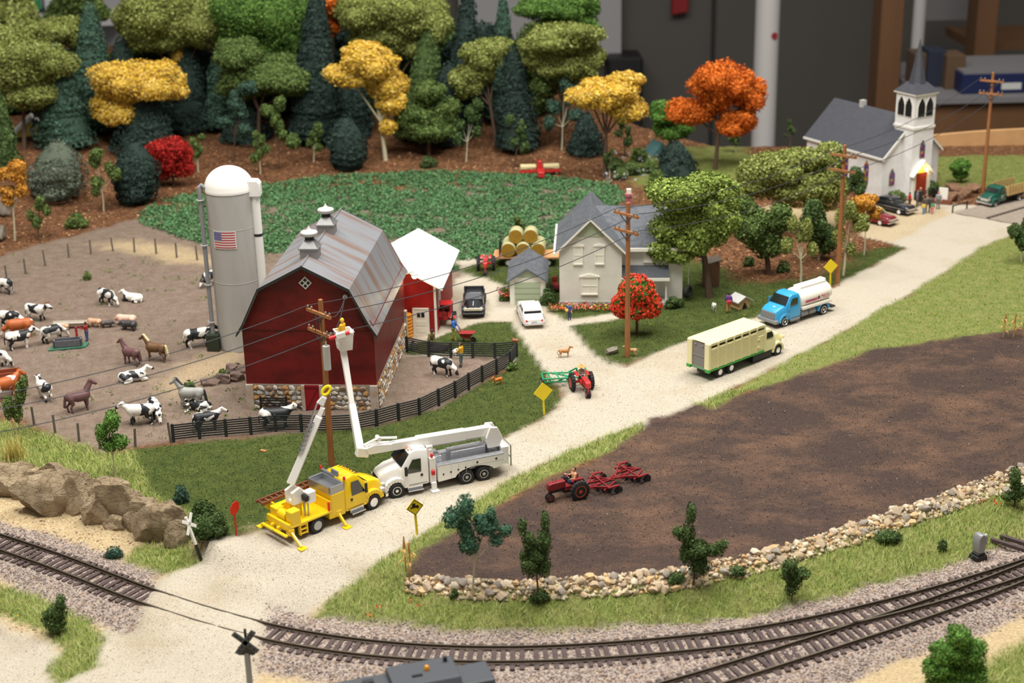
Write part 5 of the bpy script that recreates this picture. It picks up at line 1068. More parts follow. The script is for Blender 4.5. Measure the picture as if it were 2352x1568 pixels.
# wheelbarrow, tyre swing handled with people below
# ================================================================ railway
m_tie = mat('tie_brown', s2l(74, 60, 58), .8, var=.2, vs_=3); m_railb = mat('rail_brown', s2l(78, 64, 52), .5, .4); m_railt = mat('rail_top', s2l(168, 158, 140), .3, .9)
def normals(Q):
    d = np.gradient(Q, axis=0); d /= np.linalg.norm(d, axis=1)[:, None]; return d, np.stack([-d[:, 1], d[:, 0]], 1)
def rail(Q, off, i0, i1, name, parent):
    d, n = normals(Q); P = Q+n*off; P = P[i0:i1:2]; n = n[i0:i1:2]; b = MB(); z = ZT+.42
    pr = [(-.085, 0), (.085, 0), (.085, .03), (.03, .06), (.03, .13), (.05, .15), (.05, .195), (-.05, .195), (-.05, .15), (-.03, .13), (-.03, .06), (-.085, .03)]
    b.loft([[(p[0]+nn[0]*a, p[1]+nn[1]*a, z+h) for a, h in pr] for p, nn in zip(P, n)])
    b.mi = 1; V = []
    for p, nn in zip(P, n): V += [(p[0]-nn[0]*.045, p[1]-nn[1]*.045, z+.2), (p[0]+nn[0]*.045, p[1]+nn[1]*.045, z+.2)]
    b.add(V, [(2*i, 2*i+1, 2*i+3, 2*i+2) for i in range(len(P)-1)])
    return b.build(name, [m_railb, m_railt], parent, 30)
tie_me = MB().bx(-.13, .13, -1.25, 1.25, 0, .2).build('tie', m_tie).data; bpy.data.objects.remove(bpy.data.objects['tie'])
def tie(parent, p, ang, y0=-1.25, y1=1.25):
    o = bpy.data.objects.new('tie', tie_me); COL.objects.link(o); o.parent = parent; c = (y0+y1)/2
    o.location = (p[0]-math.sin(ang)*c, p[1]+math.cos(ang)*c, ZT+.225); o.rotation_euler = (0, 0, ang); o.scale = (1, (y1-y0)/2.5, 1)
mtk = thing('railway_track', 'curved main railway track crossing the gravel road', 'railway track', (0, 0, 0)); dtk = thing('railway_track', 'diverging railway track branching off below the grass bank', 'railway track', (0, 0, 0))
for Q, tk in ((LM, mtk), (LD, dtk)):
    for s in (-1, 1): rail(Q, s*.7175, 0, len(Q), 'rail', tk)
d, n = normals(LM); s_ = 0; last = -9
cum = np.r_[0, np.cumsum(np.linalg.norm(np.diff(LM, axis=0), axis=1))]
for t in np.arange(.3, cum[-1], .56):
    i = np.searchsorted(cum, t); i = min(i, len(LM)-1); p = LM[i]
    if XR0+1.0 < p[0] < XR1-1.2: continue
    ang = math.atan2(d[i][1], d[i][0]); dd = np.linalg.norm(LD-p, axis=1); k = dd.argmin(); y0_, y1_ = -1.25, 1.25
    if dd[k] < 2.5 and p[0] > 8: y0_ = -1.25-float(dd[k])
    tie(mtk, p, ang, y0_, y1_)
d, n = normals(LD); cum = np.r_[0, np.cumsum(np.linalg.norm(np.diff(LD, axis=0), axis=1))]
for t in np.arange(.3, cum[-1], .56):
    i = min(np.searchsorted(cum, t), len(LD)-1); p = LD[i]
    if np.linalg.norm(LM-p, axis=1).min() < 2.5: continue
    tie(dtk, p, math.atan2(d[i][1], d[i][0]))
# switch headblock ties
for px, py in ((2330, 1258), (2352, 1250)):
    p = GP(px, py); b = MB().box((p[0], p[1]-.6, ZT+.45), (.26, 3.4, .22), rz=math.radians(48)); b.build('headblock_tie', m_tie, mtk, 0)
# dwarf signal
p = GP(2246, 1283); ds = thing('dwarf_signal', 'grey dwarf signal on black base beside the track', 'signal', tuple(p-np.array([0, 0, .05])), .5)
MB().prism([(-.4, -.4), (.4, -.4), (.4, .4), (-.4, .4)], 0, .38, 'z', .92).prism([(-.3, -.3), (.3, -.3), (.3, .3), (-.3, .3)], .38, .52, 'z', .9).build('base', m_black, ds, 0, .04)
MB().prism([(-.22, .52), (.22, .52), (.28, .9), (.28, 1.5), (.12, 1.72), (-.12, 1.72), (-.28, 1.5), (-.28, .9)], -.28, .28).build('lamp_housing', mat('signal_grey', s2l(150, 150, 152), .4, .3), ds, 40, .05, 2)
for z in (1.0, 1.4): MB().cyl((.28, 0, z), (.5, 0, z+.02), .15, .17, 12).build('lamp_hood', MATS['signal_grey'], ds)
# locomotive on the near track
a = GZ(838, 1557, 2.6); b_ = GZ(1090, 1511, 2.6); dv = (b_-a)[:2]; lyaw = math.atan2(dv[1], dv[0]); 
lc = thing('locomotive', 'dark grey switcher locomotive with amber roof beacon on the near track', 'locomotive', (a[0]-2.2*math.cos(lyaw), a[1]-2.2*math.sin(lyaw), ZT), lyaw)
m_lg = mat('loco_grey', s2l(66, 70, 76), .6); m_tan = mat('loco_tan', s2l(196, 160, 124), .6)
zt = 2.95-ZT
MB().bx(-.1, 3.3, -1.75, 0, 1.2, zt-.25).build('rear_hood', m_lg, lc, 0, .08, 2)
MB().bx(3.3, 6.3, -1.95, .1, 1.2, zt-.35).build('cab', m_tan, lc, 0, .03)
MB().prism([(-2.1, zt-.35), (.25, zt-.35), (.0, zt+.05), (-1.85, zt+.05)], 3.2, 6.4, 'x').build('cab_roof', m_lg, lc, 0, .06, 2)
MB().bx(6.3, 8.1, -1.75, 0, 1.2, zt-.55).build('front_hood', m_lg, lc, 0, .1, 2)
MB().bx(-1.2, 9.2, -2.2, .45, .95, 1.2).build('walkway', m_black, lc, 0)
for x in (.6, 6.6):
    for y in (-1.7, -.1): MB().cyl((x, y-.06, .45+.2), (x, y+.06, .65), .45, n=20).build('wheel', m_dark, lc); MB().cyl((x+1.6, y-.06, .65), (x+1.6, y+.06, .65), .45, n=20).build('wheel', m_dark, lc)
MB().lathe([(.13, 0), (.13, .12), (.08, .22), (.01, .25)], (5.0, -.85, zt+.05), 12).build('beacon', mat('amber_dome', s2l(226, 150, 30), .3), lc)
MB().bx(4.2, 4.7, -1.3, -1.15, zt+.05, zt+.13).build('horn', m_black, lc, 0, .03); MB().bx(1.5, 1.7, -1.2, -1.0, zt-.25, zt-.15).build('roof_hatch', m_black, lc, 0)
MB().cyl((6.0, -.4, zt+.0), (6.0, -.4, zt+.28), .1, n=8).build('exhaust_stack', m_black, lc); MB().bx(2.0, 2.5, -.7, -.4, zt-.25, zt-.17).build('roof_vent', m_dark, lc, 0)
tk3 = thing('railway_track', 'near railway track under the grey locomotive', 'railway track', (0, 0, 0))
cc = np.array([a[0], a[1]])+np.array([-math.sin(lyaw), math.cos(lyaw)])*(-.87); dd_ = np.array([math.cos(lyaw), math.sin(lyaw)])
Q3 = np.array([cc+dd_*t for t in np.arange(-9, 18, .25)])
for s in (-1, 1): rail(Q3, s*.7175, 0, len(Q3), 'rail', tk3)
for t in np.arange(-8.8, 18, .56): tie(tk3, cc+dd_*t, lyaw)
# ================================================================ utility poles and wires
m_arm = mat('crossarm_wood', s2l(160, 108, 66), .6, var=.15); m_wire = mat('wire_black', s2l(56, 58, 64), .6); m_glassi = mat('insulator', s2l(140, 128, 112), .4)
PB = [np.array([-29.5, 74., GND(-29.5, 74)])]+[GP(*q) for q in ((762, 1068), (1441, 820), (1923, 650), (2257, 442))]
PHt = [13.9, 11.6, 12.4, 12.4, 12.8]; LABP = ['brown utility pole standing outside the pasture fence', 'brown utility pole with transformer in front of the red barn', 'brown utility pole on the lawn in front of the farmhouse', 'brown utility pole by the yellow sign and the birches', 'brown utility pole beside the green stake truck and church']
ATT = []
for k, (p, h) in enumerate(zip(PB, PHt)):
    q = PB[min(k+1, 4)]-PB[max(k-1, 0)]; q = q[:2]/np.linalg.norm(q[:2]); ang = math.atan2(q[1], q[0])-math.pi/2     # arm axis x
    t = thing('utility_pole', LABP[k], 'pole', (p[0], p[1], p[2]-.1), ang)
    MB().prism([(-.17, -.17), (.17, -.17), (.17, .17), (-.17, .17)], 0, h, 'z', .72).build('pole', m_wood, t, 0, .03)
    at = []
    for z in (h-.9, h-2.2):
        ar = MB().bx(-1.25, 1.25, -.28, -.12, z-.1, z+.1).build('crossarm', m_arm, t, 0)
        for x in (-1.15, -.75, .75, 1.15): MB().lathe([(.03, 0), (.03, .06), (.07, .08), (.07, .17), (.03, .22)], (x, -.2, z+.1), 8).build('insulator', m_glassi, ar)
        b = MB(); beam(b, (-.7, -.25, z), (0, -.2, z-.6), .05, .05); beam(b, (.7, -.25, z), (0, -.2, z-.6), .05, .05); b.build('arm_brace', m_dark, ar, 0)
        for x in (-1.15, 1.15): at.append(np.array([p[0]+x*math.cos(ang)+.2*math.sin(ang), p[1]+x*math.sin(ang)-.2*math.cos(ang), p[2]-.1+z+.28]))
    ATT.append(at)
    if k == 1:
        MB().cyl((.42, -.1, h-4.6), (.42, -.1, h-3.0), .24, n=14).build('transformer', m_lgrey, t); MB().cyl((.42, -.1, h-3.0), (.42, -.1, h-2.7), .05, n=8).build('bushing', m_lgrey, t)
        MB().tube([(.1, -.1, h-1.2), (.35, -.3, h-2.), (.4, -.1, h-2.8)], .03, 5).tube([(-.2, -.2, h-1.), (-.1, -.35, h-1.8), (-.5, -.25, h-2.2)], .03, 5).build('jumper_wire', m_wire, t)
def wire(name, label, a, b, sag, r=.028, group=None):
    a = np.array(a); b = np.array(b); P = [a+(b-a)*t-np.array([0, 0, sag*4*t*(1-t)]) for t in np.linspace(0, 1, 22)]
    tag(MB().tube(P, r, 5).build(name, m_wire, None), label, 'wire', group)
WL = ['over the pasture', 'in front of the barn and farmhouse', 'over the lawn trees', 'in front of the church']
WN = ['upper back', 'upper front', 'lower back', 'lower front']
for k in range(4):
    for j in (0, 1, 3): wire('overhead_wire', 'thin dark '+WN[j]+' power line strung '+WL[k], ATT[k][j], ATT[k+1][j], .9 if k else .7)
ins = np.array(BW(wk-.35, -.36, zk-.6))
for j, nm in ((0, 'outer'), (3, 'inner')): wire('service_wire', 'slack '+nm+' service wire from pole transformer to barn gable', ATT[1][1+(j > 0)*2]+np.array([0, 0, -.2]), ins, .5, .03)
# ================================================================ fences
m_fence = mat('fence_black', s2l(44, 48, 50), .55)
FP = [(399, 1014), (459, 1007), (520, 1002), (577, 997), (634, 992), (693, 991), (753, 993), (811, 990), (866, 979), (916, 965), (964, 953), (1008, 931), (1046, 913), (1077, 894), (1108, 877), (1141, 860), (1172, 842), (1187, 818), (1137, 823), (1086, 822), (1036, 822), (985, 819), (935, 808)]
fn = thing('rail_fence', 'black multi-rail fence curving around the barnyard pen', 'fence', (0, 0, 0))
fpts = [GP(*q) for q in FP]
for i, p in enumerate(fpts):
    q = fpts[min(i+1, len(fpts)-1)]-fpts[max(i-1, 0)]; ang = math.atan2(q[1], q[0])
    o = MB().box((0, 0, .68), (.14, .16, 1.36)).box((0, 0, .68), (.22, .09, 1.3)).build('post', m_fence, fn, 0); o.location = (p[0], p[1], p[2]-.05); o.rotation_euler = (0, 0, ang)
    if i+1 < len(fpts):
        r = fpts[i+1]
        for z in np.linspace(.2, 1.2, 7):
            b = MB(); beam(b, (p[0], p[1], p[2]+z), (r[0], r[1], r[2]+z), .09, .07, side=(0, 0, 1)); b.build('rail', m_fence, fn, 0)
post_me = MB().cyl((0, 0, -.2), (0, 0, 1.45), .09, .08, 8).build('fence_post', m_oldwood).data; bpy.data.objects.remove(bpy.data.objects['fence_post'])
PNEAR = ['beside the leafy sapling near the brown cow', 'below the plum horse', 'near the tall yellow grass tuft', 'between the two grass bank saplings', 'hidden by the bright green sapling', 'below the pair of spotted cows', 'touching the end of the black rail fence', 'outside the brown cow with the feed bin', 'far outside the brown cow with the feed bin']
PFAR = ['below the orange birch', 'next after the orange birch', 'below the small forest sapling', 'below the dark green bush', 'between the bush and the crop corner', 'at the pale patch below the crop corner', 'third from the crop corner toward the silo', 'third from the silo', 'second from the silo', 'right beside the silo pipe', 'beyond the orange birch']
pk_ = {0: 0, 1: 0}
for (px, py), far in [((x, y), 0) for x, y in ((19, 964), (79, 977), (127, 994), (182, 1014), (230, 1031), (311, 1027), (393, 1016), (-40, 945), (-100, 925))]+[((x, y), 1) for x, y in ((16, 644), (59, 629), (104, 610), (158, 591), (209, 584), (260, 578), (309, 579), (359, 583), (406, 592), (453, 597), (-35, 665))]:
    p = GP(px, py); o = bpy.data.objects.new('fence_post', post_me); COL.objects.link(o); o.location = tuple(p); o.rotation_euler = (R.uniform(-.05, .05), R.uniform(-.05, .05), R.uniform(0, 3)); o.scale = (1, 1, R.uniform(.92, 1.08))
    lb = (PFAR if far else PNEAR)[pk_[far]]; pk_[far] += 1
    tag(o, ('grey far pasture fence post ' if far else 'brown near pasture fence post ')+lb, 'post', 'far pasture posts' if far else 'near pasture posts')
# ================================================================ signs
m_sy = mat('sign_yellow', s2l(244, 214, 26), .45); m_sred = mat('sign_red', s2l(206, 34, 24), .45)
def sign_post(name, label, base, top, rz, lean=0.):
    p = GP(*base); t = thing(name, label, 'sign', tuple(p), rz); return t, p
def diamond(label, base, face_y, h, size, rz, mark=False):
    p = GP(*base); t = thing('road_sign', label, 'sign', (p[0], p[1], p[2]-.1), rz); t.rotation_euler = (0, -.04, rz)
    MB().bx(-.07, .07, -.03, .03, 0, h).build('sign_post', m_sy, t, 0)
    s = size*.7071; pl = MB().prism([(0, h-s), (s, h), (0, h+s), (-s, h)], -.07, -.03).build('sign_plate', m_sy, t, 0)
    if mark:
        b = MB(); k = size*.42
        b.prism([(-k*.9, h-k*.1), (k*.2, h-k*.1), (k*.5, h-k*.4), (k*.8, h-k*.1), (k*.6, h+k*.3), (k*.1, h+k*.35), (k*.1, h+k*.8), (-k*.5, h+k*.8), (-k*.55, h+k*.2), (-k*.9, h+k*.15)], -.085, -.068)
        b.build('tractor_symbol', m_black, pl, 0)
        bb = MB()
        for a, c in ((.93, 1.), ): pass
        for x0_, z0_, x1_, z1_ in ((0, -1, 1, 0), (1, 0, 0, 1), (0, 1, -1, 0), (-1, 0, 0, -1)): beam(bb, (x0_*s*.9, -.075, h+z0_*s*.9), (x1_*s*.9, -.075, h+z1_*s*.9), .02, .03)
        bb.build('sign_border', m_black, pl, 0)
    return t
diamond('yellow diamond sign at the end of the farm lawn by the driveway', (1250, 953), 0, 1.9, 1.0, .35)
diamond('yellow diamond sign behind the tanker truck by the birches', (1907, 655), 0, 1.85, .95, .3)
diamond('yellow diamond sign with black tractor symbol on the field verge', (958, 1227), 0, 1.95, .78, .45, True)
p = GP(543, 1229); t = thing('stop_sign', 'red round-backed sign on thin red post at the lawn corner', 'sign', (p[0], p[1], p[2]-.1), .9); t.rotation_euler = (.06, -.06, 1.1)
MB().bx(-.05, .05, -.03, .03, 0, 1.75).build('sign_post', m_sred, t, 0); MB().prism([(.46*math.cos(a), 2.0+.46*math.sin(a)) for a in np.arange(8)*math.pi/4+math.pi/8], -.06, -.01).build('sign_plate', m_sred, t, 0, .03)
p = GP(463, 1285); t = thing('crossbuck_sign', 'white crossbuck on leaning black and white post by the rock ledge', 'sign', (p[0], p[1], p[2]-.1), 1.25); t.rotation_euler = (0, -.19, 1.2); t.rotation_mode = 'XYZ'
t.rotation_euler = (-.16, -.14, 1.2)
MB().bx(-.07, .07, -.07, .07, 0, 1.2).build('post_base', m_black, t, 0); MB().bx(-.07, .07, -.07, .07, 1.2, 3.1).build('post', m_white, t, 0)
for a in (.78, -.78): MB().box((0, -.1, 2.65), (1.35, .05, .2), ry=a).build('cross_blade', m_white, t, 0)
p = GP(576, 1590); t = thing('crossing_signal', 'black crossbuck signal on grey post beside the track', 'sign', (p[0], p[1], p[2]-.1), 0)
zc = None
zz = np.linspace(0, 6, 601); 
def zpix(x, y, py):
    P = np.stack([np.full(601, x), np.full(601, y), zz], 1)-CAM; k = np.argmin(abs(H/2-F*(P @ UP)/(P @ FW)-py)); return zz[k]
zz = np.linspace(-3, 8, 601); zc = zpix(p[0], p[1]-.05, 1473)-(p[2]-.1); zpl = zpix(p[0], p[1], 1497)-(p[2]-.1)
MB().cyl((0, 0, 0), (0, 0, zpl), .16, n=12).build('post', m_grey, t); MB().cyl((0, 0, zpl), (0, 0, zc+.7), .07, n=8).build('mast', m_black, t)
for a in (.75, -.95):
    bl = MB().box((0, -.14, zc), (1.62, .08, .3), ry=a).build('cross_blade', mat('blade_grey', s2l(70, 74, 76), .6), t, 0, .03)
    b = MB()
    for u in (-.55, -.3, .3, .55): b.lathe([(.07, -.01), (.05, .0), (.05, .01), (.07, .02)], (u*math.cos(a), -.18, zc-u*math.sin(a)), 8, 'y')
    tag(b.build('reflector', m_black, bl), kind='stuff')
MB().bx(-.42, .42, -.12, .0, zpl-.12, zpl+.36).build('number_plate', m_black, t, 0, .03)
# ================================================================ rocks
m_rock = mat('tan_cliff_rock', s2l(164, 140, 108), .9, var=.2, vs_=.9, col2=s2l(208, 186, 152))
def rock_bump(mt):
    nt = mt.node_tree; L = nt.links.new; p = nt.nodes['Principled BSDF']; tc = nd(nt, 'ShaderNodeTexCoord'); mp = nd(nt, 'ShaderNodeMapping'); mp.inputs['Scale'].default_value = (1, 1, 1.8); L(tc.outputs['Object'], mp.inputs[0])
    n0 = nd(nt, 'ShaderNodeTexNoise', i_Scale=1.2, i_Detail=3.); L(mp.outputs[0], n0.inputs['Vector']); ad = nd(nt, 'ShaderNodeVectorMath', operation='ADD'); L(mp.outputs[0], ad.inputs[0]); L(n0.outputs['Color'], ad.inputs[1])
    v = nd(nt, 'ShaderNodeTexVoronoi', feature='DISTANCE_TO_EDGE', i_Scale=1.1); L(ad.outputs[0], v.inputs['Vector']); mr = nd(nt, 'ShaderNodeMapRange', i_From_Min=.0, i_From_Max=.05); L(v.outputs['Distance'], mr.inputs[0])
    n = nd(nt, 'ShaderNodeTexNoise', i_Scale=2.6, i_Detail=8., i_Roughness=.7); L(mp.outputs[0], n.inputs['Vector']); m2 = nd(nt, 'ShaderNodeMath', operation='MULTIPLY_ADD'); m2.inputs[1].default_value = .35; L(mr.outputs[0], m2.inputs[0]); L(n.outputs[0], m2.inputs[2])
    b = nd(nt, 'ShaderNodeBump', i_Strength=1., i_Distance=.35); L(m2.outputs[0], b.inputs['Height']); L(b.outputs[0], p.inputs['Normal'])
rock_bump(m_rock)
def boulder(name, loc, dims, seed, parent, mt, rz=0):
    import bmesh
    bm = bmesh.new(); bmesh.ops.create_cube(bm, size=2); bmesh.ops.subdivide_edges(bm, edges=bm.edges[:], cuts=9, use_grid_fill=True); rr = random.Random(seed)
    pl = [(Vector((rr.gauss(0, 1), rr.gauss(0, 1), rr.gauss(0, .8))).normalized(), rr.uniform(.62, .95)) for _ in range(15)]
    for v in bm.verts:
        c = v.co.copy(); c = c*.55+c.normalized()*.55
        for n_, d_ in pl:
            k = c.dot(n_)
            if k > d_: c -= n_*(k-d_)
        w = .16*(vnoise(np.array([c.x*3+seed]), np.array([c.y*3+c.z*2.3]), 1., seed)[0]-.5)+.22*(vnoise(np.array([c.x*1.3+c.z*1.7+seed]), np.array([c.y*1.5-c.z*2.]), 1., seed+5)[0]-.5)
        c *= 1+w; v.co = Vector((c.x*dims[0], c.y*dims[1], c.z*dims[2]))
    me = bpy.data.meshes.new(name); bm.to_mesh(me); bm.free(); me.materials.append(mt); me.polygons.foreach_set('use_smooth', [True]*len(me.polygons)); me.set_sharp_from_angle(angle=.3)
    o = bpy.data.objects.new(name, me); COL.objects.link(o); o.location = tuple(loc); o.rotation_euler = (rr.uniform(-.1, .1), rr.uniform(-.12, .12), rz)
    if parent: o.parent = parent
    return o
oc = thing('rock_outcrop', 'tan cracked rock ledge rising between the tracks and the grass bank', 'rock', (0, 0, 0))
for k, (cx, cy_, w, h) in enumerate([(15, 1105, 130, 90), (98, 1108, 110, 42), (118, 1084, 66, 34), (160, 1112, 66, 40), (210, 1122, 74, 40), (120, 1152, 165, 92), (182, 1148, 80, 80), (222, 1180, 84, 72), (285, 1158, 110, 92), (312, 1200, 60, 56), (372, 1212, 130, 96), (425, 1226, 70, 70), (262, 1205, 60, 30), (-60, 1095, 120, 100), (240, 1120, 90, 40), (60, 1130, 100, 50), (330, 1170, 90, 50)]):
    g = GP(cx, cy_+h*.32); s = 36.; wz = w/s/2; hz_ = h/s/2
    boulder('rock', (g[0], g[1]+.35*wz, g[2]+hz_*.42), (wz*1.22, max(.6, wz*.6), hz_*1.4), 40+k, oc, m_rock, -.25+.1*math.sin(k*3))
# stone wall along the plowed field
SMW = []
for i, c in enumerate(((196, 176, 146), (176, 154, 124), (206, 190, 166), (160, 142, 120), (190, 160, 118), (150, 140, 128))):
    me = stone_mesh('wall_stone', 300+i); me.materials.append(mat('wall_stone_%d' % i, s2l(*c), .85, var=.2, vs_=3, bump=.5, bs=8)); me.polygons.foreach_set('use_smooth', [True]*len(me.polygons)); me.set_sharp_from_angle(angle=.75); SMW.append(me)
sw = thing('stone_border', 'low dry stone retaining wall along the plowed field edge', 'wall', (0, 0, 0)); rr = random.Random(11)
XW = np.linspace(GZ(932, 1330)[0], GZ(2420, 1040)[0], 400); cnt = 0; small = []
for k in range(2300):
    x = rr.uniform(XW[0], XW[-1]); t = rr.random(); y0_, y1_ = lerp(x, TX, TY)+.15, lerp(x, BX, BY)-.15
    y = y0_+(y1_-y0_)*t; z = float(zat(x, y)); s = rr.choice((.13, .15, .17, .19, .22, .26, .32))*rr.uniform(.85, 1.15)
    if cnt < 295 and s > .2:
        cnt += 1; stone('stone', rr.choice(SMW), (x, y, z+s*.25), (s*rr.uniform(.9, 1.4), s, s*rr.uniform(.6, .9)), (rr.uniform(-.4, .4), rr.uniform(-.4, .4), rr.uniform(0, 6)), sw)
    else: small.append((x, y, z, min(s, .2)))
def scatter_stones(name, pts, mt, parent=None, cols=None, flat=.75):
    base = np.array([[1, 0, 0], [-1, 0, 0], [0, 1, 0], [0, -1, 0], [0, 0, 1], [0, 0, -1.]]); fc = np.array([[0, 2, 4], [2, 1, 4], [1, 3, 4], [3, 0, 4], [2, 0, 5], [1, 2, 5], [3, 1, 5], [0, 3, 5]])
    P = np.array(pts); n = len(P); V = base[None]*RNG.uniform(.6, 1.25, (n, 6, 1))+RNG.normal(0, .18, (n, 6, 3)); V[:, :, 2] *= flat
    a = RNG.uniform(0, 6.28, n); c, s = np.cos(a)[:, None], np.sin(a)[:, None]; V = np.stack([V[..., 0]*c-V[..., 1]*s, V[..., 0]*s+V[..., 1]*c, V[..., 2]], -1)
    V = V*P[:, 3][:, None, None]+P[:, None, :3]; Fc = (fc[None]+np.arange(n)[:, None, None]*6).reshape(-1, 3)
    cc = None
    if cols is not None: cc = np.repeat(cols[RNG.integers(0, len(cols), n)]*RNG.uniform(.8, 1.15, (n, 1)), 6, axis=0)
    return npmesh(name, V.reshape(-1, 3), Fc, mt, parent, False, cc)
m_attr = mat('painted_bits', (.5, .5, .5), .85, attr='Col', spec=.2)
L3 = lambda *cs: np.array([s2l(*c) for c in cs])
tag(scatter_stones('small_stones', small, m_attr, sw, L3((196, 178, 148), (170, 150, 124), (146, 132, 114), (184, 150, 108), (208, 194, 168))), kind='stuff')
# ballast stones
pts = []
n_ = 90000; x = RNG.uniform(-34, 42, n_); y = RNG.uniform(56, 92, n_); w = wat(6, x, y); k = (w > RNG.uniform(.2, .8, n_)) & (np.abs((x*F/(y*.94+14.6)))-60 < 1300)
x, y = x[k][:52000], y[k][:52000]; z = zat(x, y); tag(scatter_stones('ballast_stones', np.stack([x, y, z+.01, RNG.uniform(.045, .085, len(x))], 1), m_attr, None, L3((168, 154, 146), (146, 132, 128), (190, 180, 172), (160, 134, 110), (118, 106, 104))), 'loose pinkish grey ballast stones between the ties', 'ballast', kind='stuff')
# pebbles under the cliff
n_ = 9000; x = RNG.uniform(-36, -15, n_); y = RNG.uniform(70, 96, n_); k = (wat(5, x, y) > .5); x, y = x[k], y[k]; z = zat(x, y)
tag(scatter_stones('pebbles', np.stack([x, y, z, RNG.uniform(.03, .1, len(x))], 1), m_attr, None, L3((206, 184, 144), (188, 160, 116), (140, 116, 92), (222, 206, 172))), 'scattered tan pebbles below the rock ledge', 'pebbles', kind='stuff')
n_ = 60000; x = RNG.uniform(-12, 44, n_); y = RNG.uniform(70, 122, n_); k = wat(3, x, y) > .6; x, y = x[k], y[k]; z = zat(x, y)
tag(scatter_stones('soil_crumbs', np.stack([x, y, z, RNG.uniform(.025, .06, len(x))], 1), m_attr, None, L3((62, 50, 46), (84, 68, 60), (112, 88, 72), (50, 42, 40), (130, 104, 86))), 'loose dark soil crumbs over the plowed field', 'soil', kind='stuff')
n_ = 150000; x = RNG.uniform(-34, 30, n_); y = RNG.uniform(56, 118, n_); k = wat(0, x, y) > .55; x, y = x[k], y[k]; z = zat(x, y)
tag(scatter_stones('gravel_grains', np.stack([x, y, z, RNG.uniform(.015, .045, len(x))], 1), m_attr, None, L3((206, 196, 178), (186, 172, 148), (160, 144, 120), (214, 206, 190), (130, 120, 108)), .6), 'fine cream gravel grains on the road surface', 'gravel', kind='stuff')
# field stone row by the barn, big lawn rock, far rocks
for k, (px, py, w) in enumerate(((480, 880, 46), (510, 872, 40), (545, 868, 44), (530, 850, 36), (560, 850, 36))):
    g = GP(px, py+4); tag(boulder('field_rock', (g[0], g[1], .25), (w/60, .5, .42), 80+k, None, mat('purple_rock', s2l(120, 100, 90), .9, var=.25, vs_=2, bump=1.)), 'brown grey heap boulder '+('at the end nearest the grey horse', 'second from the grey horse', 'touching the barn side in front', 'behind the middle of the heap', 'touching the barn side at the back')[k], 'rock', 'boulder heap beside the barn')
g = GP(1403, 812); tag(boulder('lawn_rock', (g[0], g[1], .2), (.55, .4, .32), 91, None, mat('grey_rock', s2l(132, 124, 112), .9, var=.2, vs_=3, bump=.8)), 'grey boulder on the lawn near the pole', 'rock')
for k, (px, py, w, h, lb) in enumerate(((8, 495, 50, 40, 'grey boulder under the orange birch'), (4, 552, 24, 34, 'pale upright rock at the forest edge'))):
    g = GP(px, py); tag(boulder('forest_rock', (g[0], g[1], g[2]+h/50), (w/40, .8, h/40), 95+k, None, MATS['grey_rock']), lb, 'rock')
# rock bank by the church
for k, (px, py, w) in enumerate(((2190, 440, 50), (2215, 452, 40), (2182, 462, 30), (2230, 442, 40), (2200, 458, 34))):
    g = GP(px, py); tag(boulder('bank_rock', (g[0], g[1], .35), (w/44, .8, .6), 120+k, None, mat('red_rock', s2l(132, 100, 76), .9, var=.25, vs_=2, bump=1.)), 'brown bank rock '+('largest and nearest the church wall', 'right behind the church notice board', 'low at the foot of the notice board', 'nearest the utility pole', 'in front of the others by the bridge rail')[k], 'rock', 'rocks in the bank by the church')
# ================================================================ bridge
br = thing('plank_bridge', 'grey plank bridge deck with low black railings at the road end', 'bridge', (0, 0, 0)); m_deck = mat('deck_grey', s2l(146, 134, 120), .85, var=.15, vs_=2)
e0 = GZ(2192, 490)[:2]; e1 = GZ(2345, 517)[:2]; dr_ = np.array([.80, .60]); wd_ = e1-e0
for k in range(16):
    for h_ in (0, 1):
        a = e0+dr_*(.2+k*.62)+wd_*(.02 if not h_ else .54); b2 = a+wd_*.44; m2 = (a+b2)/2; ang = math.atan2(wd_[1], wd_[0])
        MB().box((m2[0], m2[1], .06), (np.linalg.norm(wd_)*.46, .58, .1), rz=ang).build('plank', m_deck, br, 0)
b = MB(); q0 = e0+wd_*.5; q1 = q0+dr_*10; beam(b, (*q0, .14), (*q1, .14), .25, .12); b.build('center_beam', mat('deck_dark', s2l(96, 86, 78), .85), br, 0)
for q0 in (e0-wd_*.03, e1+wd_*.03):
    b = MB(); beam(b, (*q0, .75), (*(q0+dr_*2.4), .75), .1, .1)
    for t in (0, 2.3): b.bx(q0[0]+dr_[0]*t-.06, q0[0]+dr_[0]*t+.06, q0[1]+dr_[1]*t-.06, q0[1]+dr_[1]*t+.06, 0, .8)
    b.build('railing', m_black, br, 0)
# ================================================================ the room behind the layout
m_wallg = mat('dark_grey_wall', s2l(92, 89, 84), .9, var=.06, vs_=.03)
tag(MB().bx(-330, 330, 330, 334, -90, 150).build('wall_back', m_wallg, None, 0), 'dark grey basement wall far behind the layout', 'wall', kind='structure')
tag(MB().bx(-330, 330, -60, 334, -92, -90).build('floor', mat('concrete_floor', s2l(90, 86, 80), .8, var=.1, vs_=.05), None, 0), 'grey concrete room floor below the layout', 'floor', kind='structure')
tag(MB().bx(-330, -326, -60, 334, -90, 150).build('wall_left', m_wallg, None, 0), 'dark grey basement side wall', 'wall', kind='structure'); tag(MB().bx(326, 330, -60, 334, -90, 150).build('wall_right', m_wallg, None, 0), 'dark grey basement side wall by the shelving', 'wall', kind='structure')
def wpx(px, d): return AT(px, 200, d)[0]
def zpx(py, d, px=1700): return AT(px, py, d)[2]
x0, x1 = wpx(1060, 322), wpx(1428, 322)
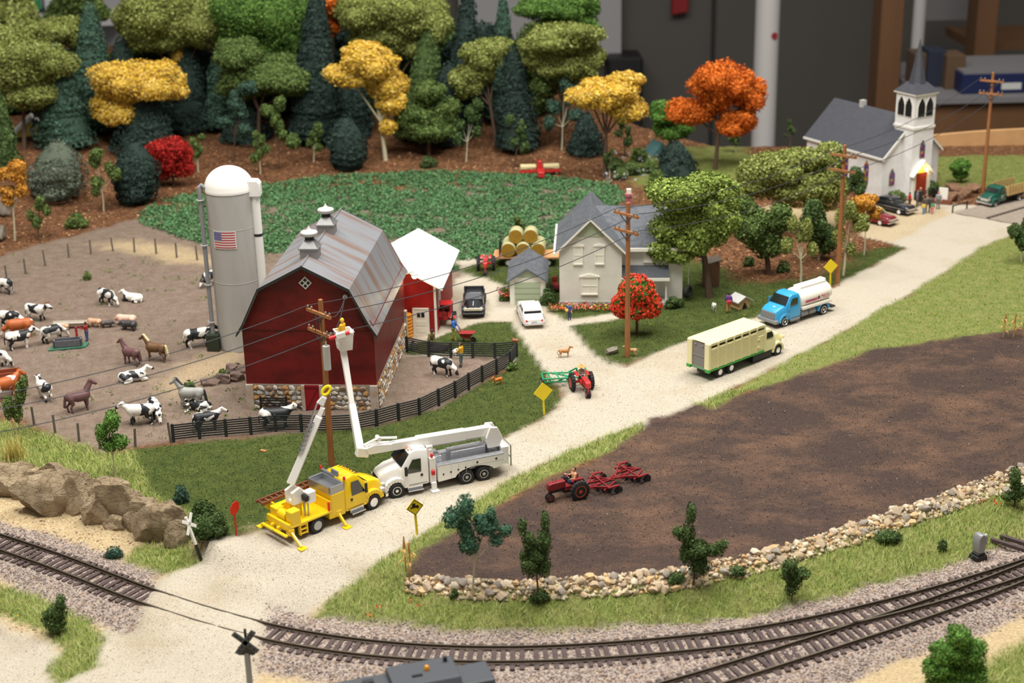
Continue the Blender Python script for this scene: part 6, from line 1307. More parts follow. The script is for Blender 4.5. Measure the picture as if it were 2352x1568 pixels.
tag(MB().bx(x0, x1, 324, 329.5, zpx(128, 322, 1400), 120).build('white_panel', mat('panel_white', s2l(168, 165, 166), .7), None, 0), 'pale grey board mounted on the back wall', 'panel')
tag(MB().bx(wpx(1395, 320), wpx(1475, 320), 318, 328, -90, zpx(133, 318, 1430)).build('black_cabinet', m_black, None, 0, .5), 'black cabinet standing below the pale wall board', 'cabinet')
b = MB().bx(wpx(1640, 326)-.35, wpx(1640, 326)+.35, 329, 330.2, -60, 140); tag(b.build('trim_1', mat('seam_dark', s2l(48, 46, 44), .9), None, 0), 'dark vertical seam strip on the back wall', 'trim', kind='structure')
xr = wpx(1568, 320); tag(MB().prism([(xr-1.8, zpx(46, 320, 1568)), (xr+1.7, zpx(40, 320, 1568)), (xr+1.9, zpx(-40, 320, 1568)), (xr-1.5, zpx(-40, 320, 1568))], 327, 329).build('red_tag', mat('tag_red', s2l(140, 20, 26), .6), None, 0, .2), 'dark red cloth hanging on the back wall', 'cloth')
d_ = 250; xp = wpx(1757, d_); b = MB().cyl((xp, d_, -90), (xp, d_, 150), 2.0, n=24); pt = thing('support_pipe', 'white vertical pipe with a red mark behind the layout', 'pipe', (0, 0, 0)); b.build('pipe', mat('pvc_white', s2l(196, 192, 190), .5), pt)
zz_ = zpx(78, d_, 1780); MB().lathe([(2.03, -.5), (2.06, -.3), (2.06, .3), (2.03, .5)], (xp, d_, zz_), 24).build('red_band', mat('band_red', s2l(150, 40, 44), .5), pt) if False else MB().cyl((xp+.9, d_-1.8, zz_), (xp+.95, d_-1.95, zz_), .55, n=12).build('red_mark', mat('band_red', s2l(150, 40, 44), .5), pt)
m_stud = mat('stud_wood', s2l(98, 66, 38), .75, var=.12, vs_=.3, stretch=(1, 1, .1))
for px, w, d_, lb in ((2040, 3.6, 240, 'brown wooden stud post behind the church'), (2255, 3.6, 262, 'brown wooden stud post behind the blue box')):
    xx = wpx(px, d_); tag(MB().bx(xx-w/2, xx+w/2, d_, d_+6, -90, 150).build('wood_post', m_stud, None, 0, .15), lb, 'post')
xx = wpx(2100, 275); tag(MB().cyl((xx, 275, -90), (xx, 275, 150), 1.15, n=16).build('thin_pipe', MATS['pvc_white'], None), 'thin white pipe behind the church steeple', 'pipe')
# shelf bench with boxes at the right
d_ = 225; xl, xr = wpx(2130, d_), wpx(2700, d_); zs = zpx(228, d_, 2250)
shf = thing('workbench', 'brown wooden workbench with a white edge behind the church', 'bench', (0, 0, 0))
MB().bx(xl, xr, d_-1, d_+30, zs-.4, zs+.4).build('bench_edge', mat('edge_white', s2l(112, 110, 112), .6), shf, 0); MB().bx(xl, xr, d_, d_+1.5, zs-6.2, zs-.4).build('bench_apron', m_stud, shf, 0)
MB().bx(xl+1, xl+4, d_+1, d_+4, -90, zs-.4).build('bench_leg', m_stud, shf, 0); MB().bx(xr-5, xr-2, d_+1, d_+4, -90, zs-.4).build('bench_leg', m_stud, shf, 0)
xb0, xb1 = wpx(2218, d_), wpx(2480, d_); bb = thing('blue_box', 'dark blue flat box with white lid lying on the workbench', 'box', (0, 0, 0))
MB().bx(xb0, xb1, d_+2, d_+16, zs+.4, zs+3.4).build('box_body', mat('box_blue', s2l(15, 27, 70), .5), bb, 0, .1); MB().bx(xb0+.2, xb1-.2, d_+2.2, d_+16, zs+3.4, zs+3.7).build('lid', MATS['edge_white'], bb, 0); MB().bx(xb0+6, xb0+9, d_+1.95, d_+2.02, zs+1, zs+2).build('print', m_lgrey, bb, 0)
for px, w, h, dd_, c, lb in ((2148, 2.8, 5.6, 8, (24, 32, 50), 'dark blue carton standing on the workbench'), (2192, 2.9, 5.2, 6, (84, 62, 42), 'brown cardboard carton on the workbench'), (2111, 2.0, 5.0, 9, (78, 60, 44), 'small brown carton at the end of the workbench')):
    xx = wpx(px, d_+dd_); tag(MB().bx(xx-w/2, xx+w/2, d_+dd_, d_+dd_+5, zs+.4, zs+.4+h).build('carton', mat('carton_%d' % px, s2l(*c), .8), None, 0, .1), lb, 'box')
# upper shelf boards behind stud
tag(MB().bx(wpx(2235, 270), wpx(2700, 270), 272, 290, zpx(115, 272, 2300), zpx(95, 272, 2300)).build('shelf_board', m_stud, None, 0), 'brown wooden shelf board above the blue box', 'shelf')
tag(MB().bx(wpx(2110, 300), wpx(2235, 300), 302, 304, zs, zpx(-60, 300, 2200)).build('leaning_board', mat('panel_grey', s2l(120, 118, 118), .8), None, 0), 'grey sheet board leaning behind the bench', 'board')
P = [AT(2322, 372, 215), AT(2328, 345, 215), AT(2345, 328, 215), AT(2375, 320, 215)]; tag(MB().tube(P, .75, 12).build('hose', m_lgrey, None), 'curved grey pipe end beside the bench', 'pipe')
# plywood fascia at the back right edge of the layout
fa = MB(); ex = np.linspace(20, 92, 40); top = [-.3 if x < 46 else 1.0+.9*math.cos((x-62)/9.) for x in ex]
rg = [[(x, float(lerp(x, EX, EY))-.3, -6), (x, float(lerp(x, EX, EY))-.3, t_), (x, float(lerp(x, EX, EY))+.4, t_), (x, float(lerp(x, EX, EY))+.4, -6)] for x, t_ in zip(ex, top)]
tag(fa.loft(rg).build('layout_fascia', mat('plywood', s2l(196, 152, 104), .7, var=.08, vs_=.4), None, 0), 'tan plywood edge board closing off the layout behind the church', 'board')
# shelf of model vehicles at far left
d_ = 262; zs2 = zpx(62, d_, 100); tsh = tag(MB().bx(wpx(-400, d_)+1, wpx(-400, d_)+4, d_+8, d_+11, -90, zs2+.1).bx(wpx(290, d_)-5, wpx(290, d_)-2, d_+8, d_+11, -90, zs2+.1).bx(wpx(-400, d_), wpx(290, d_), d_, d_+22, zs2, zs2+2.0).build('display_shelf', mat('shelf_grey', s2l(176, 174, 176), .6), None, 0), 'pale grey display shelf behind the forest', 'shelf')
cs = [(150, 150, 155), (60, 62, 70), (170, 170, 172), (36, 120, 76), (176, 176, 180), (70, 66, 70), (200, 190, 120), (196, 90, 40)]
nm_ = ['light grey', 'black', 'silver', 'green', 'pale grey', 'charcoal', 'cream', 'orange']
for k, c in enumerate(cs):
    xx = wpx(-6+k*35, d_+4); t = thing('model_wagon', 'blurred %s model wagon on the display shelf' % nm_[k], 'model', (xx, d_+5, zs2+2.0), .35)
    MB().bx(-1.05, 1.05, -3, 3, .5, 2.6).prism([(-1., 2.6), (1., 2.6), (.6, 3.8), (-.6, 3.8)], -2, 1.6).build('wagon_body', mat('wagon_%d' % k, s2l(*c), .4), t, 0, .25, 2)
    for sx in (-.85, .85):
        for yy in (-2, 2): MB().cyl((sx-.2, yy, .55), (sx+.2, yy, .55), .55, n=12).build('wheel', m_black, t)
# yellow cottage in the forest
g = GP(74, 322)
yc = thing('yellow_cottage', 'small yellow gabled cottage with grey roof half hidden in the forest', 'house', (g[0], g[1], g[2]-.3), .25)
zt_ = .8
MB().bx(-1.9, 1.9, 0, 4, 0, zt_).build('walls', mat('cottage_brown', s2l(70, 58, 48), .8), yc, 0)
MB().prism([(-2.1, zt_), (2.1, zt_), (0, zt_+1.8)], -.1, .1).build('gable', mat('cottage_yellow', s2l(214, 204, 96), .6), yc, 0)
for s in (-1, 1): MB().prism([(0, zt_+1.95), (s*2.5, zt_-.1), (s*2.5, zt_-.25), (0, zt_+1.8)], -.5, 4.3).build('roof_slope', m_lgrey, yc, 0)
MB().prism([(1.5, zt_+1.2), (4.5, zt_+1.0), (4.5, zt_-.4), (1.5, zt_-.2)], 1.5, 1.7).build('rear_roof', m_lgrey, yc, 0) if False else None
MB().bx(-.2, .2, -.15, .12, zt_+.35, zt_+1.0).build('window', m_white, yc, 0)
# ================================================================ animals and people: smooth-union bodies meshed as one continuous surface
def sdf_body(prims, vox, k=.06):
    "prims: (p0, p1, r0, r1, colour). returns V, quads, colours"
    A = np.array([p[0] for p in prims], float); B = np.array([p[1] for p in prims], float); r0 = np.array([p[2] for p in prims]); r1 = np.array([p[3] for p in prims])
    rm = np.maximum(r0, r1)[:, None]; lo = np.minimum(A-rm, B-rm).min(0)-vox*2.5; hi = np.maximum(A+rm, B+rm).max(0)+vox*2.5
    n = np.ceil((hi-lo)/vox).astype(int)+1; ax = [lo[i]+np.arange(n[i])*vox for i in range(3)]
    P = np.stack(np.meshgrid(*ax, indexing='ij'), -1).astype(np.float32); acc = None
    best = None; bi = None
    for i in range(len(prims)):
        ab = B[i]-A[i]; L2 = ab @ ab; t = np.clip(((P-A[i]) @ ab)/L2, 0, 1) if L2 > 1e-9 else np.zeros(P.shape[:3]); d = np.linalg.norm(P-A[i]-t[..., None]*ab, axis=-1)-(r0[i]+(r1[i]-r0[i])*t)
        if acc is None: acc = d; best = d.copy(); bi = np.zeros(d.shape, int)
        else:
            h = np.clip(.5+.5*(acc-d)/k, 0, 1); acc = acc*(1-h)+d*h-k*h*(1-h); m_ = d < best; bi[m_] = i; best = np.minimum(best, d)
    s = acc < 0; nx, ny, nz = s.shape; sm = np.zeros((nx-1, ny-1, nz-1, 3)); ct = np.zeros((nx-1, ny-1, nz-1)); edges = []
    for a in range(3):
        sl0 = [slice(None)]*3; sl1 = [slice(None)]*3; sl0[a] = slice(0, -1); sl1[a] = slice(1, None); v0 = acc[tuple(sl0)]; v1 = acc[tuple(sl1)]; mk = s[tuple(sl0)] != s[tuple(sl1)]
        ii = np.argwhere(mk); t = (v0/(v0-v1+1e-12))[mk]; pos = ii.astype(float); pos[:, a] += t; o1, o2 = [(1, 2), (0, 2), (0, 1)][a]
        for d1 in (0, 1):
            for d2 in (0, 1):
                c = ii.copy(); c[:, o1] -= d1; c[:, o2] -= d2; ok = (c >= 0).all(1) & (c < np.array(sm.shape[:3])).all(1); np.add.at(sm, tuple(c[ok].T), pos[ok]); np.add.at(ct, tuple(c[ok].T), 1)
        edges.append((a, ii, s[tuple(sl0)][mk]))
    has = ct > 0; vid = np.full(ct.shape, -1); vid[has] = np.arange(has.sum()); V = lo+(sm[has]/ct[has][:, None])*vox; Q = []
    for a, ii, sg in edges:
        o1, o2 = [(1, 2), (0, 2), (0, 1)][a]; cs = []
        for d1, d2 in ((0, 0), (1, 0), (1, 1), (0, 1)):
            c = ii.copy(); c[:, o1] -= d1; c[:, o2] -= d2; cs.append(c)
        ok = np.all([(c >= 0).all(1) & (c < np.array(ct.shape)).all(1) for c in cs], axis=0); q = np.stack([vid[tuple(c[ok].T)] for c in cs], 1); f = sg[ok] ^ (a == 1); q[f] = q[f][:, ::-1]; Q.append(q)
    ci = np.argwhere(has); cols = np.array([p[4] for p in prims])[bi[tuple(ci.T)]]
    return V, np.concatenate(Q)[:, ::-1], cols
WHT = s2l(232, 228, 220); BLK = s2l(32, 34, 38); SKN = s2l(214, 160, 122)
def chain(pts, col): return [(pts[i][:3], pts[i+1][:3], pts[i][3], pts[i+1][3], col) for i in range(len(pts)-1)]
def quad(L=1., leg=1., body_r=.38, neck=((.62, 1.12, .27), (1.12, 1.42, .17)), head=((1.12, 1.44, .17), (1.5, 1.2, .1)), lying=False, col=WHT, lift=False, tail=True, mane=None, tailc=None, thin=1., udder=False, ear=.07, headc=None):
    z = lambda h: h*leg; P = []; tailc = tailc or col; headc = headc or col
    if lying:
        P += [((-.65*L, 0, .38), (.55*L, 0, .42), body_r*1.02, body_r, col), ((-.2*L, .08, .3), (.3*L, -.02, .32), body_r*.8, body_r*.8, col)]
        for s in (-1, 1):
            P += chain([(.5*L, s*.28, .3, .14), (.85*L, s*.3, .16, .1), (.55*L, s*.3, .09, .08)], col)+chain([(-.6*L, s*.25, .35, .24), (-.2*L, s*.42, .2, .12), (-.6*L, s*.45, .09, .08), (-.3*L, s*.46, .07, .07)], col)
        dz = .62-1.12
        P += [((.55*L, 0, .55), (1.0*L, 0, .9), .25, .16, col), ((1.0*L, 0, .92), (1.36*L, 0, .74), .16, .1, headc)]+[((1.0*L, s*.1, 1.0), (.98*L, s*.27, 1.0), .06, .04, headc) for s in (-1, 1)]+[((-1.*L, 0, .4), (-1.0*L, .35, .1), .04, .04, tailc)]
        return P
    P += [((-.62*L, 0, z(1.08)), (.5*L, 0, z(1.04)), body_r*.92, body_r, col), ((-.7*L, 0, z(1.12)), (-.5*L, 0, z(1.1)), body_r*.9, body_r*.9, col), ((-.1*L, 0, z(.98)), (.3*L, 0, z(.96)), body_r*.98, body_r*.98, col)]
    for s in (-1, 1):
        y = s*.2
        if lift and s < 0: P += chain([(.52*L, y, z(.9), .15*thin), (.82*L, y, z(.72), .1*thin), (.72*L, y, z(.36), .07*thin), (.66*L, y, z(.22), .08*thin)], col)
        else: P += chain([(.5*L, y, z(.9), .17*thin), (.5*L, y*1.05, z(.48), .095*thin), (.5*L+s*.05, y*1.05, z(.1), .07*thin), (.53*L+s*.05, y*1.05, z(.05), .085*thin)], col)
        P += chain([(-.66*L, y*.95, z(1.), .25*thin), (-.55*L, y*1.1, z(.68), .15*thin), (-.8*L-s*.06, y*1.1, z(.44), .085*thin), (-.73*L-s*.08, y*1.1, z(.1), .07*thin), (-.7*L-s*.08, y*1.1, z(.05), .085*thin)], col)
    (nx0, nz0, nr0), (nx1, nz1, nr1) = neck; P += [((nx0*L, 0, z(nz0)), (nx1*L, 0, z(nz1)), nr0, nr1, col)]
    (hx0, hz0_, hr0), (hx1, hz1, hr1) = head; P += [((hx0*L, 0, z(hz0_)), (hx1*L, 0, z(hz1)), hr0, hr1, headc), ((hx1*L*.6+hx0*L*.4, 0, z(hz1*.6+hz0_*.4)), (hx1*L, 0, z(hz1)), hr1*1.2, hr1*.95, headc)]
    for s in (-1, 1): P.append(((hx0*L-.02, s*.1, z(hz0_)+.1), (hx0*L-.04, s*(.1+ear*2), z(hz0_)+.14), .05, .035, headc))
    if tail: P += chain([(-.98*L, 0, z(1.25), .05), (-1.08*L, 0, z(.9), .045), (-1.06*L, 0, z(.5), .05 if mane is None else .08)], tailc)
    if mane: P += [((nx0*L-.05, 0, z(nz0)+.26), (nx1*L-.08, 0, z(nz1)+.15), .08, .09, mane), ((nx1*L-.06, 0, z(nz1)+.16), (hx0*L+.06, 0, z(hz0_)+.15), .08, .05, mane), ((-1.*L, 0, z(1.22)), (-1.12*L, 0, z(.55)), .08, .1, mane)]
    if udder: P.append(((-.45*L, 0, z(.74)), (-.35*L, 0, z(.76)), .16, .14, s2l(222, 176, 160)))
    return P
def body_mesh(name, prims, vox, mt, k=.07):
    V, Q, C_ = sdf_body(prims, vox, k); o = npmesh(name, V, Q, mt, None, True, C_); me = o.data; bpy.data.objects.remove(o); return me
def cow_mat(name, thr, base=WHT, patch=BLK, scale=1.6):
    mt = bpy.data.materials.new(name); mt.use_nodes = True; nt = mt.node_tree; L = nt.links.new; p = nt.nodes['Principled BSDF']; p.inputs['Roughness'].default_value = .5
    tc = nd(nt, 'ShaderNodeTexCoord'); oi = nd(nt, 'ShaderNodeObjectInfo'); ml = nd(nt, 'ShaderNodeMath', operation='MULTIPLY'); ml.inputs[1].default_value = 40.; L(oi.outputs['Random'], ml.inputs[0])
    ad = nd(nt, 'ShaderNodeVectorMath', operation='ADD'); L(tc.outputs['Object'], ad.inputs[0]); L(ml.outputs[0], ad.inputs[1])
    n = nd(nt, 'ShaderNodeTexNoise', i_Scale=scale, i_Detail=1.5, i_Roughness=.4); L(ad.outputs[0], n.inputs['Vector'])
    mr = nd(nt, 'ShaderNodeMapRange', i_From_Min=thr-.006, i_From_Max=thr+.006); L(n.outputs[0], mr.inputs[0]); mx = nd(nt, 'ShaderNodeMix', data_type='RGBA'); mx.inputs[6].default_value = c4(base); mx.inputs[7].default_value = c4(patch); L(mr.outputs[0], mx.inputs[0]); L(mx.outputs[2], p.inputs['Base Color'])
    return mt
m_cow = cow_mat('holstein_hide', .535); m_cowb = cow_mat('mostly_black_hide', .46); m_cowr = cow_mat('brown_white_hide', .40, WHT, s2l(182, 96, 46)); m_hide = mat('painted_hide', (.5, .5, .5), .5, attr='Col'); m_skin = mat('painted_figure', (.5, .5, .5), .55, attr='Col')
GRZ = dict(neck=((.62, 1.02, .26), (1.1, .72, .17)), head=((1.1, .7, .16), (1.32, .28, .1)))
CM = {'stand': body_mesh('cow', quad(udder=True), .05, m_cow), 'graze': body_mesh('cow_grazing', quad(udder=True, **GRZ), .05, m_cow), 'lie': body_mesh('cow_lying', quad(lying=True), .05, m_cow)}
HNK = dict(neck=((.6, 1.3, .24), (1.0, 1.78, .15)), head=((1.0, 1.84, .14), (1.38, 1.6, .085)), thin=.85, body_r=.36)
def hide(base_key, mt):
    me = CM[base_key].copy(); me.materials.clear(); me.materials.append(mt); return me
CM['black'] = hide('stand', m_cowb); CM['brown'] = hide('stand', m_cowr); CM['browngraze'] = hide('graze', m_cowr)
def animal(name, label, cat, me, rear, front, dx, sc=1., lying=False, group=None, yaw=None):
    "rear / front foot pixels"
    A, B = GP(*rear), GP(*front); d = (B-A)[:2]; y = math.atan2(d[1], d[0]) if yaw is None else yaw; c = (A+B)/2
    o = bpy.data.objects.new(name, me); COL.objects.link(o); o.location = (c[0], c[1], c[2]-.02); o.rotation_euler = (0, 0, y); o.scale = (sc, sc, sc); tag(o, label, cat, group); return o
GC = 'cows in the barnyard'
for me, rear, front, sc, lab in (('stand', (28, 676), (-8, 670), 1, 'spotted cow standing alone by the far left pasture posts'), ('stand', (68, 733), (104, 736), 1, 'white cow with few black spots standing above the brown cow'), ('graze', (14, 748), (40, 749), .95, 'spotted cow with lowered head half behind the brown cow'),
    ('browngraze', (76, 772), (18, 776), 1.12, 'orange brown cow with white face grazing among the spotted cows'), ('stand', (27, 803), (66, 796), 1.05, 'spotted cow standing below the orange brown cow'), ('graze', (106, 789), (142, 779), 1.0, 'spotted cow drinking at the stone water trough'),
    ('graze', (233, 696), (262, 703), 1.0, 'spotted cow grazing beside the lying cow'), ('graze', (492, 652), (476, 658), .95, 'spotted cow grazing behind the silo fill pipe'), ('black', (432, 800), (482, 791), 1.1, 'black and white cow walking toward the silo base'),
    ('stand', (116, 926), (92, 906), 1.0, 'spotted cow with dark head facing away near the plum horse'), ('graze', (-16, 838), (14, 842), .95, 'spotted cow grazing above the feed bin'), ('brown', (-6, 920), (36, 906), 1.15, 'orange brown cow standing beside the feed bin'),
    ('stand', (346, 972), (300, 973), 1.05, 'spotted cow with head to the plum horse, of the pair by the near posts'), ('graze', (352, 952), (366, 972), 1.0, 'spotted cow facing the near posts, of the pair by the sapling'), ('black', (462, 989), (494, 983), .95, 'black backed cow with bell collar behind the black fence end'),
    ('black', (622, 985), (652, 982), 1.12, 'mostly black cow in front of the barn foundation gate'), ('graze', (1003, 858), (1032, 864), 1.0, 'spotted cow inside the small fenced pen')):
    animal('cow', lab, 'cow', CM[me], rear, front, 0, sc, group=GC)
animal('cow', 'spotted cow lying down in the middle of the pasture', 'cow', CM['lie'], (318, 692), (294, 690), 0, .95, group=GC)
animal('cow', 'spotted cow resting on the ground near the two brown horses', 'cow', CM['lie'], (292, 876), (322, 872), 0, 1.1, group=GC)
o = animal('cow', 'white cow with black bands fallen flat on its side below the grey horse', 'cow', CM['stand'], (462, 957), (412, 946), 0, 1.0, group=GC); o.rotation_euler = (math.radians(88), 0, o.rotation_euler[2]); o.location[2] += .32
# horses
def horse(label, rear, front, col, mane, lift=False, sc=1.): 
    me = body_mesh('horse', quad(leg=1.12, col=col, mane=mane, lift=lift, tailc=mane, **HNK), .05, m_hide); return animal('horse', label, 'horse', me, rear, front, 0, sc)
PLM = s2l(108, 76, 76)
horse('plum brown horse standing next to the cream maned horse', (316, 840), (290, 834), PLM, s2l(90, 62, 64), sc=.92)
horse('brown horse with cream mane and tail lifting a foreleg', (374, 829), (346, 826), s2l(110, 80, 50), s2l(232, 220, 170), True, .95)
horse('plum brown horse standing alone near the pasture posts', (166, 948), (204, 938), PLM, s2l(92, 64, 66), sc=1.0)
horse('grey horse with black tail prancing below the boulder heap', (462, 938), (420, 936), s2l(158, 158, 152), s2l(40, 42, 46), True, 1.05)
# pigs
PIG = dict(leg=.6, body_r=.31, L=.85, neck=((.6, 1.1, .3), (.75, 1.1, .28)), head=((.75, 1.15, .26), (1.15, .85, .12)), tail=False, ear=.05)
for col, px, dr, sc, lab in ((s2l(226, 182, 162), (292, 747), -1, 1.0, 'large pink pig at the muddy wallow'), (s2l(56, 56, 58), (296, 757), -1, .85, 'black pig lying against the pink pig'), (s2l(206, 160, 128), (219, 749), -1, .72, 'tan pig beside the hollow log trough'), (s2l(70, 62, 62), (247, 751), 1, .6, 'small dark pig rooting between the tan and pink pigs'), (s2l(210, 166, 130), (147, 757), -1, .55, 'small tan pig in front of the log trough')):
    me = body_mesh('pig', quad(col=col, **PIG), .05, m_hide); g = GP(*px); o = bpy.data.objects.new('pig', me); COL.objects.link(o); o.location = tuple(g); o.rotation_euler = (0, 0, math.pi*(dr < 0)+R.uniform(-.3, .3)); o.scale = (sc,)*3; tag(o, lab, 'pig', 'pigs by the trough')
# dogs and small animals
DOG = dict(leg=.95, body_r=.26, thin=.62, neck=((.6, 1.25, .18), (.85, 1.6, .13)), head=((.85, 1.64, .15), (1.25, 1.5, .08)), ear=.02)
for col, px, yw, sc, lab, nm in ((s2l(176, 120, 62), (1297, 820), .2, .52, 'brown dog standing behind the green hay rake', 'dog'), (s2l(236, 234, 232), (1640, 713), -1.5, .46, 'white dog on the lawn beside the purple shirt woman', 'dog'), (s2l(206, 160, 112), (1449, 817), 2.9, .5, 'tan dog behind the lawn utility pole', 'dog'), (s2l(206, 110, 40), (1143, 883), -2.6, .42, 'orange dog on the grass outside the pen fence', 'dog')):
    me = body_mesh('dog', quad(col=col, **DOG), .05, m_hide); g = GP(*px); o = bpy.data.objects.new(nm, me); COL.objects.link(o); o.location = tuple(g); o.rotation_euler = (0, 0, yw); o.scale = (sc,)*3; tag(o, lab, nm)
def small(px, lab, col, sc, nm, zoff=0., yw=0.):
    me = body_mesh(nm, quad(leg=.55, body_r=.34, L=.7, col=col, thin=.7, neck=((.55, 1.2, .22), (.75, 1.7, .15)), head=((.75, 1.8, .16), (.95, 1.75, .08)), ear=.02), .06, m_hide); g = GP(*px); o = bpy.data.objects.new(nm, me); COL.objects.link(o); o.location = (g[0], g[1], g[2]+zoff); o.rotation_euler = (0, 0, yw); o.scale = (sc,)*3; tag(o, lab, nm)
small((108, 699), 'small rusty brown hen pecking in the pasture', s2l(150, 84, 44), .28, 'hen'); small((1184, 823), 'brown and white cat sitting on the pen fence corner', s2l(150, 96, 62), .38, 'cat', 1.28, 2.8)
# ---------------------------------------------------------------- people
def person(label, loc, yaw, sc=1., shirt=(60, 90, 160), pants=(60, 70, 110), hair=(60, 40, 30), hat=None, hatw=0., lean=0., arms=None, legs=None, sit=False, skirt=None, bare=False, skin=SKN, group=None, shoes=(40, 34, 30)):
    C = lambda c: s2l(*c) if isinstance(c[0], int) else c
    sh, pn, hr, so = C(shirt), C(pants), C(hair), C(shoes); P = []
    pz = .93; ca, sa = math.cos(lean), math.sin(lean)
    def up(x, y, z): dz = z-pz; return (x*ca+dz*sa, y, pz+dz*ca-x*sa)
    P += [((0, -.07, pz), (0, .07, pz), .14, .14, pn), (up(0, -.07, 1.02), up(0, -.1, 1.36), .12, .13, sh), (up(0, .07, 1.02), up(0, .1, 1.36), .12, .13, sh), (up(.03, 0, 1.1), up(.04, 0, 1.34), .13, .13, sh), (up(0, -.15, 1.41), up(0, .15, 1.41), .075, .075, sh)]
    if bare: P = [(a, b, c, d, (skin if e is sh else e)) for a, b, c, d, e in P]
    P += [(up(0, 0, 1.42), up(.02, 0, 1.56), .055, .052, skin), (up(.02, 0, 1.66), up(.035, 0, 1.59), .1, .075, skin), (up(.12, 0, 1.64), up(.135, 0, 1.61), .018, .022, skin), (up(-.025, 0, 1.69), up(-.03, 0, 1.66), .105, .1, hr)]
    for s in (-1, 1): P += [(up(.02, s*.1, 1.64), up(.02, s*.105, 1.62), .022, .02, skin), (up(.105, s*.04, 1.665), up(.11, s*.04, 1.665), .012, .012, BLK)]
    P.append((up(.105, -.025, 1.575), up(.105, .025, 1.575), .012, .012, s2l(150, 70, 60)))
    if hat: P += [(up(0, 0, 1.72), up(-.01, 0, 1.77), .11, .08, C(hat))]
    legs = legs or [((.02, .5), (-.04, .09)), ((.03, .5), (.06, .09))]
    hands = []
    for s, (kn, an) in zip((1, -1), legs):
        y = s*.1; P += chain([(0, s*.085, .88, .1), (kn[0], y, kn[1], .075), (an[0], y*1.05, an[1], .055)], pn)+[((an[0]-.03, y*1.05, an[1]-.03), (an[0]+.15, y*1.1, an[1]-.045), .05, .045, so)]
    if skirt: P.append(((0, 0, .95), (0, 0, .62), .15, .2, C(skirt)))
    arms = arms or [((-.02, .27, 1.15), (.08, .28, .92)), ((.0, -.27, 1.15), (.06, -.28, .92))]
    for s, (el, wr) in zip((1, -1), arms):
        e = up(*el); w = up(*wr); P += [(up(0, s*.19, 1.4), e, .062, .05, skin if bare else sh), (e, w, .048, .035, skin if bare else sh)]
        d = np.array(w)-np.array(e); d /= np.linalg.norm(d); h = np.array(w)+d*.06; P.append((w, tuple(h), .036, .038, skin)); hands.append((h, d, s))
    V, Q, CC = sdf_body(P, .034, .04); T = np.concatenate([Q[:, :3], Q[:, [0, 2, 3]]]); VV = [V]; TT = [T]; CL = [CC]; n = len(V)
    for h, d, s in hands:       # five separate tapered, bent fingers
        sd = np.cross(d, [0, 0, 1.]); sd = sd/(np.linalg.norm(sd)+1e-6); dn = np.cross(sd, d)
        for i, (off, ln) in enumerate(((-.03, .07), (-.01, .085), (.01, .08), (.03, .06), (.045*s, .05))):
            b = MB(); st = h+sd*off*(1 if i < 4 else 1)-(d*.03 if i == 4 else 0); dd = d if i < 4 else (d*.6+sd*s*.8); b.tube([st, st+dd*ln*.55-dn*.008, st+dd*ln*.9-dn*.035], [.011, .01, .007], 5)
            v = np.concatenate(b.v); VV.append(v); f = []
            for fc in b.f:
                for j in range(1, len(fc)-1): f.append((fc[0]+n, fc[j]+n, fc[j+1]+n))
            TT.append(np.array(f)); CL.append(np.tile(skin, (len(v), 1))); n += len(v)
    o = npmesh('person', np.concatenate(VV), np.concatenate(TT), m_skin, None, True, np.concatenate(CL)); o.location = tuple(loc); o.rotation_euler = (0, 0, yaw); o.scale = (sc,)*3; tag(o, label, 'person', group)
    if hatw:
        q = up(0, 0, 1.74); MB().lathe([(hatw, -.02), (hatw*.98, .0), (.11, .03), (.03, .16)], q, 16).build('hat', mat('hat_%d' % hash(str(hat)), C(hat), .7), o)
    return o
g = GP(201, 783); person('person in red shirt and blue jeans at the pump', g, 2.6, .92, (150, 40, 40), (66, 92, 140), hat=(120, 60, 40), arms=[((.15, .25, 1.2), (.35, .1, 1.2)), ((.15, -.25, 1.2), (.36, -.05, 1.15))])
g = GP(990, 806); person('person in khaki coat bending over a shovel by the pen', g, -1.2, 1.15, (150, 140, 92), (84, 84, 60), hat=(50, 46, 40), lean=.55, arms=[((.2, .2, 1.1), (.25, .05, .85)), ((.25, -.2, 1.15), (.3, -.05, 1.0))])
g = GP(1042, 783); person('person in blue jacket and red cap pushing a wheelbarrow', g, -.25, 1.18, (48, 104, 190), (150, 150, 70), hat=(200, 50, 50), lean=.12, arms=[((.12, .27, 1.15), (.38, .25, .95)), ((.12, -.27, 1.15), (.38, -.25, .95))], legs=[((.08, .5), (-.12, .1)), ((.06, .5), (.16, .09))]); MANW = g
g = GP(1060, 842); person('person in yellow shirt carrying a white calf in the pen', g, 2.7, 1.12, (226, 170, 40), (92, 112, 110), arms=[((.15, .25, 1.18), (.32, .05, 1.1)), ((.15, -.25, 1.18), (.32, -.05, 1.15))]); CALF = g
g = GP(1308, 735); person('person in blue overalls holding a yellow ball on the garden path', g, -1.6, .86, (70, 80, 140), (56, 60, 104), hair=(150, 90, 50), arms=[((.1, .25, 1.15), (.28, .2, 1.05)), ((.0, -.27, 1.15), (.1, -.3, .92))]); BOY = g
g = GP(1673, 717); person('person in purple top with a red bag by the doghouse', g, 1.4, 1.0, (104, 60, 140), (214, 150, 104), hair=(34, 34, 40), shoes=(60, 50, 60)); WOM = g
SEAT = [((.36, .92), (.42, .5)), ((.36, .92), (.42, .5))]
def seated(label, base, dx, dz, sc, **kw):
    (l, y) = base; p = (l[0]+dx*math.cos(y), l[1]+dx*math.sin(y), l[2]+dz); return person(label, p, y, sc, legs=SEAT, **kw)
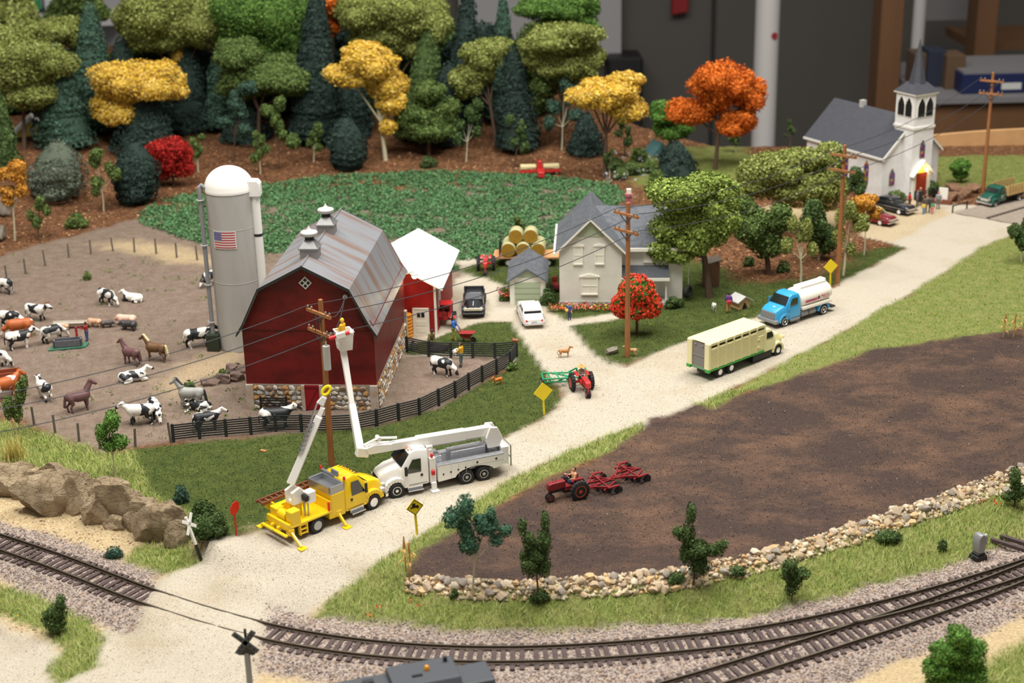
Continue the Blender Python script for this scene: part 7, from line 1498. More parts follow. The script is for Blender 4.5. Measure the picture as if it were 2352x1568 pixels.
seated('bare-chested person in blue jeans driving the maroon tractor', MARO, -1.62, .16, 1.0, shirt=(200, 140, 100), pants=(40, 66, 96), hair=(40, 34, 32), bare=True, arms=[((.12, .26, 1.15), (.3, .16, 1.12)), ((.15, -.28, 1.2), (.42, -.3, 1.3))])
seated('person in straw hat driving the bright red tractor', REDT, -1.62, .16, .95, shirt=(150, 130, 110), pants=(50, 50, 60), hat=(214, 150, 84), hatw=.34, arms=[((.12, .26, 1.15), (.32, .16, 1.1)), ((.12, -.26, 1.15), (.32, -.16, 1.1))])
person('person in yellow coverall and hard hat standing in the bucket', (BUCKET[0]-.05, BUCKET[1], BUCKET[2]-.62), 2.6, 1.05, (226, 176, 30), (226, 176, 30), hair=(236, 196, 40), hat=(240, 200, 40), skin=s2l(206, 176, 100), arms=[((.12, .26, 1.18), (.34, .2, 1.12)), ((.12, -.26, 1.15), (.3, -.16, 1.05))])
for k, (px, py, sh, pn, h, yw, lab) in enumerate(((2105, 475, (110, 112, 122), (60, 60, 70), 1.0, -.4, 'person in pale grey coat in the crowd at the church steps'), (2088, 478, (190, 40, 44), (70, 60, 60), .95, .3, 'person in red coat behind the black car at church'), (2112, 472, (40, 42, 48), (40, 42, 48), 1.1, -1.6, 'person in long dark robe before the church door'), (2124, 490, (90, 80, 76), (70, 66, 70), 1.05, 1.4, 'person in brown suit facing the church with two children'),
    (2121, 492, (226, 190, 50), (110, 150, 190), .7, 1.5, 'child in yellow top and blue pants at church'), (2141, 491, (80, 150, 110), (226, 130, 130), .72, 1.5, 'child in green top and pink skirt at church'), (2154, 480, (150, 150, 150), (110, 110, 112), 1.05, -2., 'person in light grey suit beside the church sign'), (2136, 488, (74, 70, 74), (60, 60, 64), 1.0, 1.2, 'person in charcoal suit between the children at church'))):
    g = GP(px, py); person(lab, g, yw, h, sh, pn, group='people at the church')
# ---------------------------------------------------------------- small farm things
wb = thing('wheelbarrow', 'red wheelbarrow in front of the blue jacket person', 'wheelbarrow', (MANW[0]+.45*math.cos(-.25), MANW[1]+.45*math.sin(-.25), 0), -.25); m_wb = mat('barrow_red', s2l(150, 44, 46), .5)
MB().loft([[(.25, -.22, .42), (.9, -.2, .38), (.9, .2, .38), (.25, .22, .42)], [(.1, -.42, .82), (1.35, -.36, .88), (1.35, .36, .88), (.1, .42, .82)]], caps=True).build('tray', m_wb, wb, 0, .03)
for s in (-1, 1): MB().tube([(-.1, s*.3, 1.05), (.5, s*.24, .4), (1.15, s*.08, .25)], .035, 6).build('handle', m_wb, wb); MB().tube([(.45, s*.24, .42), (.3, s*.26, .0)], .03, 6).build('leg', m_dark, wb)
MB().lathe([(.05, -.06), (.2, -.06), (.24, 0), (.2, .06), (.05, .06)], (1.2, 0, .24), 14, 'y').build('wheel', m_rubber, wb)
g = GP(990, 815); mp_ = boulder('manure_pile', (g[0]+.5, g[1]+.75, .18), (.95, .5, .35), 141, None, mat('manure', s2l(48, 46, 46), .9, var=.2)); tag(mp_, 'dark grey manure pile by the pen fence', 'pile')
me = body_mesh('calf', quad(leg=.7, **GRZ), .06, m_cow); o = bpy.data.objects.new('calf', me); COL.objects.link(o); o.location = (CALF[0]-.4, CALF[1]+.05, 1.0); o.rotation_euler = (0, 0, 1.2); o.scale = (.42,)*3; tag(o, 'small white calf held by the yellow shirt person', 'calf')
tag(MB().lathe([(.01, -.14), (.1, -.1), (.14, 0), (.1, .1), (.01, .14)], (BOY[0]-.22, BOY[1]-.25, .95), 12).build('ball', mat('ball_yellow', s2l(232, 180, 70), .5), None), 'yellow ball held by the person on the garden path', 'ball')
tag(MB().box((WOM[0], WOM[1]-.2, .95), (.34, .2, .34)).build('bag', mat('bag_red', s2l(190, 40, 60), .5), None, 0, .08, 2), 'red bag held by the purple top person', 'bag')
# water trough and pump
g = GP(157, 797); tr = thing('water_trough', 'grey stone water trough with red hand pump on a green base', 'trough', tuple(g), .18)
MB().prism([(-1.5, -.7), (1.4, -.5), (1.6, .5), (-1.2, .6)], 0, .12, 'z').build('base', mat('base_green', s2l(56, 110, 84), .8, var=.2), tr, 0)
b = MB()
for a_ in ((-1.1, 1.1, -.4, -.28), (-1.1, 1.1, .28, .4), (-1.1, -.98, -.4, .4), (.98, 1.1, -.4, .4)): b.bx(*a_, .1, .7)
b.bx(-1.1, 1.1, -.4, .4, .1, .2).build('trough', mat('trough_grey', s2l(98, 98, 104), .8, var=.15), tr, 0); MB().bx(-.98, .98, -.28, .28, .5, .55).build('water', m_glass, tr, 0)
MB().cyl((.7, .55, .1), (.7, .55, 1.45), .1, n=10).tube([(.7, .55, 1.3), (.95, .55, 1.55), (1.15, .45, 1.2)], .05, 6).tube([(.7, .55, 1.0), (.65, .3, 1.0), (.65, .2, .85)], .05, 6).build('pump', mat('pump_red', s2l(160, 40, 44), .5), tr)
g = GP(166, 752); lg = thing('log_trough', 'long pale hollow log feeding trough behind the water trough', 'trough', tuple(g), .03)
MB().loft([[(x, .38*math.cos(t), .5+.3*math.sin(t)) for t in np.linspace(math.pi, 2*math.pi, 9)]+[(x, .3*math.cos(t), .5+.22*math.sin(t)) for t in np.linspace(2*math.pi, math.pi, 9)] for x in (-1.6, 1.5)]).build('log', mat('pale_log', s2l(180, 172, 158), .8, var=.15), lg); MB().bx(-1.4, -1.2, -.3, .3, 0, .3).bx(1.1, 1.3, -.3, .3, 0, .3).build('support', m_oldwood, lg, 0)
g = GP(2, 898); fb = thing('feed_bin', 'reddish brown open feed bin beside the orange brown cow', 'bin', (g[0]-.2, g[1]+.3, 0), .3); b = MB()
for a_ in ((-1.5, 1.6, -.5, -.4), (-1.5, 1.6, .4, .5), (-1.5, -1.4, -.5, .5), (1.5, 1.6, -.5, .5)): b.bx(*a_, .6, 1.4)
b.bx(-1.5, 1.6, -.5, .5, .55, .65).build('bin', mat('bin_brown', s2l(150, 76, 48), .6), fb, 0)
for x in (-1.3, 1.4): MB().bx(x-.08, x+.08, -.45, .45, 0, .6).build('leg', MATS['bin_brown'], fb, 0)
# milk can, orange tank, tyre swing, church sign
g = GP(938, 808); mc = thing('milk_can', 'silver milk can at the end of the pen fence', 'can', (g[0]+.35, g[1]+.5, 0)); MB().lathe([(.2, 0), (.2, .5), (.1, .65), (.1, .72), (.14, .75), (.14, .8), (.02, .82)], n=14).build('can', m_steel, mc)
g = BW(hw+1.2, L_-.2, 0); ot = thing('feed_tank', 'orange upright tank in the corner between barn and shed', 'tank', (g[0]-1.25, g[1]+1.0, 0)); MB().lathe([(.5, 0), (.5, 1.9), (.42, 2.0), (.02, 2.02)], n=18).build('tank', mat('tank_orange', s2l(236, 150, 26), .5), ot)
b = MB()
for z in np.arange(.2, 1.9, .28): b.lathe([(.5, z), (.53, z+.03), (.53, z+.1), (.5, z+.13)], n=18)
b.build('hoop', MATS['tank_orange'], ot)
g = GP(1580, 690); ty = thing('tyre_swing', 'black tyre swing hanging by the corner of the farmhouse', 'tyre', (g[0], g[1], .35), .9); q = np.linspace(0, 2*math.pi, 25)
MB().tube([(.42*math.cos(a), 0, .45+.42*math.sin(a)) for a in q], .17, 8, False).build('tyre', m_rubber, ty); MB().tube([(0, 0, .9), (.05, 0, 3.2)], .02, 5).build('rope', m_lgrey, ty)
g = GP(2165, 468); sg = thing('church_sign', 'white notice board on a brick base beside the church', 'sign', tuple(g), -.5); MB().bx(-.45, .45, -.06, .06, .5, 1.7).build('board', m_white, sg, 0); MB().bx(-.9, .9, -.3, .3, 0, .5).build('base', mat('brick_brown', s2l(120, 72, 54), .8), sg, 0)
g = GP(1276, 668); rm_ = thing('lawn_mower', 'small maroon garden tractor between garage and farmhouse', 'mower', (g[0], g[1], 0), -1.5); MB().bx(-.5, .5, -.25, .25, .3, .75).bx(-.5, -.35, -.25, .25, .75, 1.2).build('body', m_mar, rm_, 0, .08, 2)
for s in (-1, 1):
    for x in (-.35, .4): MB().lathe([(.05, -.07), (.22, -.07), (.22, .07), (.05, .07)], (x, s*.32, .22), 12, 'y').build('wheel', m_rubber, rm_)
g = GP(605, 1037); tag(MB().box((g[0], g[1], .06), (.45, .22, .1), rz=-.5).build('loose_board', mat('tan_board', s2l(170, 120, 72), .7), None, 0), 'small loose tan board lying on the lawn', 'board')
g = GP(1510, 352); tn = thing('camp_tent', 'small teal tent behind the dark conifer', 'tent', tuple(g), .4); MB().prism([(-1.3, 0), (1.3, 0), (0, 1.5)], -1.2, 1.2).build('canvas', mat('tent_teal', s2l(72, 110, 112), .8), tn, 0); MB().prism([(-.4, 0), (.4, 0), (0, .9)], -1.23, -1.2).build('door_flap', m_dark, tn, 0)
# ================================================================ vegetation
m_leaf = mat('foam_foliage', (.3, .4, .1), .85, attr='Col', spec=.15)
PAL = {k: L3(*v) for k, v in dict(olive=[(126, 134, 66), (148, 158, 84), (106, 116, 56), (162, 168, 102)], green=[(88, 122, 56), (110, 144, 68), (72, 104, 48)], bright=[(92, 134, 56), (78, 116, 48), (114, 154, 74)], mid=[(94, 114, 60), (114, 134, 74), (76, 96, 50)], dark=[(76, 96, 54), (94, 116, 66), (60, 80, 44)], teal=[(66, 92, 76), (82, 110, 92), (54, 78, 66)],
    night=[(48, 64, 58), (60, 78, 70), (40, 54, 50)], grey=[(98, 108, 92), (114, 124, 106), (82, 92, 80)], yellow=[(230, 190, 66), (240, 206, 92), (210, 170, 56), (226, 198, 118)], orange=[(216, 112, 40), (228, 130, 54), (194, 94, 30)], red=[(176, 42, 38), (196, 58, 50), (150, 32, 30)], gold=[(206, 148, 60), (220, 164, 76), (186, 128, 48)], blossom=[(232, 74, 48), (240, 94, 64), (212, 58, 40)]).items()}
m_bark = mat('bark_brown', s2l(92, 72, 58), .85, var=.2); m_birch = mat('bark_pale', s2l(196, 190, 160), .8, var=.12)
ICO = None
def ico():
    global ICO
    if ICO is None:
        import bmesh
        bm = bmesh.new(); bmesh.ops.create_icosphere(bm, subdivisions=2, radius=1); ICO = (np.array([v.co for v in bm.verts]), np.array([[v.index for v in f.verts] for f in bm.faces])); bm.free()
    return ICO
def leaves(P, N, size, pal, jit=.55):
    "one bent leaf (2 triangles) per point"
    n = len(P); d = N+RNG.normal(0, jit, (n, 3)); d /= np.linalg.norm(d, axis=1)[:, None]+1e-9; a = RNG.normal(0, 1, (n, 3)); u = np.cross(d, a); u /= np.linalg.norm(u, axis=1)[:, None]+1e-9; v = np.cross(d, u); s = size*RNG.uniform(.6, 1.35, (n, 1))
    V = np.stack([P-u*s*.5, P+v*s*.42+d*s*.12, P+u*s*.5, P-v*s*.42+d*s*.12], 1); C_ = pal[RNG.integers(0, len(pal), n)]*RNG.uniform(.78, 1.2, (n, 1)); f = np.arange(n)[:, None]*4
    return V.reshape(-1, 3), np.concatenate([f+np.array([[0, 2, 1]]), f+np.array([[0, 3, 2]])]), np.repeat(C_, 4, 0)
def crown(name, lobes, pal, size, parent, cover=1.15, rough=.16, core=True, dens=1.):
    VV, FF, CC = [], [], []; n0 = 0; iv, if_ = ico(); pal = PAL[pal] if isinstance(pal, str) else pal
    L0 = lobes; lobes = []
    for c, r in L0:
        c = np.array(c, float); r = np.array(r, float)
        if min(r) < .55: lobes.append((c, r)); continue
        lobes.append((c, r*.8)); nl = 7 if max(r) > 1.5 else 5
        for q in range(nl):
            a = q*2*math.pi/nl+RNG.uniform(-.4, .4); e = RNG.uniform(-.5, .9); dv = np.array([math.cos(a)*math.cos(e), math.sin(a)*math.cos(e), math.sin(e)]); lobes.append((c+dv*r*RNG.uniform(.54, .74), r*RNG.uniform(.34, .5)))
    for k, (c, r) in enumerate(lobes):
        c = np.array(c); r = np.array(r); n = int(min(5200, dens*cover*4*math.pi*((r[0]*r[1])**1.6+(r[0]*r[2])**1.6+(r[1]*r[2])**1.6)**(1/1.6)/3**(1/1.6)/(size*size*.42)))
        d = RNG.normal(0, 1, (n, 3)); d /= np.linalg.norm(d, axis=1)[:, None]
        lump = vnoise(d[:, 0]*3.2+k*7+c[0], d[:, 1]*3.2+d[:, 2]*2.9, 1., k+3)+.6*vnoise(d[:, 0]*7+c[1], d[:, 1]*7-d[:, 2]*6, 1., k+9)
        P = c+d*r*(1-rough*1.1+rough*1.5*lump[:, None])*RNG.uniform(.92, 1.1, (n, 1)); nn = d/r; nn /= np.linalg.norm(nn, axis=1)[:, None]; ok = np.ones(n, bool)
        for j, (c2, r2) in enumerate(lobes):
            if j != k: ok &= ((((P-np.array(c2))/np.array(r2))**2).sum(1) > .62)
        V, Fc, C_ = leaves(P[ok], nn[ok], size, pal); VV.append(V); FF.append(Fc+n0); CC.append(C_); n0 += len(V)
        if core:
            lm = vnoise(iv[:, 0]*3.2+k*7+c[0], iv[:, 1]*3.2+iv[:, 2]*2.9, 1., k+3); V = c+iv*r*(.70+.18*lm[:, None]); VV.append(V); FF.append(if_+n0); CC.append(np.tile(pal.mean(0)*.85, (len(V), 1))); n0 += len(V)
    return npmesh(name, np.concatenate(VV), np.concatenate(FF), m_leaf, parent, False, np.concatenate(CC))
def tree(name, label, base, lobes, pal, bark=None, leaf=.25, r=.28, dd=None, sparse=False, group=None, dens=1., flat=1., extra=None, rough=.16, cat='tree'):
    "base pixel on the ground; lobes (px, py, rx, ry[, dy]) seen at the tree's own distance"
    g = GP(*base) if dd is None else np.array([AT(base[0], base[1], dd)[0], dd, GND(AT(base[0], base[1], dd)[0], dd)])
    t = thing(name, label, cat, tuple(g), 0, group); L = []
    for k, q in enumerate(lobes):
        dy = q[4] if len(q) > 4 else (((k*37) % 5)-2)*.12*q[2]*g[1]/F; c = AT(q[0], q[1], g[1]+dy); s = np.linalg.norm(c-CAM)/F; L.append((c-g, (q[2]*s, .5*(q[2]+q[3])*s*.95*flat, q[3]*s)))
    crown('foliage', L, pal, leaf, t, dens=dens, core=not sparse or True, rough=rough)
    top = np.mean([l[0] for l in L], axis=0); hub = np.array([top[0]*.45, top[1]*.45, top[2]*.55]); b = MB(); b.tube([(0, 0, -.3), hub*.5+np.array([.03, 0, 0]), hub], [r, r*.8, r*.65], 8)
    for c, rad in L: b.tube([hub*.92, (hub+c)/2+np.array([0, 0, -.05*rad[2]]), c], [r*.5, r*.38, r*.2], 6)
    b.build('trunk', bark or m_bark, t, 60)
    if extra: extra(t, L)
    return t
def conifer(name, label, base, apex, hw_, pal, leaf=.3, dd=None, group=None, k=1.0, round_=False):
    g = GP(*base) if dd is None else np.array([AT(base[0], base[1], dd)[0], dd, GND(AT(base[0], base[1], dd)[0], dd)]); top = AT(apex[0], apex[1], g[1]); h = top[2]-g[2]; rb = hw_*np.linalg.norm(g-CAM)/F; t = thing(name, label, 'tree', tuple(g), 0, group)
    n = int(min(9000, 1.5*math.pi*rb*math.hypot(rb, h)/(leaf*leaf*.4))); u = RNG.uniform(0, 1, n)**(.62); a = RNG.uniform(0, 6.283, n); lx = (top-g)[:2]
    prof = (lambda q: np.sin(np.clip(q, 0, 1)*2.6)**.8 if round_ else np.minimum(1., (q*1.1+.02)**.56))
    lay = np.abs(((u*h*1.1) % 1.)-.5); rr_ = rb*prof(u)*(.80+.18*lay+.42*(vnoise(a*1.6, u*h*.7, 1., int(base[0]))-.35)); z = h*(1-u*.94); P = np.stack([np.cos(a)*rr_+lx[0]*(z/h), np.sin(a)*rr_+lx[1]*(z/h), z-rr_*.12], 1); N = np.stack([np.cos(a), np.sin(a), np.full(n, .35)], 1); V, Fc, C_ = leaves(P, N, leaf, PAL[pal], .5)
    m_ = 14; us = np.linspace(.06, 1, 9); ring = np.arange(m_)*2*math.pi/m_; CV = np.concatenate([np.stack([np.cos(ring)*rb*prof(q)*.8+lx[0]*(1-q*.94), np.sin(ring)*rb*prof(q)*.8+lx[1]*(1-q*.94), np.full(m_, h*(1-q*.94))], 1) for q in us]); CF = []
    for i in range(8):
        for j in range(m_): a0, a1 = i*m_+j, i*m_+(j+1) % m_; CF += [(a0, a0+m_, a1+m_), (a0, a1+m_, a1)]
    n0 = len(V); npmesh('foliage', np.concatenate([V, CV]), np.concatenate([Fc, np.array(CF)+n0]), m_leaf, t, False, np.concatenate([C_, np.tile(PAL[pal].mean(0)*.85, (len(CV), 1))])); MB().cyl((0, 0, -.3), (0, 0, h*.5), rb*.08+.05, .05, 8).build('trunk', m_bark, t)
    return t
GF = 'forest trees behind the farm'
# forest, back rows first
for a in (('conifer_tree', 'tall dark teal spruce between the two pale crowns above the yellow maple', (208, 300), (205, 2), 58, 'teal'), ('conifer_tree', 'dark teal spruce with drooping tip above the yellow cottage', (152, 335), (122, 98), 66, 'teal'), ('conifer_tree', 'black green spruce right of the tall teal spruce', (285, 300), (275, 85), 48, 'night'), ('conifer_tree', 'dark narrow spruce left of the broad bright green tree', (508, 300), (512, 30), 44, 'teal'),
          ('conifer_tree', 'black green tall spruce beside the orange patch', (722, 330), (728, -30), 62, 'night'), ('conifer_tree', 'dark green spruce behind the right yellow maple crown', (965, 320), (985, 60), 60, 'dark'), ('conifer_tree', 'black spruce before the pale wall board', (1062, 310), (1075, -40), 48, 'night'), ('conifer_tree', 'small teal spruce standing against the pale wall board', (1150, 280), (1156, -15), 38, 'teal'),
          ('conifer_tree', 'broad blue black spruce below the pale green crowns', (1190, 345), (1178, 105), 52, 'night'), ('conifer_tree', 'black conifer under the right yellow tree', (1345, 352), (1345, 255), 44, 'night'), ('conifer_tree', 'dark teal conifer left of the orange tree trunk', (1555, 412), (1552, 322), 58, 'night'), ('conifer_tree', 'dark spruce at the edge behind the display shelf side', (2, 400), (-12, 200), 46, 'dark'), ('conifer_tree', 'dark spruce deep in the shade under the yellow maple', (330, 350), (330, 190), 70, 'night'),
          ('conifer_tree', 'shaded spruce under the olive flat crown', (560, 320), (560, 190), 60, 'night'), ('conifer_tree', 'shaded spruce behind the pale yellow maple trunk', (800, 310), (810, 150), 60, 'night'), ('conifer_tree', 'shaded spruce between the yellow maple and pale crowns', (1020, 330), (1030, 140), 55, 'night'), ('conifer_tree', 'black spruce behind the tall olive tree trunk', (430, 300), (430, 100), 60, 'night')):
    conifer(*a, leaf=.3, group=GF)
rr = random.Random(77); FL = ['far back forest tree behind the display shelf corner', 'far back forest tree behind the teal spruce', 'far back forest tree behind the big olive tree', 'far back forest tree behind the bare trunk', 'far back forest tree behind the big bright green tree', 'far back forest tree behind the black tall spruce', 'far back forest tree behind the orange glow', 'far back forest tree behind the wide pale tree', 'far back forest tree behind the dark green spruce', 'far back forest tree behind the leaning pale tree', 'far back forest tree behind the small teal spruce', 'far back forest tree behind the spreading pale tree']
for k, lb in enumerate(FL):
    cx = 20+k*108+rr.uniform(-20, 20); by = 262+rr.uniform(-14, 14)-(k > 8)*6
    tree('forest_tree', lb, (cx, by), [(cx-40, by-(110 if k > 2 else 90), 52, 60), (cx+38, by-(120 if k > 2 else 84), 54, 66), (cx, by-60, 70, 50), (cx+rr.uniform(-20, 20), by-(170 if k > 2 else 90), 46, 50), (cx-10, by-20, 66, 34)], ('dark', 'night', 'mid')[k % 3], group=GF, leaf=.42)
for k, (xx, yy, pal) in enumerate(((-78, 176, 'olive'), (-70, 186, 'dark'), (-82, 195, 'mid'), (-66, 204, 'olive'), (-76, 214, 'dark'), (-60, 216, 'mid'))):
    q = np.array([xx, yy, GND(xx, yy)]); t = thing('forest_tree', 'outer forest tree '+('at the pasture corner', 'behind the corner tree', 'on the outer slope', 'above the pale olive corner crown', 'at the back corner', 'nearest the display shelf')[k], 'tree', tuple(q), 0, GF)
    crown('foliage', [((0, 0, 8), (3.6, 3.4, 3)), ((2, 0, 6.5), (2.6, 2.6, 2.2)), ((-2, .5, 6.2), (2.6, 2.4, 2.)), ((0, 0, 10.5), (2.4, 2.4, 2.))], pal, .42, t); MB().cyl((0, 0, -.3), (0, 0, 7), .35, .2, 8).build('trunk', m_bark, t)
for a in (('dark_bush_tree', 'rounded black green conifer left of the red maple', (312, 468), (308, 318), 56, 'night'), ('dark_bush_tree', 'rounded dark green conifer below the yellow maple', (800, 388), (792, 262), 50, 'night'), ('grey_bush_tree', 'grey green rounded conifer beside the orange birch', (128, 455), (132, 318), 64, 'grey')):
    conifer(*a, leaf=.26, group=GF, round_=True)
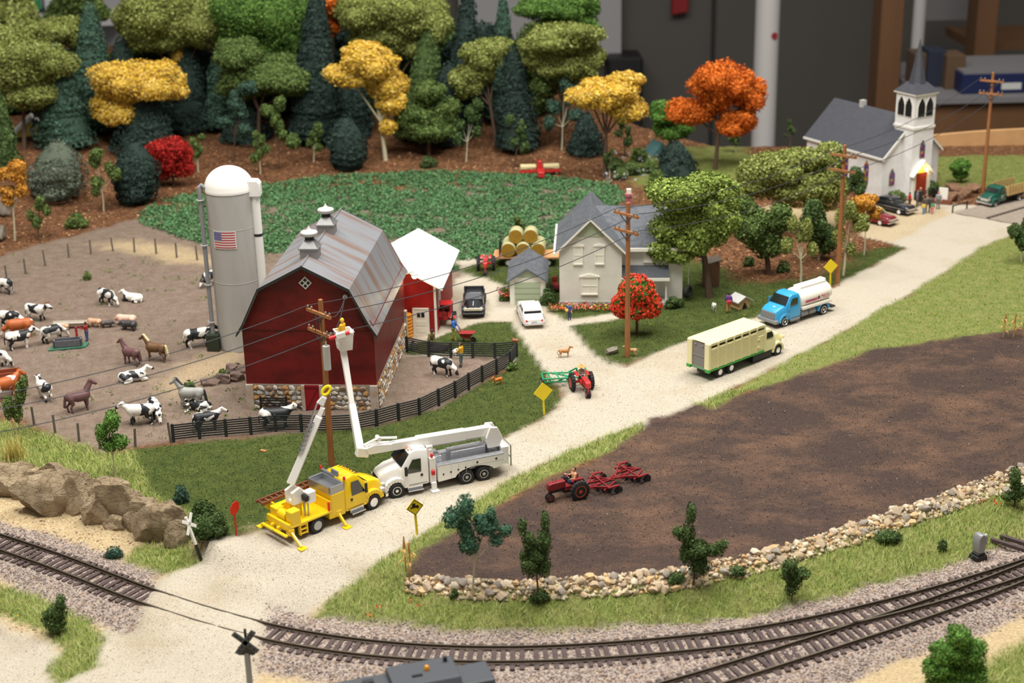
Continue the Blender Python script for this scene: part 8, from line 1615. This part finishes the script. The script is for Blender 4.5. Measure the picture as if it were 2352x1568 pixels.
for nm, lb, base, lobes, pal, kw in (
    ('broadleaf_tree', 'pale olive broad tree crown at the forest corner', (55, 345), [(35, 150, 85, 65), (105, 140, 60, 50), (20, 95, 60, 40), (70, 210, 60, 45)], 'olive', {}),
    ('broadleaf_tree', 'pale olive tree peeking over behind the teal spruce', (130, 285), [(130, 72, 62, 34), (180, 85, 40, 36), (85, 90, 50, 30)], 'olive', {}),
    ('broadleaf_tree', 'big pale olive tree with tall bare trunk over the yellow maple', (458, 305), [(335, 35, 70, 62), (420, 40, 92, 72), (375, 92, 76, 34), (465, 75, 46, 40), (300, 60, 30, 50)], 'olive', {}),
    ('broadleaf_tree', 'big bright green broad tree next to the black spruce', (640, 310), [(560, 30, 76, 70), (645, 55, 76, 92), (610, 120, 70, 52), (690, 110, 40, 56), (540, 80, 40, 50)], 'green', {}),
    ('broadleaf_tree', 'olive flat-crowned tree below the big bright green tree', (592, 338), [(548, 128, 56, 42), (622, 170, 92, 46), (560, 190, 66, 42), (680, 195, 44, 30)], 'mid', {}),
    ('broadleaf_tree', 'pale green wide tree above the centre yellow maple', (900, 310), [(835, 30, 66, 58), (935, 40, 84, 56), (880, 95, 80, 44), (998, 62, 42, 46), (970, 105, 50, 36)], 'olive', {}),
    ('broadleaf_tree', 'pale green leaning tree beside the blue black spruce', (1142, 340), [(1112, 128, 54, 42), (1072, 190, 38, 42), (1140, 108, 36, 26), (1095, 165, 40, 40)], 'olive', {}),
    ('broadleaf_tree', 'pale green spreading tree in front of the wall board', (1290, 335), [(1288, 88, 96, 40), (1240, 122, 54, 48), (1335, 130, 56, 50), (1285, 150, 80, 30), (1330, 170, 44, 30)], 'olive', {}),
    ('broadleaf_tree', 'darker green tree rising behind the pale spreading tree', (1300, 290), [(1262, 15, 84, 40), (1300, 55, 66, 36), (1350, 20, 34, 30), (1330, 80, 50, 36)], 'green', {}),
    ('broadleaf_tree', 'round mid green tree right of the centre yellow maple', (985, 358), [(985, 212, 36, 32), (955, 262, 46, 42), (1012, 266, 46, 46), (985, 300, 64, 30)], 'mid', {}),
    ('broadleaf_tree', 'low bright green tree behind the orange tree', (1540, 352), [(1530, 258, 40, 30), (1545, 300, 48, 26)], 'bright', {}),
    ('yellow_maple', 'bright yellow maple right of the teal spruce', (322, 345), [(305, 188, 96, 50), (282, 245, 78, 48), (375, 178, 50, 42), (250, 178, 34, 36), (395, 205, 34, 30)], 'yellow', dict(rough=.22, leaf=.26)),
    ('yellow_maple', 'golden maple with pale forked trunk above the crop field', (886, 368), [(850, 140, 62, 44), (800, 176, 54, 28), (880, 190, 50, 48), (900, 240, 34, 28), (832, 112, 42, 22), (890, 290, 20, 24)], 'yellow', dict(bark=m_birch, rough=.24, leaf=.26)),
    ('yellow_maple', 'bright yellow tree beside the orange tree', (1388, 408), [(1395, 222, 84, 36), (1430, 190, 48, 28), (1345, 212, 42, 22), (1440, 250, 48, 34), (1375, 200, 40, 26)], 'yellow', dict(rough=.24, leaf=.26)),
    ('orange_maple', 'big orange maple before the white pipe', (1642, 388), [(1660, 190, 76, 54), (1722, 218, 42, 48), (1582, 258, 54, 36), (1692, 282, 48, 32), (1640, 230, 40, 40)], 'orange', dict(rough=.24, leaf=.26)),
    ('orange_maple', 'orange tree glowing between black spruce and pale crowns', (772, 300), [(768, 8, 42, 36), (756, 62, 26, 30)], 'orange', dict(rough=.24, leaf=.3)),
    ('golden_shrub', 'small golden tree behind the tall bare trunk', (420, 300), [(410, 128, 20, 20), (425, 210, 14, 16)], 'yellow', {}),
    ('red_maple', 'small deep red maple above the crop corner', (400, 428), [(388, 358, 46, 46), (410, 378, 34, 36), (372, 390, 30, 28)], 'red', dict(rough=.26, leaf=.24, r=.16)),
    ('orange_birch', 'thin birch with orange leaf clusters at the pasture corner', (34, 552), [(8, 400, 16, 16), (42, 402, 20, 26), (20, 440, 20, 16), (48, 436, 14, 20), (18, 460, 16, 14), (40, 380, 18, 12)], 'gold', dict(bark=m_birch, r=.12, leaf=.22)),
    ('lawn_tree', 'large leafy green tree shading the farmhouse porch', (1630, 682), [(1560, 450, 78, 46), (1622, 428, 70, 36), (1580, 520, 90, 60), (1645, 500, 58, 62), (1535, 578, 56, 34), (1590, 556, 46, 36), (1655, 450, 50, 50)], L3((126, 146, 68), (150, 166, 84), (102, 122, 56)), dict(r=.36, leaf=.24)),
    ('broadleaf_tree', 'yellow green tree left of the church', (1792, 530), [(1775, 390, 78, 48), (1842, 370, 66, 36), (1905, 362, 36, 42), (1830, 430, 84, 48), (1890, 430, 48, 70), (1740, 420, 50, 40)], 'olive', dict(leaf=.24)),
    ('broadleaf_tree', 'dark leafy tree between the lawn tree and the birches', (1766, 628), [(1728, 520, 40, 58), (1762, 560, 42, 42), (1705, 480, 36, 40), (1790, 500, 30, 40)], 'mid', dict(leaf=.24)),
    ('broadleaf_tree', 'tall narrow dark tree behind the birches', (1880, 596), [(1872, 515, 28, 60), (1900, 550, 22, 40)], 'dark', dict(leaf=.24, bark=m_birch, r=.12)),
    ('birch_tree', 'white forked birch behind the tanker truck', (1840, 648), [(1808, 565, 15, 22), (1852, 528, 13, 26), (1822, 515, 12, 20), (1866, 572, 12, 15), (1838, 545, 9, 12)], 'olive', dict(bark=m_birch, r=.13, leaf=.17)),
    ('birch_tree', 'white forked birch beside the roadside utility pole', (1937, 632), [(1955, 485, 15, 26), (1978, 512, 18, 24), (1926, 540, 13, 20), (1954, 572, 11, 15), (1930, 500, 11, 20)], 'olive', dict(bark=m_birch, r=.13, leaf=.17)),
    ('gold_sapling', 'small golden tree in front of the red car', (1985, 585), [(1990, 465, 26, 22), (2010, 490, 14, 18), (1970, 480, 18, 16)], 'gold', dict(bark=m_birch, r=.08, leaf=.18)),
    ('dark_sapling', 'dark leafy sapling at the church wall corner', (1962, 478), [(1965, 402, 16, 22), (1975, 430, 18, 22), (1945, 430, 14, 20)], 'dark', dict(r=.08, leaf=.2)),
    ('green_sapling', 'round green tree beside the plywood edge board', (2207, 418), [(2207, 382, 22, 20), (2205, 400, 18, 14)], 'bright', dict(r=.1, leaf=.22)),
    ('leafy_sapling', 'dark green sapling at the verge by the bridge end', (2346, 600), [(2330, 530, 14, 20), (2350, 545, 16, 34), (2362, 515, 14, 24)], 'dark', dict(bark=m_birch, r=.08, leaf=.18)),
    ('bluegreen_sapling', 'blue green clustered sapling in front of the stone wall', (1083, 1372), [(1040, 1190, 20, 24), (1070, 1165, 17, 30), (1115, 1205, 28, 28), (1078, 1250, 22, 24), (1160, 1218, 15, 13), (1140, 1240, 16, 12), (1128, 1180, 12, 16), (1070, 1215, 18, 26)], L3((72, 108, 84), (88, 126, 98), (58, 92, 72)), dict(r=.07, leaf=.12, rough=.3, bark=m_birch)),
    ('spiky_sapling', 'dark green forked sapling standing before the white wall stone', (1236, 1382), [(1200, 1210, 10, 20), (1215, 1240, 14, 20), (1252, 1200, 9, 26), (1250, 1240, 16, 26), (1230, 1270, 26, 26), (1218, 1300, 24, 26), (1248, 1300, 16, 24), (1205, 1275, 12, 14)], 'dark', dict(r=.07, leaf=.11, rough=.3)),
    ('spiky_sapling', 'dark green sapling with raised side branch by the stone wall', (1591, 1346), [(1588, 1180, 11, 24), (1560, 1222, 14, 14), (1580, 1230, 16, 26), (1600, 1262, 30, 24), (1640, 1262, 22, 14), (1660, 1250, 12, 9), (1605, 1295, 22, 24), (1575, 1270, 14, 22)], 'dark', dict(r=.07, leaf=.11, rough=.3)),
    ('small_bush_tree', 'dark ragged bush on the grass bank below the stone wall', (1818, 1378), [(1815, 1300, 18, 14), (1840, 1318, 18, 14), (1825, 1335, 16, 16), (1808, 1320, 12, 12), (1816, 1352, 12, 14)], 'dark', dict(r=.05, leaf=.11, rough=.3)),
    ('leafy_sapling', 'dark green shrub at the far end of the stone wall', (2330, 1165), [(2332, 1098, 12, 22), (2340, 1130, 16, 20), (2318, 1140, 14, 10)], 'dark', dict(r=.05, leaf=.11, rough=.3)),
    ('bushy_pine', 'bright green dense pine beside the diverging track', (2195, 1590), [(2205, 1462, 30, 28), (2180, 1495, 44, 34), (2225, 1500, 42, 36), (2160, 1540, 40, 34), (2215, 1550, 52, 40), (2190, 1575, 56, 30)], 'bright', dict(r=.08, leaf=.12, rough=.28)),
    ('small_pine', 'small dark green ragged pine on the near grass patch', (138, 1455), [(140, 1385, 10, 18), (133, 1405, 18, 20), (115, 1425, 16, 12), (130, 1432, 20, 18), (108, 1410, 10, 8)], 'dark', dict(r=.05, leaf=.1, rough=.3)),
    ('bright_sapling', 'bright green sapling on the grass bank above the rock ledge', (264, 1097), [(257, 968, 17, 24), (236, 992, 15, 20), (272, 1014, 22, 16), (250, 1022, 16, 14)], 'bright', dict(bark=m_birch, r=.05, leaf=.13, rough=.25)),
    ('bright_sapling', 'thin green sapling at the pasture posts by the brown cow', (44, 1000), [(46, 905, 10, 26), (22, 935, 12, 24), (40, 945, 10, 22), (55, 880, 8, 16)], 'mid', dict(bark=m_birch, r=.05, leaf=.12, rough=.25))):
    tree(nm, lb, base, lobes, pal, group=GF if base[1] < 420 else None, **kw)
# flowering round tree: green crown with red blossoms
def blossoms(t, L):
    VV, FF, CC = [], [], []; n0 = 0
    for c, r in L:
        n = 420; d = RNG.normal(0, 1, (n, 3)); d /= np.linalg.norm(d, axis=1)[:, None]; P = c+d*np.array(r)*1.06; keep = np.ones(n, bool)
        for cl in range(3): V, Fc, C_ = leaves(P+RNG.normal(0, .05, P.shape), d, .2, PAL['blossom'], .5); VV.append(V); FF.append(Fc+n0); CC.append(C_); n0 += len(V)
    npmesh('blossoms', np.concatenate(VV), np.concatenate(FF), m_leaf, t, False, np.concatenate(CC))['kind'] = 'stuff'
tree('flowering_tree', 'round lawn tree covered in red blossoms before the farmhouse', (1462, 768), [(1462, 668, 38, 36), (1432, 700, 26, 28), (1492, 700, 26, 28), (1462, 705, 40, 26)], 'bright', mat('bark_dark', s2l(84, 52, 40), .8), leaf=.16, r=.14, extra=blossoms)
# saplings along the forest edge
rr = random.Random(21)
for k, (bx_, by_, hpx, pal, lb) in enumerate(((598, 400, 90, 'mid', 'pale sapling right of the silo dome'), (640, 388, 150, 'mid', 'loose olive sapling with several clusters above the crop'), (238, 486, 130, 'mid', 'thin sapling left of the rounded black conifer'), (88, 552, 90, 'mid', 'small sapling below the grey green conifer'), (1070, 372, 130, 'dark', 'slim sapling right of the round mid green tree'), (1182, 385, 110, 'dark', 'sapling left of the red implement'), (1290, 345, 150, 'teal', 'slim blue green sapling under the yellow tree'), (535, 372, 170, 'teal', 'blue green sapling in the gap beside the olive tree'), (455, 395, 80, 'mid', 'small sapling behind the silo pipe'), (1435, 360, 80, 'dark', 'small dark sapling under the yellow tree fork'), (1690, 350, 60, 'mid', 'small sapling under the orange tree'), (1815, 330, 50, 'dark', 'low dark sapling behind the church roof'), (720, 372, 80, 'mid', 'olive sapling above the crop by the dark conifer'), (1200, 575, 70, 'mid', 'small birch sapling in front of the hay wagon'), (1400, 410, 60, 'dark', 'dark garden sapling by the yellow tree trunk'))):
    lob = []
    for j in range(6): lob.append((bx_+rr.uniform(-.22, .22)*hpx, by_-hpx*(.42+.58*j/5), hpx*rr.uniform(.07, .13), hpx*rr.uniform(.09, .15)))
    tree('leafy_sapling', lb, (bx_, by_), lob, pal, m_birch if k % 2 == 0 else m_bark, leaf=.22, r=.09, rough=.25)
# bushes
def bush(label, px, py, w, h, pal, leaf=.2, name='bush'):
    g = GP(px, py); s = np.linalg.norm(g-CAM)/F; t = thing(name, label, 'bush', tuple(g)); rx, rz = w*s/2, h*s*.55
    crown('foliage', [((0, 0, rz*.8), (rx*.8, rx*.7, rz)), ((-rx*.45, -.1, rz*.5), (rx*.55, rx*.5, rz*.6)), ((rx*.45, .05, rz*.55), (rx*.55, rx*.5, rz*.65))], pal, leaf, t, rough=.25); MB().cyl((0, 0, -.1), (0, 0, rz*.6), .06, .03, 6).build('stem', m_bark, t)
for a in (('dark green bush at the forest edge below the small sapling', 178, 524, 50, 36, 'mid'), ('dark round bush on the leaf litter above the crop', 985, 384, 40, 26, 'dark'), ('small round green shrub in the pasture', 201, 642, 18, 18, 'mid'), ('dark green shrub beside the rock ledge end', 418, 1155, 34, 42, 'teal'), ('dark green spreading shrub under the rock ledge by the road', 470, 1200, 60, 60, 'dark'), ('wide green shrub at the road corner under the rock ledge', 480, 1232, 90, 60, 'dark'), ('small dark shrub on the sandy strip by the track', 262, 1282, 40, 26, 'teal'), ('small dark bush before the stone wall', 1044, 1372, 20, 22, 'dark'), ('dark bush at the foot of the forked sapling', 1240, 1378, 46, 24, 'dark'), ('dark bush beside the raised branch sapling', 1555, 1338, 40, 24, 'dark'), ('low dark bush at the foot of the stone wall middle', 1690, 1318, 46, 20, 'dark'),
          ('low green bush near the right stone wall', 2040, 1240, 60, 22, 'dark'), ('small dark bush on the bank by the dwarf signal', 2164, 1262, 22, 24, 'dark'), ('dark bush by the church front wall', 2058, 462, 44, 26, 'mid'), ('dark bush beside the church steps', 2140, 448, 34, 34, 'dark'), ('dark bush between garage and farmhouse', 1260, 700, 36, 40, 'dark'), ('dark hedge at the porch end', 1548, 706, 44, 28, 'dark'), ('flowering shrub left of the garage', 1160, 690, 28, 30, 'mid'), ('small green bush by the boulder heap', 512, 862, 22, 14, 'mid'), ('green bush on the boulder heap beside the barn', 545, 850, 22, 16, 'mid'), ('small dark bush in the trees behind the doghouse', 1720, 610, 26, 20, 'dark'), ('round dark bush under the dark leafy tree', 1800, 625, 30, 26, 'dark'), ('green tuft at the pen fence corner', 1178, 848, 26, 16, 'mid'), ('small bush below the grey horse', 435, 890, 26, 16, 'mid')):
    bush(*a, leaf=.11 if a[2] > 1000 else .18)
for k, (px, py, w) in enumerate(((1415, 392, 40), (1450, 402, 50), (1490, 398, 44), (1470, 372, 40), (1425, 412, 34), (1510, 420, 40))):
    bush('loose green garden shrub %s' % ('right of the yellow tree trunk', 'in the middle of the flower garden', 'below the dark teal conifer', 'behind the flower garden', 'at the front of the flower garden', 'between the flower garden and the lawn tree')[k], px, py, w, 34, 'mid', .2)
# ---------------------------------------------------------------- crop
poly = poly_w([(318, 492), (370, 462), (470, 440), (600, 425), (780, 404), (1000, 395), (1250, 405), (1400, 424), (1448, 455), (1300, 530), (1270, 560), (1130, 600), (1060, 605), (1045, 625), (900, 575), (600, 582), (560, 590), (420, 548), (330, 516)])
x = RNG.uniform(-48, 16, 30000); y = RNG.uniform(118, 172, 30000); sd = sdf(x, y, poly); k = (sd > 0) & (fbm(x*.6, y*1.6, 2.2, 71) > .33); k &= ~((np.abs(x-SHX) < 5) & (y < 128)); x, y = x[k], y[k]; z = zat(x, y); n = len(x); m_ = 11
d = RNG.normal(0, 1, (n, m_, 3)); d /= np.linalg.norm(d, axis=2)[..., None]; d[..., 2] = np.abs(d[..., 2]); P = np.stack([x, y, z], 1)[:, None]+d*np.array([.34, .34, .40])*RNG.uniform(.7, 1.2, (n, 1, 1)); V, Fc, C_ = leaves(P.reshape(-1, 3), d.reshape(-1, 3), .21, L3((84, 124, 82), (98, 140, 94), (74, 110, 72), (108, 148, 100)), .4)
tag(npmesh('bean_crop', V, Fc, m_leaf, None, False, C_), 'dense bluish green row crop filling the field behind the barn', 'crop', kind='stuff')
# ---------------------------------------------------------------- grass
def blades(name, label, key, n, box, hl, wd, pal, cat='grass', thr=.5, bend=.6, kind='stuff'):
    x = RNG.uniform(box[0], box[1], n); y = RNG.uniform(box[2], box[3], n); w = wat(key, x, y) if isinstance(key, int) else key(x, y); Pc = np.stack([x, y, np.zeros(n)], 1)-CAM; zf = Pc @ FW; u = W/2+F*(Pc @ RT)/zf; v = H/2-F*(Pc @ UP)/zf
    k = (w > RNG.uniform(thr-.2, thr+.2, n)) & (u > -150) & (u < W+150) & (v < H+120); x, y = x[k], y[k]; n = len(x); z = zat(x, y); P = np.stack([x, y, z-.02], 1); a = RNG.uniform(0, 6.283, n); h = RNG.uniform(hl[0], hl[1], n); ln = RNG.uniform(.1, bend, n)*h; D = np.stack([np.cos(a), np.sin(a), np.zeros(n)], 1); S = np.stack([-np.sin(a), np.cos(a), np.zeros(n)], 1)*wd
    up = np.zeros((n, 3)); up[:, 2] = 1; M_ = P+up*(h*.6)[:, None]+D*(ln*.35)[:, None]; T_ = P+up*(h*.95)[:, None]+D*ln[:, None]; V = np.stack([P-S, P+S, M_+S*.7, M_-S*.7, T_], 1).reshape(-1, 3); f = np.arange(n)[:, None]*5
    Fc = np.concatenate([f+np.array([[0, 1, 2]]), f+np.array([[0, 2, 3]]), f+np.array([[3, 2, 4]])]); pal = L3(*pal); C_ = np.repeat(pal[RNG.integers(0, len(pal), n)]*RNG.uniform(.8, 1.2, (n, 1)), 5, 0)
    return tag(npmesh(name, V, Fc, m_leaf, None, False, C_), label, cat, kind=kind)
LG = [(142, 160, 76), (162, 176, 96), (120, 140, 64), (188, 194, 128), (150, 160, 88)]
blades('long_grass', 'long static grass on the banks by track, rocks and field wall', 7, 240000, (-36, 44, 58, 102), (.12, .45), .016, LG, bend=1.3)
blades('verge_grass', 'short green verge grass beside the upper road', 7, 60000, (14, 62, 98, 172), (.1, .24), .02, [(112, 136, 54), (130, 152, 66), (94, 118, 46)], bend=.8)
blades('lawn_grass', 'short dark green lawn grass around the farm', 1, 150000, (-32, 46, 78, 150), (.06, .14), .03, [(74, 92, 42), (92, 108, 54), (62, 80, 36), (104, 118, 60)], bend=1.0)
def tall(x, y): g = GP(35, 1050); return np.exp(-((x-g[0])**2+(y-g[1])**2)/.25)
g = GP(35, 1055); n = 260; x = RNG.normal(g[0], .35, n); y = RNG.normal(g[1], .2, n); a = RNG.uniform(0, 6.28, n); P = np.stack([x, y, np.full(n, g[2])], 1); h = RNG.uniform(1., 2.2, n); T_ = P+np.stack([np.cos(a)*h*.35, np.sin(a)*h*.35, h], 1); S = np.stack([-np.sin(a), np.cos(a), 0*a], 1)*.02
tag(npmesh('tall_grass_tuft', np.stack([P-S, P+S, T_], 1).reshape(-1, 3), np.arange(n)[:, None]*3+np.array([[0, 1, 2]]), m_leaf, None, False, np.repeat(L3((200, 190, 110), (214, 202, 130))[RNG.integers(0, 2, n)], 3, 0)), 'tall straw yellow grass tuft above the rock ledge', 'grass', kind='stuff')
# weeds in the pasture, flecks of flowers, leaf litter
def clumps(name, label, pts, size, pal, cat, m_=8, sp=(.2, .2, .15), leaf=.12):
    P = np.array(pts); n = len(P); d = RNG.normal(0, 1, (n, m_, 3)); d /= np.linalg.norm(d, axis=2)[..., None]; d[..., 2] = np.abs(d[..., 2]); Q_ = P[:, None, :3]+d*np.array(sp)*P[:, 3][:, None, None]; V, Fc, C_ = leaves(Q_.reshape(-1, 3), d.reshape(-1, 3), leaf, L3(*pal), .5); return tag(npmesh(name, V, Fc, m_leaf, None, False, C_), label, cat, kind='stuff')
n = 700; x = RNG.uniform(-50, -16, n); y = RNG.uniform(92, 140, n); k = (wat(2, x, y) > .7) & (fbm(x, y, 6., 41) > .48); x, y = x[k], y[k]; clumps('pasture_weeds', 'scattered small green weeds over the pasture dirt', np.stack([x, y, zat(x, y), RNG.uniform(.5, 2.2, len(x))], 1), .1, [(92, 116, 48), (112, 132, 62)], 'weeds', 10)
n = 900; x = RNG.uniform(-30, 46, n); y = RNG.uniform(60, 150, n); k = (wat(1, x, y)+wat(7, x, y) > .7) & (fbm(x, y, 5., 43) > .5); x, y = x[k], y[k]; clumps('yellow_wildflowers', 'tiny yellow wildflowers dotting lawn and verges', np.stack([x, y, zat(x, y)+.08, RNG.uniform(.3, 1.1, len(x))], 1), .08, [(226, 190, 40), (206, 166, 30)], 'flowers', 4, (.12, .12, .08), .07)
n = 500; x = RNG.uniform(-30, 46, n); y = RNG.uniform(60, 150, n); k = (wat(1, x, y)+wat(7, x, y)+wat(3, x, y) > .7); x, y = x[k], y[k]; clumps('white_flecks', 'tiny white flecks scattered over lawn and field', np.stack([x, y, zat(x, y)+.07, RNG.uniform(.1, .3, len(x))], 1), .05, [(236, 234, 228)], 'flecks', 2, (.08, .08, .05), .05)
pts = []
for px, py in ((870, 1400), (945, 1385), (965, 1395), (1500, 1345), (1520, 1348), (2250, 1160), (2275, 1156), (2290, 1163), (2316, 1157), (850, 1420), (2305, 1150)): g = GP(px, py); pts.append((*g[:2], g[2]+.2, 1.))
clumps('red_wildflowers', 'little red wildflowers on the grass bank', pts, .1, [(206, 60, 36), (190, 46, 30)], 'flowers', 8, (.25, .2, .1), .11)
pts = []; rr = random.Random(4)
for k in range(70): t = rr.random(); g = GP(1262+t*170+rr.uniform(-4, 4), 712-t*2+rr.uniform(-6, 6)); pts.append((*g[:2], .25, rr.uniform(.6, 1.3)))
for k in range(20): g = GP(1160+rr.uniform(-12, 12), 690+rr.uniform(-10, 4)); pts.append((*g[:2], .6, 1.))
clumps('flower_bed', 'mixed pink, red and yellow flowers along the farmhouse front and garage', pts, .1, [(210, 80, 90), (226, 190, 60), (84, 116, 54), (230, 130, 150), (70, 104, 48), (200, 60, 50)], 'flowers', 14, (.3, .25, .25), .16)
pts = [];
for k in range(60): q = GP(1440+rr.uniform(-50, 80), 395+rr.uniform(-30, 30)); pts.append((*q[:2], q[2]+rr.uniform(.3, .9), 1.))
clumps('white_garden_flowers', 'white and pale blue flowers in the garden behind the farmhouse', pts, .1, [(226, 226, 236), (190, 196, 220)], 'flowers', 5, (.25, .25, .3), .16)
n = 26000; x = RNG.uniform(-70, 48, n); y = RNG.uniform(120, 195, n); k = (wat(4, x, y) > .6) & (y < lerp(x, EX, EY)-.6); x, y = x[k], y[k]; P = np.stack([x, y, zat(x, y)+.05], 1); N = np.zeros_like(P); N[:, 2] = 1; V, Fc, C_ = leaves(P, N, .24, L3((150, 104, 66), (176, 130, 90), (112, 76, 50), (190, 150, 112), (140, 84, 50)), .35)
tag(npmesh('leaf_litter', V, Fc, m_leaf, None, False, C_), 'brown and tan leaf litter on the forest floor', 'leaves', kind='stuff')
# corn stalks
m_corn = mat('dry_corn', s2l(196, 152, 86), .8, var=.15)
def corn(label, px, py, h):
    g = GP(px, py); t = thing('corn_stalk', label, 'corn stalk', tuple(g), R.uniform(0, 6)); MB().tube([(0, 0, -.1), (.04, 0, h*.5), (.0, .03, h)], [.05, .045, .02], 6).build('stalk', m_corn, t); MB().tube([(0, .02, h*.72), (.06, .03, h*1.05)], [.09, .03], 6).build('tassel', mat('corn_tassel', s2l(170, 116, 66), .85), t)
    for k in range(6):
        a = k*2.4; z = h*(.25+.1*k); c, s = math.cos(a), math.sin(a); rg = []
        for q, (r_, dz, w) in enumerate(((0, 0, .04), (.22, .18, .05), (.42, .1, .035), (.52, -.15, .01))): rg.append([(c*r_-s*w, s*r_+c*w, z+dz), (c*r_+s*w, s*r_-c*w, z+dz), (c*r_+s*w, s*r_-c*w, z+dz+.015), (c*r_-s*w, s*r_+c*w, z+dz+.015)])
        MB().loft(rg).build('leaf', m_corn, t)
corn('dry tan corn stalk with tall tassel at the field tip', 932, 1316, 2.2); corn('shorter dry corn stalk behind the tall one at the field tip', 944, 1319, 1.9)
for k, px in enumerate((2304, 2328, 2350, 2372)): corn('dry corn stalk number row at the far field corner'.replace(' number row', ' '+('nearest the road verge', 'second from the road verge', 'third from the road verge', 'last in the row')[k]), px, 775-k*1, 1.9)
